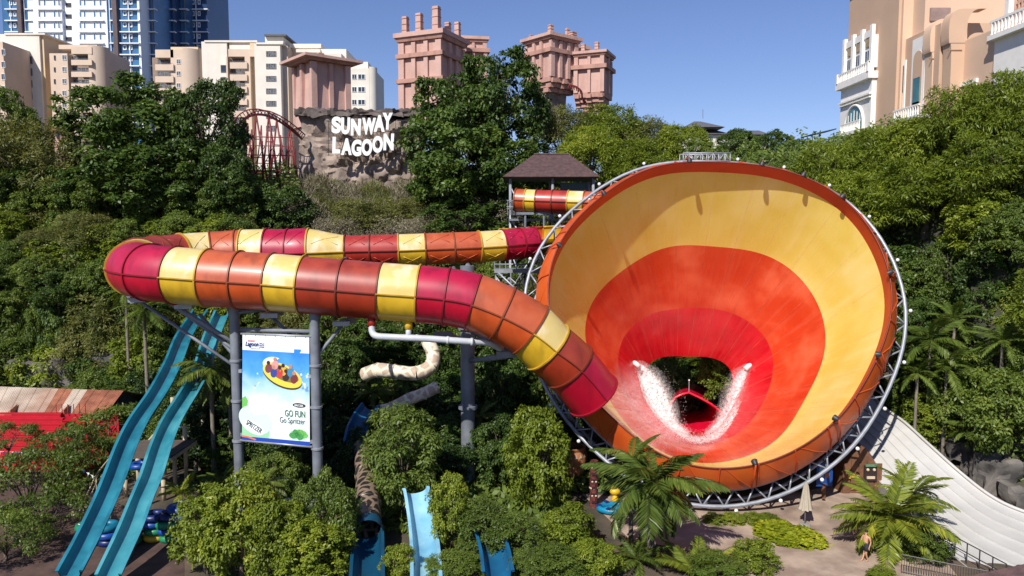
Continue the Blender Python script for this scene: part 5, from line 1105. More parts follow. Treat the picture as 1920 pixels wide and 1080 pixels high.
    for k, (x, y, c) in enumerate(((.4, .27, (120, 60, 80)), (.5, .235, (210, 150, 150)), (.57, .31, (200, 60, 60)), (.48, .31, (50, 70, 150)), (.66, .34, (60, 40, 40)), (.73, .295, (60, 130, 170)), (.62, .29, (220, 170, 70)), (.78, .355, (120, 50, 50)))):
        poly(ell(x, y + .035, .05, .07, .2, 12), 6 + k % 2, ink('shirt%d' % k, c), 'printed_figure'); poly(ell(x, y - .018, .026, .03, 0, 10), 8, ink('skin' + str(k % 2), (190, 130, 100) if k % 2 else (60, 36, 30)), 'printed_figure')
    def text(body, u0, v1, w, h, c, k=9, sh=0, off=0, rot=0, nm='printed_text'):
        me = text_mesh(body, 1, sh, off); co = np.array([v.co for v in me.vertices]); lo, hi = co.min(0), co.max(0); q = (co[:, :2] - lo[:2]) / (hi[:2] - lo[:2]); cr, sr = math.cos(rot), math.sin(rot)
        U = q[:, 0] * w; V = (q[:, 1]) * h / .635
        n = [tuple(bp(u0 + u * cr + v * sr * 1.0, v1 + (u * sr - v * cr) * .635, k) - ORG[t.name]) for u, v in zip(U, V)]
        me.vertices.foreach_set('co', np.array(n).reshape(-1)); me.materials.clear(); me.materials.append(c); me.update(); o = bpy.data.objects.new(nm, me); link(o, t, None); return o
    text('GO FUN', .645, .742, .295, .062, ink('text_green', (70, 120, 80)), off=.015); text('Go Spritzer', .57, .82, .37, .07, ink('text_grey', (84, 90, 92)))
    poly(ell(.85, .632, .095, .034, .02, 24), 2, ink('black', (30, 34, 34)), 'emblem'); text('SPRITZER', .785, .643, .13, .02, ink('white', (244, 248, 248)), off=.02)
    text('SPRITZER', .055, .845, .26, .05, ink('text_dark', (60, 80, 80)), rot=.52, off=.01)
    text('Lagoon', .05, .118, .2, .055, ink('navy', (30, 50, 120)), sh=.25, off=.02); text('SUNWAY', .085, .065, .11, .018, ink('logo_red', (200, 60, 60)), off=.02); text('theme park', .13, .132, .15, .012, ink('navy', (30, 50, 120)))
    for k in range(3): poly([(.26, .078 + k * .016), (.285, .072 + k * .016), (.31, .08 + k * .016), (.335, .074 + k * .016), (.335, .082 + k * .016), (.31, .088 + k * .016), (.285, .08 + k * .016), (.26, .086 + k * .016)], 3, ink('navy', (30, 50, 120)), 'emblem')
    for v in (-.005, 1.01): MB().tube([bp(-.03, v) - nrm * .05, bp(1.03, v) - nrm * .05], .075, 8).build('hanging_bar', STEEL, t, True)
    for k in range(7): MB().tube([bp(.05 + .15 * k, -.01), bp(.05 + .15 * k, .01)], .02, 5).build('lashing', DARKM, t)
poster()
# ------------------------------------------------------------------ turquoise slides
def trough(root, path, w, dp, mats, K=5, name='slide_section', th=.07, sec=1):
    pts = [Vector(p) for p in crom(path, K)]; m = len(pts); fr = []
    for i in range(m):
        tt = (pts[min(i + 1, m - 1)] - pts[max(i - 1, 0)]).normalized(); s = tt.cross(Vector((0, 0, 1))).normalized(); fr.append((pts[i], s, s.cross(tt)))
    prof = [(-.5 * w - .16, dp - .02), (-.5 * w - .16, dp + .03), (-.5 * w, dp + .03)] + [(-.5 * w * math.cos(a), dp * (1 - math.sin(a) ** .7)) for a in [math.pi * i / 10 for i in range(1, 10)]] + [(.5 * w, dp + .03), (.5 * w + .16, dp + .03), (.5 * w + .16, dp - .02)]
    prof += [(.5 * w + .03, dp - .05)] + [(.5 * (w + .1) * math.cos(a), dp * (1 - math.sin(a) ** .7) - th) for a in [math.pi * i / 8 for i in range(1, 8)]] + [(-.5 * w - .03, dp - .05)]
    for q in range((m - 1) // K):
        o = MB().grid([[fr[i][0] + fr[i][1] * u + fr[i][2] * v for u, v in prof] for i in range(q * K, q * K + K + 1)], closed=True).build(name, mats, root, 50)
        p, s, u = fr[q * K]
        b = MB().grid([[p + s * a * 1.03 + u * (v - .03) + (fr[q * K + 1][0] - p).normalized() * e for a, v in prof[12:]] for e in (-.06, .06)]); b.build('joint_rib', mats, o)
    return fr
def turq():
    TQ = mat('turquoise_fibreglass', lin((44, 126, 146)), .38, .12, .7, coat=.2, col2=lin((24, 92, 112)), detail=6)
    TQ2 = mat('pale_turquoise_fibreglass', lin((72, 146, 158)), .38, .12, .7, coat=.2, col2=lin((40, 118, 134)), detail=6)
    A = [(376, 592), (346, 640), (326, 690), (298, 745), (262, 800), (238, 850), (216, 910), (196, 960), (167, 1022), (134, 1085)]
    B = [(418, 592), (398, 640), (380, 700), (357, 745), (324, 800), (303, 850), (284, 910), (262, 965), (239, 1022), (208, 1090)]
    Ds = [60, 54.5, 50.5, 46.5, 43, 40.8, 38.6, 37, 35.2, 33.4]
    zend = .55
    roots = []
    for pts, lab, m, w in ((A, 'left one of the twin turquoise open slides', TQ, .92), (B, 'right one of the twin turquoise open slides, paler', TQ2, .92)):
        t = thing('open_slide', lab, 'water slide', P(*pts[-1], Ds[-1]) * 1.0); roots.append(t)
        pa = [P(x, y, d) for (x, y), d in zip(pts, Ds)]
        trough(t, pa, w, .5, m)
    # timber and steel carrying frame
    fr = thing('slide_trestle', 'cream post frame with decks carrying the turquoise slides', 'frame', P(290, 900, 44)); CW = mat('cream_post', lin((186, 170, 140)), .7, .1); WD = mat('deck_boards', lin((96, 84, 76)), .85, .15)
    for x, y, d in ((323, 745, 50.5), (305, 790, 49.5), (346, 800, 47.5), (327, 860, 46.8), (258, 860, 47), (235, 900, 45.4), (306, 900, 44.8), (274, 925, 44), (365, 800, 50), (380, 780, 51), (160, 950, 42.5), (140, 985, 41.5), (205, 985, 41), (275, 985, 41)):
        q = P(x, y, d); MB().tube([(q.x, q.y, 0), (q.x, q.y, max(.6, q.z))], .13, 9).build('post', CW, fr, True)
    for a, b in (((300, 800, 48.5), (350, 800, 47.5)), ((310, 860, 47), (345, 845, 47)), ((250, 860, 47), (310, 790, 49.5))): MB().tube([P(*a), P(*b)], .08, 6).build('brace', CW, fr, True)
    q = P(300, 890, 45.6); n = 12
    for k in range(n): MB().box((q.x - .2 + .1 * 0, q.y - 1.6 + k * .3, 3.0), (3.4, .26, .09)).build('deck_board', WD, fr)
    for x in (-1.7, 1.5): MB().box((q.x + x, q.y + .1, 2.86), (.14, 3.6, .18)).build('deck_beam', CW, fr)
    # sloping handrail left of the slides
    hr = thing('stair_rail', 'thin sloping handrail beside the left turquoise slide', 'railing', P(140, 1000, 41)); ra = [P(230, 828, 47.5), P(180, 890, 45), P(137, 985, 41.4)]
    MB().tube(ra, .04, 6).build('handrail', CW, hr, True); MB().tube([p - Vector((0, 0, .5)) for p in ra], .03, 6).build('mid_rail', CW, hr, True)
    for p in [ra[0], ra[0].lerp(ra[1], .5), ra[1], ra[1].lerp(ra[2], .5), ra[2]]: MB().tube([p, p - Vector((0, 0, 1.3))], .04, 6).build('baluster', CW, hr, True)
    MB().tube([P(137, 985, 41.4), P(215, 985, 41.4)], .04, 6).build('handrail', CW, hr, True); MB().tube([P(355, 972, 41.4), P(205, 984, 41.4)], .05, 6).build('handrail', WHITE, hr, True)
    for x in (205, 275, 354): p = P(x, 976, 41.4); MB().tube([p, (p.x, p.y, 0)], .045, 6).build('baluster', WHITE, hr, True)
turq()
def floats():
    FC = {'blue': (20, 70, 150), 'green': (30, 130, 90), 'teal': (20, 110, 140), 'yellow': (210, 170, 40), 'navy': (20, 40, 100)}
    def torus(R_, r, n=18, k=8): 
        b = MB(); b.grid([[((R_ + r * math.cos(2 * math.pi * j / k)) * math.cos(2 * math.pi * i / n), (R_ + r * math.cos(2 * math.pi * j / k)) * math.sin(2 * math.pi * i / n), r * math.sin(2 * math.pi * j / k)) for j in range(k)] for i in range(n + 1)], closed=True); return b
    mm = {k: proto_mesh(torus(.46, .2), 'ring', mat('float_' + k, lin(c), .4, .1), True) for k, c in FC.items()}
    rg = random.Random(6); i = 0
    hd = {k: proto_mesh(MB().tube([(.40, -.12, .16), (.46, -.1, .26), (.46, .1, .26), (.40, .12, .16)], .025, 5), 'handle', WHITE, True) for k in ('h',)}
    for sx, col in ((340, ['navy', 'blue', 'green', 'blue', 'blue']), (318, ['green', 'blue', 'green', 'navy']), (292, ['yellow', 'green', 'blue', 'navy']), (245, ['green', 'navy', 'blue']), (205, ['navy', 'blue', 'teal']), (165, ['blue', 'navy', 'green'])):
        for k, c in enumerate(col):
            p = PZ(sx, 1020 if sx < 250 else 1012, 0); t = thing('swim_ring', '%s swim ring, %s in the stack %s' % (c, ['lowest', 'second up', 'third up', 'fourth up', 'fifth up'][k], {340: 'at the right rail end', 318: 'second from the rail end', 292: 'third from the rail end', 245: 'behind the right turquoise slide', 205: 'between the turquoise slides', 165: 'left of the turquoise slides'}[sx]), 'swim ring', p + Vector((rg.uniform(-.1, .1), rg.uniform(-.1, .1), .2 + .39 * k)), 'stacked swim rings')
            inst('ring', mm[c], t, ORG[t.name], rg.uniform(0, 3)); inst('handle', hd['h'], t, ORG[t.name], rg.uniform(0, 6))
    for px, py, d, c, lab in ((272, 848, 46.8, 'yellow', 'yellow swim ring lying on the deck frame between the slides'), (349, 958, 41.8, 'green', 'green swim ring on top of the rail end'), (262, 872, 46.4, 'blue', 'blue swim ring below the yellow one between the slides')):
        t = thing('swim_ring', lab, 'swim ring', P(px, py, d), 'stacked swim rings'); inst('ring', mm[c], t, ORG[t.name]); inst('handle', hd['h'], t, ORG[t.name])
floats()
def parasols():
    BL = mat('parasol_blue', lin((18, 50, 150)), .7, .08); p = P(157, 1058, 36.5); t = thing('parasol', 'open blue parasol at the foot of the turquoise slides', 'parasol', (p.x, p.y, 0))
    MB().tube([(p.x, p.y, 0), (p.x, p.y, p.z + .1)], .03, 8).build('pole', STEEL, t, True)
    for k in range(8):
        a0, a1 = k * math.pi / 4, (k + 1) * math.pi / 4; e = [(p.x + .95 * math.cos(a), p.y + .95 * math.sin(a), p.z - .22) for a in (a0, a1)]; m_ = (p.x + .55 * math.cos((a0 + a1) / 2), p.y + .55 * math.sin((a0 + a1) / 2), p.z - .03)
        MB().add([(p.x, p.y, p.z + .08), e[0], e[1], m_], [(0, 1, 3), (1, 2, 3), (2, 0, 3)]).build('canopy_panel', BL, t, True)
    c = PZ(1509, 985, 0); t = thing('parasol', 'closed cream parasol standing under the ring truss', 'parasol', c); CR = mat('parasol_cream', lin((176, 164, 146)), .85, .1)
    MB().tube([c, c + Vector((0, 0, 2.5))], .035, 8).build('pole', STEEL, t, True)
    b = MB(); rows = []
    for z, r in ((2.55, .03), (2.3, .12), (1.7, .2), (1.1, .3), (.95, .34)): rows.append([(c.x + r * (1 + .25 * math.cos(a * 8)) * math.cos(a), c.y + r * (1 + .25 * math.cos(a * 8)) * math.sin(a), c.z + z) for a in [2 * math.pi * i / 32 for i in range(32)]])
    b.grid(rows, closed=True).build('folded_canopy', CR, t, True); MB().lathe(c, [(.02, .12), (.3, .1), (.34, 0)], 14).build('base', mat('concrete', lin((150, 146, 140)), .9), t, 40)
parasols()
# ------------------------------------------------------------------ tin-roofed stand with red benches
def stand():
    TIN = mat('tin_roof', lin((206, 190, 172)), .7, .1, .5, col2=lin((170, 150, 132)), streak=(lin((166, 104, 78)), (.35, .35, .2), .5)); RUST = mat('rusty_tin', lin((176, 114, 86)), .8, .12, 1.2, col2=lin((140, 86, 64))); RD = mat('bench_red', lin((190, 20, 40)), .5, .08); WALL = mat('shed_wall', lin((60, 54, 52)), .9)
    t = thing('grandstand', 'red tiered grandstand under a rusty tin gable roof', 'stand', P(100, 860, 52) * 1.0)
    # roof sheets between ridge and eave
    ra, rb = P(-40, 724, 58), P(232, 733, 58); ea, eb = P(-70, 792, 53.5), P(188, 792, 53.5); n = 20; ang = 2
    for k in range(n):
        a0, a1 = k / n, (k + 1) / n; m = RUST if k in (11, 12, 15, 16, 17, 18, 19) else TIN; b = MB(); rows = []
        q = 9
        for v in (0, 1):
            A = (ra, ea)[v]; Bq = (rb, eb)[v]
            rows.append([A.lerp(Bq, a0 + (a1 - a0) * i / q) + Vector((0, 0, .035 * (i % 2) + .012 * (k % 2))) for i in range(q + 1)])
        b.grid(rows).build('roof_sheet', m, t)
    back = [ra, rb, rb + Vector((1.2, 4.5, -1.6)), ra + Vector((0, 4.5, -1.6))]; MB().add(back, [(0, 1, 2, 3)]).build('back_roof', TIN, t)
    MB().prism([rb - Vector((.05, 0, .1)), eb - Vector((.05, 0, .1)), Vector((eb.x - .05, eb.y, 0)), Vector((eb.x - .05, rb.y + 4, 0)), rb + Vector((-.05, 4.3, -1.7))], (-.15, 0, 0)).build('gable_wall', WALL, t)
    MB().box(((ea.x + eb.x) / 2, rb.y + 3.8, 1.2), (eb.x - ea.x - .4, .2, 2.4)).build('back_wall', WALL, t)
    for px in (12, 112):                                    # rusty dormers
        q = P(px, 778, 54); MB().add([q + Vector((-.7, -.3, -.5)), q + Vector((.7, -.3, -.5)), q + Vector((.35, -.1, .35)), q + Vector((-.2, 1.6, .45))], [(0, 1, 2), (0, 2, 3), (1, 3, 2)]).build('dormer', RUST, t)
    for x in (-60, 40, 110, 183): q = P(x, 800, 53.6); MB().tube([(q.x, q.y, 0), (q.x, q.y, 3.2)], .07, 6).build('post', DARKM, t)
    for k in range(11):
        d = 53.2 - k * .48; z = 3.3 - k * .24; xa = P(-70, 800, d).x; xb = P(118 + k * 3, 800, d).x
        MB().box(((xa + xb) / 2, d, z), (xb - xa, .36, .09)).build('bench_row', RD, t); MB().box(((xa + xb) / 2, d - .12, z - .17), (xb - xa - .1, .06, .16)).build('riser', RD, t)
    MB().box(((xa + xb) / 2, 53.4, 1.5), (xb - xa, .2, 3.4)).build('back_panel', RD, t)
    for k in range(6): q = P(115 + k * 11, 775 + k * 2, 53.3); MB().tube([(q.x - .3, 53.2, 3.2), (q.x - .3 + .0, 53.2, 4.0)], .03, 5).build('rail_post', RD, t)
    q = P(150, 868, 49.2)
    for k in range(9): MB().box((q.x + .05 * k, q.y + .2 * k - .6, .15 + .16 * k), (1.5, .22, .06)).build('stair_tread', RD, t)
    bf = thing('bunting', 'string of small white and blue flags before the red benches', 'bunting', P(60, 850, 48.5)); rg = random.Random(2)
    MB().tube([P(-20, 846, 48.5), P(100, 850, 48.5), P(180, 896, 47.5)], .015, 4).build('cord', WHITE, bf)
    for k in range(24):
        f = k / 24; p = P(-20, 846, 48.5).lerp(P(100, 850, 48.5), f / .6) if f < .6 else P(100, 850, 48.5).lerp(P(180, 896, 47.5), (f - .6) / .4); MB().prism([p, p + Vector((.16, 0, 0)), p + Vector((.08, 0, -.26))], (0, .01, 0)).build('flag', WHITE if k % 3 else mat('flag_blue', lin((30, 80, 160)), .7), bf)
stand()
# ------------------------------------------------------------------ patterned tubes and blue flumes in the middle
def small_slides():
    m = bpy.data.materials.new('snake_pattern'); m.use_nodes = True; nt = m.node_tree; b = nt.nodes['Principled BSDF']; L = nt.links.new; b.inputs['Roughness'].default_value = .45
    g = node(nt, 'ShaderNodeNewGeometry'); vo = node(nt, 'ShaderNodeTexVoronoi', feature='DISTANCE_TO_EDGE'); vo.inputs['Scale'].default_value = 1.5; L(g.outputs['Position'], vo.inputs['Vector'])
    rp = node(nt, 'ShaderNodeValToRGB'); e = rp.color_ramp.elements; e[0].position = .1; e[0].color = (*lin((224, 212, 188)), 1); e[1].position = .16; e[1].color = (*lin((184, 164, 144)), 1); L(vo.outputs[0], rp.inputs[0]); L(rp.outputs[0], b.inputs['Base Color'])
    m2 = m.copy(); m2.name = 'dark_snake_pattern'; e = [n for n in m2.node_tree.nodes if n.type == 'VALTORGB'][0].color_ramp.elements; e[0].color = (*lin((130, 112, 96)), 1); e[1].color = (*lin((40, 34, 32)), 1)
    def snake(label, pts, r, mm, nm='tube_section', K=4, open_end=False, cat='water slide'):
        t = thing('patterned_tube_slide', label, cat, Vector(pts[-1])); q = crom(pts, K)
        for i in range(len(pts) - 1):
            s = [Vector(p) for p in q[i * K:i * K + K + 1]]; o = MB().tube(s, r, 16, cap=False).build(nm, mm, t, True)
            MB().tube([s[0], s[0].lerp(s[1], .12)], r + .05, 16).build('joint_collar', mm, o, True) if not (open_end and i == 0) else None
        return t
    snake('beige patterned tube slide curling under the water pipe', [P(802, 640, 53), P(812, 662, 52.5), P(808, 686, 52), P(780, 700, 51.5), P(740, 697, 51.5), P(710, 694, 52), P(684, 702, 52.6)], .5, m)
    snake('short beige patterned tube showing above the young tree', [P(818, 726, 51), P(795, 738, 50.5), P(768, 748, 50), P(735, 765, 49.5), P(708, 772, 49)], .42, m)
    DB = mat('deep_blue_fibreglass', lin((18, 74, 104)), .4, .12, .8, coat=.3); PB = mat('pale_blue_fibreglass', lin((150, 196, 216)), .35, .08, .8, coat=.2, col2=lin((110, 168, 198)))
    MBl = mat('mid_blue_fibreglass', lin((28, 96, 138)), .4, .12, .8, coat=.3)
    snake('dark patterned tube dropping toward the viewer', [P(684, 840, 46), P(688, 890, 43), PZ(690, 945, 1.9), PZ(690, 990, 1.35)], .68, m2)
    t = thing('open_slide', 'deep blue flume leaving the mouth of the dark patterned tube', 'water slide', P(690, 1080, 36)); MB().tube([PZ(690, 985, 1.4), PZ(690, 1000, 1.3)], .74, 20, cap=False).build('mouth_ring', DB, t, True); trough(t, [PZ(690, 1008, .75), PZ(690, 1040, .6), PZ(689, 1075, .5), PZ(688, 1120, .4)], 1.3, .62, DB)
    t = thing('open_slide', 'pale blue open flume at the bottom centre', 'water slide', P(795, 1080, 36)); trough(t, [PZ(778, 925, 2.2), PZ(785, 960, 1.5), PZ(792, 1000, .9), PZ(797, 1045, .6), PZ(799, 1085, .5), PZ(800, 1125, .4)], 1.15, .55, PB)
    t = thing('open_slide', 'blue flume curving past the shrubs left of the low stone wall', 'water slide', P(930, 1080, 36)); trough(t, [PZ(905, 985, 1.0), PZ(918, 1020, .8), PZ(928, 1055, .6), PZ(934, 1095, .5)], 1.2, .6, MBl)
    t = thing('open_slide', 'short blue chute half hidden behind the young tree', 'water slide', P(680, 800, 48)); trough(t, [P(700, 770, 49), P(686, 790, 48.2), P(674, 815, 47.4), P(668, 838, 46.6)], 1.2, .6, MBl)
    w = thing('garden_wall', 'low grey stone wall at the bottom centre', 'wall', PZ(995, 1060, 0)); ST = mat('grey_stone', lin((168, 164, 156)), .9, .15, 3, bump=.4)
    a, b2 = PZ(997, 1022, 0), PZ(990, 1090, 0)
    for k in range(8):
        for j in range(3): p = a.lerp(b2, (k + .5 * (j % 2)) / 8); MB().box((p.x, p.y, .16 + .3 * j), (.5, .62, .28), .04 * (k % 3 - 1)).build('stone', ST, w)
small_slides()
# ------------------------------------------------------------------ slide tower with hip roof, stairs, upper tube and flume
def slide_tower():
    d = 67; RB = mat('brown_shingles', lin((98, 74, 72)), .9, .15, 3, bump=.5, bscale=14, col2=lin((76, 58, 58)))
    t = thing('slide_tower', 'steel start tower with a brown hipped roof', 'tower', (P(1034, 420, d).x, d, 2))
    def course(u0, u1): pass
    el, er = P(943, 331, d - 2.6), P(1125, 331, d - 2.6); dep = 6.4; z1 = P(1034, 289, d).z; cx = (el.x + er.x) / 2; w = er.x - el.x; rl, rr = P(1001, 289, d + .6), P(1067, 289, d + .6)
    # shingle courses, each a thin lapped strip round the hip
    n = 16
    for k in range(n):
        f0, f1 = k / n, (k + 1) / n
        def ring(f, lift):
            z = el.z + (z1 - el.z) * f + lift; yl, yr = el.y + (rl.y - el.y) * f, el.y + dep + (rl.y - el.y - dep) * f; xa, xb = el.x + (rl.x - el.x) * f, er.x + (rr.x - er.x) * f
            return [(xa, yl, z), (xb, yl, z), (xb, yr, z), (xa, yr, z)]
        MB().grid([ring(f0, -.02), ring(f0, .05), ring(f1, .0)], closed=True).build('shingle_course', RB, t)
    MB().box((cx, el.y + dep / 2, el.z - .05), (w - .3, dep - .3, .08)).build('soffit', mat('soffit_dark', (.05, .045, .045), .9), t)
    MB().tube([rl, rr], .09, 6).build('ridge_cap', RB, t)
    for x in (957, 1036, 1112):
        for dy in (0, 4.6): q = P(x, 400, d - 1.9); MB().tube([(q.x, q.y + dy, terr(q.x, q.y) - .2), (q.x, q.y + dy, el.z - .05)], .13, 8).build('post', STEEL, t, True)
    zp = P(1034, 412, d - 2).z; MB().box((cx, d + .3, zp), (w - 1, 5.4, .18)).build('platform', STEEL_DK, t)
    for a, b in (((957, 412), (1000, 470)), ((957, 350), (985, 405)), ((957, 470), (985, 545)), ((957, 545), (1005, 470)), ((1036, 440), (985, 520))): MB().tube([P(*a, d - 1.9), P(*b, d - 1.9)], .07, 6).build('brace', STEEL, t, True)
    for k in range(7): q = P(952 + k * 4, 375, d - 2.2); MB().tube([q, q - Vector((0, 0, 1.3))], .03, 5).build('rail_post', STEEL, t)
    for y in (376, 388): MB().tube([P(950, y, d - 2.2), P(980, y, d - 2.2)], .04, 5).build('rail', STEEL, t)
    MB().box(P(1076, 353, d - .5), (2.4, .2, 1.0)).build('control_booth', mat('booth_green', lin((40, 70, 76)), .5), t)
    # walkway and stairs lower down
    s = thing('steel_walkway', 'grey steel walkway with stairs behind the column', 'walkway', P(970, 545, 61)); y0 = 61
    a, b = P(927, 508, y0), P(1010, 508, y0); MB().box(((a.x + b.x) / 2, y0 + .6, a.z), (b.x - a.x, 1.6, .3)).build('deck', STEEL, s)
    for k in range(9): q = a.lerp(b, k / 8); MB().tube([q, q + Vector((0, 0, 1.05))], .04, 5).build('rail_post', STEEL, s)
    for z in (.55, 1.05): MB().tube([a + Vector((0, 0, z)), b + Vector((0, 0, z))], .05, 6).build('handrail', STEEL, s, True)
    for px in (931, 954, 985): q = P(px, 510, y0 + .3); MB().tube([q, (q.x, q.y, 0)], .12, 8).build('post', STEEL, s, True)
    for k in range(12): q = P(937 + k * 5.5, 514 + k * 5, y0 - .3); MB().box(q, (.5, 1.0, .06)).build('stair_tread', STEEL_DK, s)
    for o_ in (0, 1.0): MB().tube([P(934, 511, y0 - .8 + o_), P(1002, 575, y0 - .8 + o_)], .08, 6).build('stringer', STEEL, s, True)
    for a_, b_ in (((955, 520), (1000, 560)), ((931, 520), (960, 560)), ((985, 515), (955, 560))): MB().tube([P(*a_, y0 + .2), P(*b_, y0 + .2)], .06, 6).build('brace', STEEL, s, True)
    # upper tube
    u = thing('tube_slide', 'short upper enclosed tube leaving the hip-roofed tower', 'water slide', P(1030, 400, 63)); B = [(P(x, y, dd), .95) for x, y, dd in ((968, 375, 64), (986, 376, 63.8), (1006, 377, 63.6), (1036, 378, 63.3), (1066, 379, 63), (1096, 380, 62.6), (1130, 382, 62.2))]
    tube_slide(u, B, 'oyRRyo', ribs=False)
    for x in (985, 1020, 1050): q = P(x, 398, 63.4); MB().bar(q + Vector((-.7, 0, -.1)), q + Vector((.7, 0, -.1)), .3, .2).build('cradle', STEEL_DK, u); MB().tube([q, q - Vector((0, 0, 2.2))], .09, 6).build('strut', STEEL_DK, u)
    # open flume feeding the big tube, high outer wall
    f = thing('open_flume', 'open orange and yellow flume with a high back wall feeding the tube', 'water slide', P(980, 450, 57)); pts = [P(935, 452, 57.2), P(955, 451, 57.5), P(985, 449, 57.8), P(1020, 447, 58), P(1055, 445, 58.2), P(1090, 444, 58.4)]
    Kf = 5; q = [Vector(p) for p in crom(pts, Kf)]
    for i, c in enumerate('yooym'):
        rows = []
        for p in q[i * Kf:i * Kf + Kf + 1]:
            rows.append([p + Vector((0, 1.5 * math.sin(a), 1.35 - 1.5 * math.cos(a) * (1 if a > 0 else .75) - 1.1)) for a in [math.radians(-75 + 190 * k / 16) for k in range(17)]])
        o = MB().grid(rows).build('flume_section', TLO[c], f, True); MB().tube([r_[-1] for r_ in rows], .08, 6).build('rim', RIBC[c], o, True)
        MB().tube([rows[0][k] for k in range(17)], .05, 5).build('joint_flange', RIBC[c], o, True)
    # end collar of the rear tube
slide_tower()
# ------------------------------------------------------------------ ground surfaces
PAVE = mat('stamped_paving', lin((176, 156, 138)), .85, .12, .7, col2=lin((140, 120, 106)), bump=.25, bscale=5, streak=(lin((104, 88, 80)), (.5, .5, .5), .6))
BROWN = mat('brown_paving', lin((92, 70, 62)), .85, .15, 1.2, col2=lin((66, 50, 46)), bump=.25, bscale=5)
def sheet(name, px, z, m, edge=0):
    pts = [PZ(x, y, z) for x, y in px]; return struct(MB().prism(pts, (0, 0, -.004 - edge)).build(name, m))
sheet('path', [(1090, 925), (1290, 945), (1500, 922), (1600, 905), (1660, 930), (1720, 990), (1800, 1085), (1860, 1130), (1395, 1130), (1330, 1040), (1180, 1010)], .012, PAVE)
sheet('paving', [(-90, 905), (120, 895), (240, 955), (345, 995), (345, 1130), (-90, 1130)], .016, BROWN)
WATER = mat('pool_water', lin((40, 60, 52)), .08, .2, .6, spec=.7)
sheet('pool_water', [(1060, 850), (1160, 845), (1290, 905), (1150, 925), (1080, 925)], .02, WATER)
# ------------------------------------------------------------------ white multi-lane slide
def white_slide():
    WS = mat('white_fibreglass', lin((196, 194, 190)), .5, .06, .5, streak=(lin((206, 200, 190)), (.3, .9, .3), .35), coat=.1)
    Rr = [P(*q) for q in ((1628, 738, 55), (1660, 770, 52), (1695, 795, 49.8), (1740, 836, 47.3), (1800, 890, 44.8), (1860, 936, 42.7), (1920, 964, 41.2), (2010, 990, 39.6))]
    Ll = [P(*q) for q in ((1545, 775, 55.5), (1585, 822, 52), (1615, 858, 48.8), (1660, 918, 45), (1710, 972, 41.4), (1762, 1022, 38.2), (1812, 1064, 35.9), (1880, 1110, 33.8))]
    K = 5; Lc = [Vector(p) for p in crom(Ll, K)]; Rc = [Vector(p) for p in crom(Rr, K)]; n = 7; t = thing('racing_slide', 'wide white multi-lane racing slide on the right', 'water slide', Ll[-2])
    for k in range(n):
        rows = []
        for a, b in zip(Lc, Rc):
            u0, u1 = k / n, (k + 1) / n; row = []
            for i in range(9): u = u0 + (u1 - u0) * i / 8; w = (i / 8 - .5) * 2; row.append(a.lerp(b, u) + Vector((0, 0, .035 * w ** 4)))
            rows.append(row)
        o = MB().grid(rows).build('lane', WS, t, True)
        MB().tube([r_[0] + Vector((0, 0, .02)) for r_ in rows], .018, 5).build('lane_divider', WS, o, True)
    MB().tube([p + Vector((0, 0, .16)) for p in Rc], .09, 6).build('edge_rail', WS, t, True)
    sk = MB()
    for E in (Lc, Rc): sk.grid([[p + Vector((0, 0, .1)), Vector((p.x, p.y, min(p.z, 0) - .1))] for p in E])
    sk.build('side_skirt', mat('skirt_grey', lin((150, 150, 150)), .8), t)
white_slide()
# ------------------------------------------------------------------ exit tunnel and water of the funnel
def exit_tunnel():
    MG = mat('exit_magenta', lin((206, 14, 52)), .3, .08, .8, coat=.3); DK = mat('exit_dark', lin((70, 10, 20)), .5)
    t = thing('exit_tunnel', 'magenta pointed exit tunnel behind the hole of the funnel', 'tunnel', P(1303, 808, 59.4))
    pr = [(1257, 775), (1259, 757), (1268, 746), (1279, 741), (1291, 738), (1310, 747), (1330, 758), (1347, 771), (1352, 780), (1345, 796), (1325, 805), (1300, 809), (1275, 805), (1262, 793)]
    A = [P(x, y, 59.4) for x, y in pr]; c = P(1303, 776, 59.4)
    A0 = [p + (p - c) * .06 + Vector((0, -.25, .05)) for p in A]; back = [c + (p - c) * .8 + Vector((.6, 4.5, -.4)) for p in A]; b2 = [c + (p - c) * .72 + Vector((2.2, 8.5, -.5)) for p in A]
    MB().grid([A0, A, back, b2], closed=True).build('tunnel_shell', MG, t, 50)
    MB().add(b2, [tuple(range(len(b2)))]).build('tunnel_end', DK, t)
    MB().tube(A0, .09, 8, closed=True).build('mouth_rim', MG, t, True)
    MB().tube([A0[4], A0[4] + Vector((0, 0, .95))], .03, 6).build('sprinkler_pipe', STEEL, t); MB().ball(A0[4] + Vector((0, 0, 1.0)), .07, 8, 6).build('sprinkler_head', WHITE, t, True)
    # trough from the lower edge of the hole into the tunnel
    low = [K3[i] for i in range(NA) if proj(K3[i])[1] > 738]; low = sorted(low, key=lambda p: p.x); n = 24
    low = [low[int(i * (len(low) - 1) / n)] for i in range(n + 1)]
    bot = [A[i] for i in (0, 13, 12, 11, 10, 9, 8)]; bs = [Vector(p) for p in crom(bot, 4)]
    MB().grid([low, [a.lerp(b, .5) for a, b in zip(low, bs)], bs]).build('run_out', FR, t, True)
exit_tunnel()
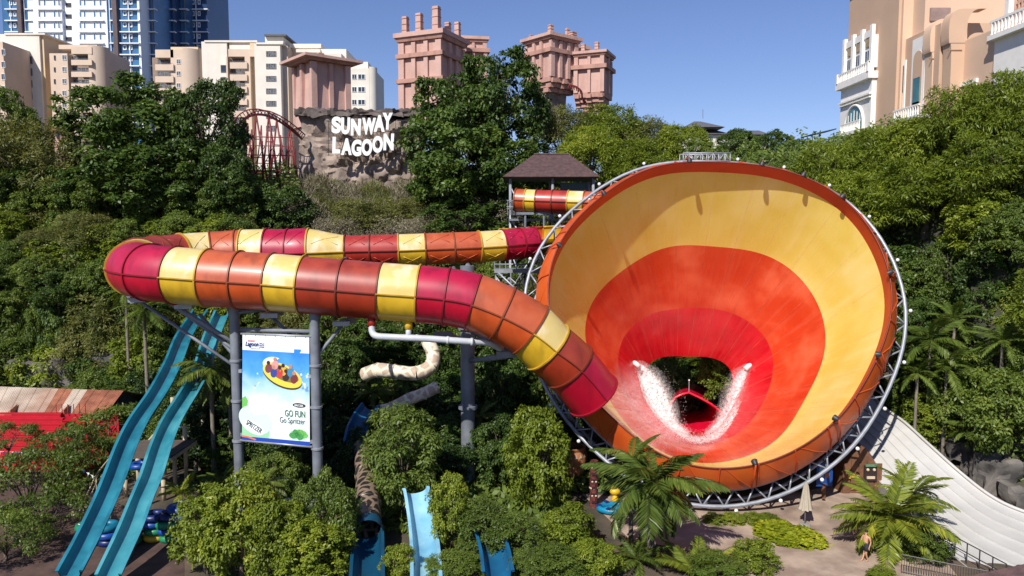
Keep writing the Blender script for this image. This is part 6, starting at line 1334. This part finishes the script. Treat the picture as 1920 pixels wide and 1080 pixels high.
def water():
    g = random.Random(9)
    def wm(name, alpha, scale, lo, hi, tint=(.92, .9, .9), stretch=(1, 1, 1)):
        m = bpy.data.materials.new(name); m.use_nodes = True; nt = m.node_tree; b = nt.nodes['Principled BSDF']; L = nt.links.new
        b.inputs['Base Color'].default_value = (*tint, 1); b.inputs['Roughness'].default_value = .35
        gg = node(nt, 'ShaderNodeNewGeometry'); mp = node(nt, 'ShaderNodeMapping'); mp.inputs['Scale'].default_value = stretch; L(gg.outputs['Position'], mp.inputs[0]); nz = node(nt, 'ShaderNodeTexNoise'); nz.inputs['Scale'].default_value = scale; nz.inputs['Detail'].default_value = 7; nz.inputs['Roughness'].default_value = .7; L(mp.outputs[0], nz.inputs['Vector'])
        mr = node(nt, 'ShaderNodeMapRange'); mr.inputs[1].default_value = lo; mr.inputs[2].default_value = hi; mr.inputs[4].default_value = alpha; L(nz.outputs[0], mr.inputs[0])
        at = node(nt, 'ShaderNodeAttribute', attribute_name='edge'); mu = node(nt, 'ShaderNodeMath', operation='MULTIPLY'); L(mr.outputs[0], mu.inputs[0]); L(at.outputs['Fac'], mu.inputs[1]); L(mu.outputs[0], b.inputs['Alpha']); return m
    def pl(px, py, near):
        q = on_plane(px, py, c3_ - AX * near); o = Vector((0, 0, CAMH)); r = ray(px, py).normalized(); h = FBVH.ray_cast(o, r)
        if h[0] is not None and (h[0] - o).length - .06 < (q - o).length: q = h[0] - r * (.06 + .12 * near)
        return q
    t = thing('water_jets', 'white water jets foaming down both sides of the funnel hole', 'water', P(1300, 815, 59)); DROP = mat('water_drops', (.88, .86, .86), .3, .05)
    def sheet_(name, outer, inner, near, m, nu=24, nv=10):
        A = crom([(*p, 0) for p in outer], 8); B = crom([(*p, 0) for p in inner], 8); k = min(len(A), len(B)); v = []; f = []; e = []
        for i in range(k):
            for j in range(nv + 1):
                u = j / nv; x = A[i][0] * (1 - u) + B[i][0] * u; y = A[i][1] * (1 - u) + B[i][1] * u; p = pl(x, y, near(i / (k - 1), u)); v.append(p)
                e.append(min(1, 4 * min(u, 1 - u) + .05) * min(1, 6 * (1 - i / (k - 1)) + .25) * (min(1, 3.5 * i / k) if name == 'water_film' else 1))
        for i in range(k - 1):
            for j in range(nv): f.append((i * (nv + 1) + j, i * (nv + 1) + j + 1, (i + 1) * (nv + 1) + j + 1, (i + 1) * (nv + 1) + j))
        o = mesh_obj(name, v, f, m, t, True); a = o.data.attributes.new('edge', 'FLOAT', 'POINT'); a.data.foreach_set('value', e); return o
    F1 = wm('foam', .92, 4, .38, .6); F2 = wm('spray', .9, 5, .34, .6, (.93, .88, .88)); F3 = wm('water_film', .42, .9, .3, .75, (.93, .85, .84))
    LO = [(1192, 683), (1196, 705), (1206, 735), (1225, 768), (1252, 797), (1285, 818)]; LI = [(1198, 680), (1228, 700), (1249, 731), (1262, 763), (1272, 793), (1292, 810)]
    RO = [(1404, 688), (1398, 712), (1386, 742), (1370, 772), (1350, 800), (1325, 818)]; RI = [(1400, 686), (1380, 702), (1364, 735), (1354, 765), (1346, 788), (1322, 812)]
    nl = lambda s, u: .5 + .9 * u * math.sin(math.pi * min(1, s + .1)); sheet_('spray_sheet', LO, LI, nl, F2); sheet_('spray_sheet', RO, RI, nl, F2)
    sheet_('foam_stream', [(1194, 700), (1206, 745), (1232, 785), (1268, 815), (1305, 832), (1345, 824), (1372, 795), (1392, 752)], [(1202, 700), (1216, 740), (1242, 776), (1274, 803), (1305, 816), (1338, 810), (1362, 785), (1384, 748)], lambda s, u: .35, F1)
    sheet_('water_film', [(1150, 668), (1148, 705), (1160, 750), (1195, 800), (1245, 840), (1310, 852), (1370, 836)], [(1192, 690), (1198, 715), (1212, 752), (1240, 790), (1275, 815), (1315, 824), (1360, 806)], lambda s, u: 1.2 - .7 * u if False else .9, F3)
    F4 = wm('mist', .3, 5.0, .35, .75, (.95, .9, .9))
    sheet_('mist', [(1186, 676), (1190, 705), (1200, 738), (1218, 775), (1248, 806), (1290, 828)], [(1206, 676), (1240, 694), (1262, 728), (1274, 762), (1280, 795), (1296, 812)], lambda s, u: 1.3 + .4 * u, F4); sheet_('mist', [(1410, 684), (1405, 714), (1394, 746), (1378, 778), (1356, 806), (1330, 822)], [(1394, 682), (1368, 698), (1352, 732), (1344, 763), (1338, 786), (1318, 810)], lambda s, u: 1.3 + .4 * u, F4)
    b = MB()
    def drops(O, I, n, sm):
        A = crom([(*p, 0) for p in O], 10); B = crom([(*p, 0) for p in I], 10)
        for _ in range(n):
            s = g.random() ** .8; i = min(len(A) - 1, int(s * len(A))); u = g.random() * (1.12 if g.random() < .85 else 1.7); x = A[i][0] * (1 - u) + B[i][0] * u + g.gauss(0, 2.2); y = A[i][1] * (1 - u) + B[i][1] * u + g.gauss(0, 2.2)
            p = pl(x, y, .5 + .9 * min(u, 1.3) + g.uniform(-.2, .35)); r = g.uniform(.008, .022) * sm
            a, c, d = Vector((r, 0, -r * .5)), Vector((-r * .6, r, -r * .4)), Vector((-r * .6, -r, -r * .4)); e = Vector((0, 0, r * 1.3)); b.add([p + a, p + c, p + d, p + e], [(0, 1, 2), (0, 3, 1), (1, 3, 2), (2, 3, 0)])
    drops(LO, LI, 4200, .85); drops(RO, RI, 2600, .85); drops([(1215, 775), (1260, 815), (1310, 832), (1355, 815), (1385, 770)], [(1235, 770), (1270, 800), (1310, 815), (1345, 800), (1375, 765)], 1800, 1.0)
    o = b.build('spray_drops', DROP, t); o['kind'] = 'stuff'
    for px, py, s in ((1191, 681, 1), (1404, 686, -1)): q = pl(px, py, .35); MB().tube([q + Vector((-.35 * s, 0, .12)), q, q + Vector((.3 * s, -.1, -.25))], [.16, .2, .22], 10).build('nozzle', WHITE, t, True)
water()
# ------------------------------------------------------------------ totem, cabin, sign, rings
def props():
    c = PZ(1113, 950, 0); t = thing('totem_pole', 'carved dark red totem pole beside the pool', 'totem', c); RW = mat('totem_wood', lin((120, 50, 46)), .8, .25, 5, col2=lin((70, 36, 34)), bump=.6, bscale=12); BKW = mat('totem_dark', lin((46, 30, 28)), .8, .1); CRM = mat('totem_cream', lin((206, 186, 160)), .8, .1)
    H = 2.85; MB().lathe(c, [(.27, 0), (.25, .2), (.24, 1.2), (.25, 1.3), (.24, 2.4), (.27, 2.5), (.25, H)], 14).build('trunk', RW, t, 40)
    for z in (.75, 1.62, 2.45):
        for s in (-1, 1): MB().ball((c.x + s * .11, c.y - .22, z), .065, 8, 6).build('eye', CRM, t, True)
        MB().box((c.x, c.y - .27, z - .16), (.1, .12, .22), 0, 0, .6).build('nose', RW, t); MB().box((c.x, c.y - .25, z - .36), (.3, .1, .12)).build('mouth', BKW, t)
        MB().box((c.x, c.y - .24, z + .13), (.4, .1, .06)).build('brow', BKW, t)
    MB().lathe((c.x, c.y, 1.2), [(.27, -.05), (.29, 0), (.27, .05)], 14).build('ring', CRM, t, 30)
    c = PZ(1615, 925, 0); t = thing('mask_hut', 'brown hut front with a carved mask and tusks beside the white slide', 'hut', c); BW = mat('hut_brown', lin((120, 82, 56)), .85, .15, 2, bump=.4); YL = mat('tusk_yellow', lin((214, 168, 70)), .7)
    MB().prism([c + Vector((-1.3, 0, 0)), c + Vector((1.3, 0, 0)), c + Vector((1.0, 0, 1.7)), c + Vector((.2, 0, 2.9)), c + Vector((-.7, 0, 2.5)), c + Vector((-1.2, 0, 1.4))], (0, 1.6, 0)).build('wall', BW, t)
    for k in range(5): MB().box((c.x - 1.0 + .5 * k, c.y - .04, 1.0 + .2 * (k % 2)), (.44, .06, 1.9)).build('plank', BW, t)
    MB().box((c.x + .45, c.y - .12, 1.35), (.8, .14, 1.0)).build('mask', BKW, t); m_ = t.children[-1]
    for s in (-1, 1): MB().ball((c.x + .45 + s * .2, c.y - .22, 1.6), .1, 8, 6).build('eye', CRM, m_, True)
    MB().box((c.x + .45, c.y - .22, 1.1), (.5, .08, .16)).build('teeth', CRM, m_); MB().box((c.x + .45, c.y - .22, 1.88), (.7, .1, .14)).build('crest', mat('mask_green', lin((90, 130, 100)), .7), m_)
    for k in range(3): MB().lathe((c.x - .85 + .26 * k, c.y - .12, 1.15), [(.11, -.12), (.12, 0), (.08, .14), (.01, .2)], 10).build('tusk', YL, t, True)
    c = PZ(1544, 935, 0); t = thing('notice_board', 'blue notice board on a brown post under the ring truss', 'sign', c); MB().box((c.x, c.y, .5), (.2, .14, 1.0)).build('post', BW, t); MB().box((c.x, c.y, 1.55), (1.0, .1, 1.5)).build('panel', mat('board_blue', lin((24, 70, 140)), .5), t); p = t.children[-1]
    for k in range(4): MB().box((c.x - .2 + .35 * (k % 2), c.y - .056, 1.9 - .4 * (k // 2)), (.28, .012, .28)).build('printed_panel', mat('board_print%d' % (k % 2), lin(((110, 150, 190), (170, 110, 80))[k % 2]), .6), p)
    c = PZ(1155, 958, .05); t = thing('paddling_pool', 'small turquoise round pool ring on the deck behind the coconut palm', 'paddling pool', c); n = 24
    MB().grid([[c + Vector(((1.0 + .18 * math.cos(a)) * math.cos(q), (.62 + .18 * math.cos(a)) * math.sin(q), .18 + .18 * math.sin(a))) for a in [2 * math.pi * j / 8 for j in range(8)]] for q in [2 * math.pi * i / n for i in range(n + 1)]], closed=True).build('inflated_wall', mat('ring_turquoise', lin((20, 130, 170)), .35), t, True)
    MB().add([c + Vector((.95 * math.cos(q), .58 * math.sin(q), .1)) for q in [2 * math.pi * i / n for i in range(n)]], [tuple(range(n))]).build('water', mat('ring_water', lin((60, 160, 190)), .1), t)
    for k in range(6): q = 2 * math.pi * k / 6; MB().box(c + Vector((1.02 * math.cos(q), .64 * math.sin(q), .36)), (.3, .24, .06), q).build('grip', mat('grip_navy', lin((30, 50, 120)), .5), t)
    c = PZ(1153, 940, 0); t = thing('float_toy', 'yellow duck-shaped float standing on the pool ring edge', 'float', c); YF = mat('float_toy_yellow', lin((222, 180, 40)), .4); MB().ball(c + Vector((0, 0, .62)), .28, 12, 8, sq=(1.2, .9, .8)).build('body', YF, t, True); MB().ball(c + Vector((-.1, -.05, 1.0)), .2, 12, 8).build('head', YF, t, True); MB().lathe(c, [(.2, 0), (.22, .2), (.1, .45)], 12).build('stand', YF, t, True)
    c = PZ(1072, 900, 0); t = thing('carved_planter', 'tilted terracotta urn with a triangle frieze under the funnel', 'urn', c); TC = mat('urn_clay', lin((176, 118, 80)), .85, .1); MB().lathe(c, [(.45, 0), (.8, .6), (1.0, 1.5), (.85, 2.1), (.95, 2.3), (.75, 2.3)], 18).build('body', TC, t, 40)
    for k in range(18): a = 2 * math.pi * k / 18; q = c + Vector((.95 * math.cos(a), .95 * math.sin(a), 1.75)); w = Vector((-math.sin(a), math.cos(a), 0)) * .12; o = Vector((math.cos(a), math.sin(a), 0)) * .06; MB().add([q - w + o, q + w + o, q + o + Vector((0, 0, .26))], [(0, 1, 2)]).build('triangle_tile', CRM, t)
    # railings and fence at the bottom right
    IR = mat('rail_iron', lin((60, 56, 56)), .5)
    t = thing('railing', 'thin dark railing along the foot of the white slide', 'railing', PZ(1820, 1060, 0)); a, b = PZ(1768, 1032, 0), PZ(1885, 1098, 0)
    for k in range(6): p = a.lerp(b, k / 5); MB().tube([p, p + Vector((0, 0, 1.05))], .03, 6).build('post', IR, t)
    for z in (.55, 1.05): MB().tube([a + Vector((0, 0, z)), b + Vector((0, 0, z))], .028, 6).build('rail', IR, t)
    t = thing('fence', 'low dark barred fence below the right palms', 'fence', PZ(1760, 1095, 0)); a, b = PZ(1690, 1075, 0), PZ(1850, 1108, 0)
    for z in (.12, .95): MB().tube([a + Vector((0, 0, z)), b + Vector((0, 0, z))], .025, 5).build('rail', IR, t)
    for k in range(34): p = a.lerp(b, k / 33); MB().tube([p, p + Vector((0, 0, .95))], .014, 4).build('bar', IR, t)
    t = thing('hut', 'corner of a brown hipped roof in the lower right corner', 'hut', P(1960, 1090, 30)); RB = mat('brown_shingles', (.1, .08, .08), .9); q = P(1800, 1085, 30.5); r = P(1925, 1058, 30.2)
    for k in range(10): f0, f1 = k / 10, (k + 1) / 10; o = Vector((0, -4.5, -.6)); A0, A1 = q, r + Vector((3, 0, .7)); MB().prism([A0 + o * f0 + Vector((0, 0, .03)), A1 + o * f0 + Vector((0, 0, .03)), A1 + o * f1, A0 + o * f1], (0, 0, -.05)).build('shingle_course', RB, t)
    for dx in (1.0, 4.5): MB().tube([q + Vector((dx, -.8, -.1)), Vector((q.x + dx, q.y - .8, 0))], .1, 8).build('post', BW, t)
    MB().box((q.x + 3, q.y - 2.2, .3), (5, 3.6, .6)).build('floor_slab', mat('concrete', lin((150, 146, 140)), .9), t)
props()
GREYR = mat('grey_rock', lin((118, 112, 106)), .95, .2, .7, bump=.6, bscale=3, col2=lin((66, 64, 62)))
for i, (px, py, d, w, h) in enumerate(((1890, 905, 45.2, 3.2, 3.0), (1850, 870, 46.5, 2.6, 2.2), (1925, 945, 43.6, 2.4, 2.0), (1800, 850, 48.2, 2.4, 1.4), (1910, 850, 46.6, 2.6, 2.0), (1760, 815, 49.5, 2.0, 1.0))):
    p = P(px, py, d); rock_box('boulder', ['large grey boulder at the right edge above the white slide', 'grey boulder beside the small yellowish palm', 'grey boulder nearest the run-out of the white slide', 'low grey boulder along the upper white slide', 'grey boulder behind the large one at the right edge', 'lowest grey boulder next to the ring truss'][i], p.x + .5, p.y + 1, p.z - h * .6, p.z + h * .4, w, 2.2, 20 + i, .55, .28, GREYR, 'rock', fr=.5)
p = PZ(1392, 1040, 0); rock_box('boulder', 'small rounded boulder among shrubs beside the path', p.x, p.y, 0, .55, .9, .8, 33, .2, .15, GREYR, 'rock', fr=.9)
for i in range(5):
    x = -47 + i * 5.4; rock_box('cliff', ['grey quarry cliff piece behind the tin roof at the left edge', 'grey quarry cliff piece above the tin roof', 'grey quarry cliff piece left of the turquoise slides', 'grey quarry cliff piece behind the turquoise slides', 'grey quarry cliff piece right of the turquoise slides'][i], x, 66.5 - .3 * (i % 2), -.3, 4.6 + .5 * (i % 3), 5.8, 3.0, 40 + i, .8, .4, GREYR, 'rock', fr=.35)
# ------------------------------------------------------------------ two bathers half hidden by the palm
def person(label, base, face, shorts, hair, h=1.68):
    J = {'pel': (0, 0, .92, .13), 'belly': (0, 0, 1.08, .125), 'chest': (0, .01, 1.3, .145), 'neck': (0, .0, 1.45, .055), 'head0': (0, -.015, 1.53, .075), 'head1': (0, -.01, 1.62, .085), 'head2': (0, 0, 1.68, .05)}
    E = [('pel', 'belly'), ('belly', 'chest'), ('chest', 'neck'), ('neck', 'head0'), ('head0', 'head1'), ('head1', 'head2')]
    for s, n in ((-1, 'l'), (1, 'r')):
        f = .12 * s
        J.update({'hip' + n: (.09 * s, 0, .88, .1), 'knee' + n: (.1 * s, -f * .7 - .02, .48, .06), 'ank' + n: (.1 * s, f * .6, .08, .04), 'toe' + n: (.11 * s, f * .6 - .16, .03, .03), 'sho' + n: (.19 * s, .01, 1.38, .06), 'elb' + n: (.25 * s, .02 + f * .4, 1.1, .042), 'wri' + n: (.24 * s, -.1 + f * .6, .88, .03), 'palm' + n: (.24 * s, -.12 + f * .6, .81, .035)})
        E += [('pel', 'hip' + n), ('hip' + n, 'knee' + n), ('knee' + n, 'ank' + n), ('ank' + n, 'toe' + n), ('chest', 'sho' + n), ('sho' + n, 'elb' + n), ('elb' + n, 'wri' + n), ('wri' + n, 'palm' + n)]
        for k in range(4): J['f%d%s' % (k, n)] = (.24 * s, -.15 + .022 * k + f * .6, .76, .009); J['g%d%s' % (k, n)] = (.23 * s, -.155 + .022 * k + f * .6, .71 - .01 * (k in (1, 2)), .008); E += [('palm' + n, 'f%d%s' % (k, n)), ('f%d%s' % (k, n), 'g%d%s' % (k, n))]
        J['th' + n] = (.22 * s, -.17 + f * .6, .79, .01); E += [('palm' + n, 'th' + n)]
    ks = list(J); me = bpy.data.meshes.new('body'); me.from_pydata([J[k][:3] for k in ks], [(ks.index(a), ks.index(b)) for a, b in E], []); o = bpy.data.objects.new('body', me); COL.objects.link(o)
    md = o.modifiers.new('skin', 'SKIN'); sv = me.skin_vertices[0].data
    for i, k in enumerate(ks): sv[i].radius = (J[k][3],) * 2
    sv[0].use_root = True; md.branch_smoothing = .4; sb = o.modifiers.new('sub', 'SUBSURF'); sb.levels = 1; sb.render_levels = 1
    dg = bpy.context.evaluated_depsgraph_get(); m2 = bpy.data.meshes.new_from_object(o.evaluated_get(dg)); bpy.data.objects.remove(o)
    SK = mat('skin', lin((196, 146, 116)), .6, .05); m2.materials.clear(); m2.materials.append(SK); m2.polygons.foreach_set('use_smooth', [True] * len(m2.polygons))
    t = thing('person', label, 'person', base); t.rotation_euler = (0, 0, face); t.scale = (h / 1.7,) * 3
    bo = bpy.data.objects.new('body', m2); COL.objects.link(bo); bo.parent = t
    S = mat('shorts_' + shorts[0], lin(shorts[1]), .8); b = MB()
    def rel(b_, nm, m, par=t, sm=True): o_ = b_.build(nm, m, None, sm); o_.parent = par; return o_
    b.lathe((0, 0, 0), [(.16, .76), (.19, .9), (.155, 1.04), (.14, 1.05)], 14, sy=.8)
    for s in (-1, 1): b.tube([(.09 * s, 0, .92), (.1 * s, -.06 * s, .6)], [.125, .11], 12)
    rel(b, 'shorts', S); hb = MB().ball((0, .012, 1.645), .1, 12, 8, sq=(.92, 1, .8)); rel(hb, 'hair', mat('hair_' + hair[0], lin(hair[1]), .7))
    for s in (-1, 1): rel(MB().ball((.03 * s, -.085, 1.6), .012, 6, 5), 'eye', DARKM); rel(MB().ball((.085 * s, 0, 1.59), .022, 6, 5, sq=(.5, 1, 1.3)), 'ear', SK)
    rel(MB().ball((0, -.098, 1.57), .016, 6, 5, sq=(.8, 1, 1.5)), 'nose', SK); rel(MB().box((0, -.085, 1.53), (.04, .012, .01)), 'mouth', mat('lips', lin((150, 80, 76)), .6), sm=False)
person('bather in blue shorts standing behind the yellow-green palm', PZ(1602, 1008, 0), R(30), ('blue', (36, 64, 110)), ('dark', (30, 24, 22)))
person('bather in dark shorts walking on the path at the palm foot', PZ(1622, 1052, 0), R(-60), ('dark', (40, 40, 46)), ('dark', (30, 24, 22)), 1.6)

# ------------------------------------------------------------------ look-alikes get their own label by row and place
def single_out():
    ORD = 'first second third fourth fifth sixth seventh eighth ninth tenth eleventh twelfth thirteenth fourteenth fifteenth sixteenth seventeenth eighteenth nineteenth twentieth'.split()
    by = {}
    for o in SC.objects:
        if o.parent is None and o.get('group') and o.get('label'): by.setdefault(o['label'], []).append(o)
    for lab, L in by.items():
        if len(L) < 2: continue
        def at(o):
            c = [k for k in o.children if k.name.startswith(('crown', 'ring', 'foliage'))]; return proj(o.location + (c[0].location if c else Vector()))
        rows = [('', L)] if len(L) <= 8 else [(n + ' row, ', sorted(L, key=lambda o: at(o)[1])[i * len(L) // 3:(i + 1) * len(L) // 3]) for i, n in enumerate(('upper', 'middle', 'lower'))]
        for nm, R_ in rows:
            for i, o in enumerate(sorted(R_, key=lambda o: at(o)[0])):
                if i < 20: o['label'] = lab + ', ' + nm + ORD[i] + ' from left'
single_out()
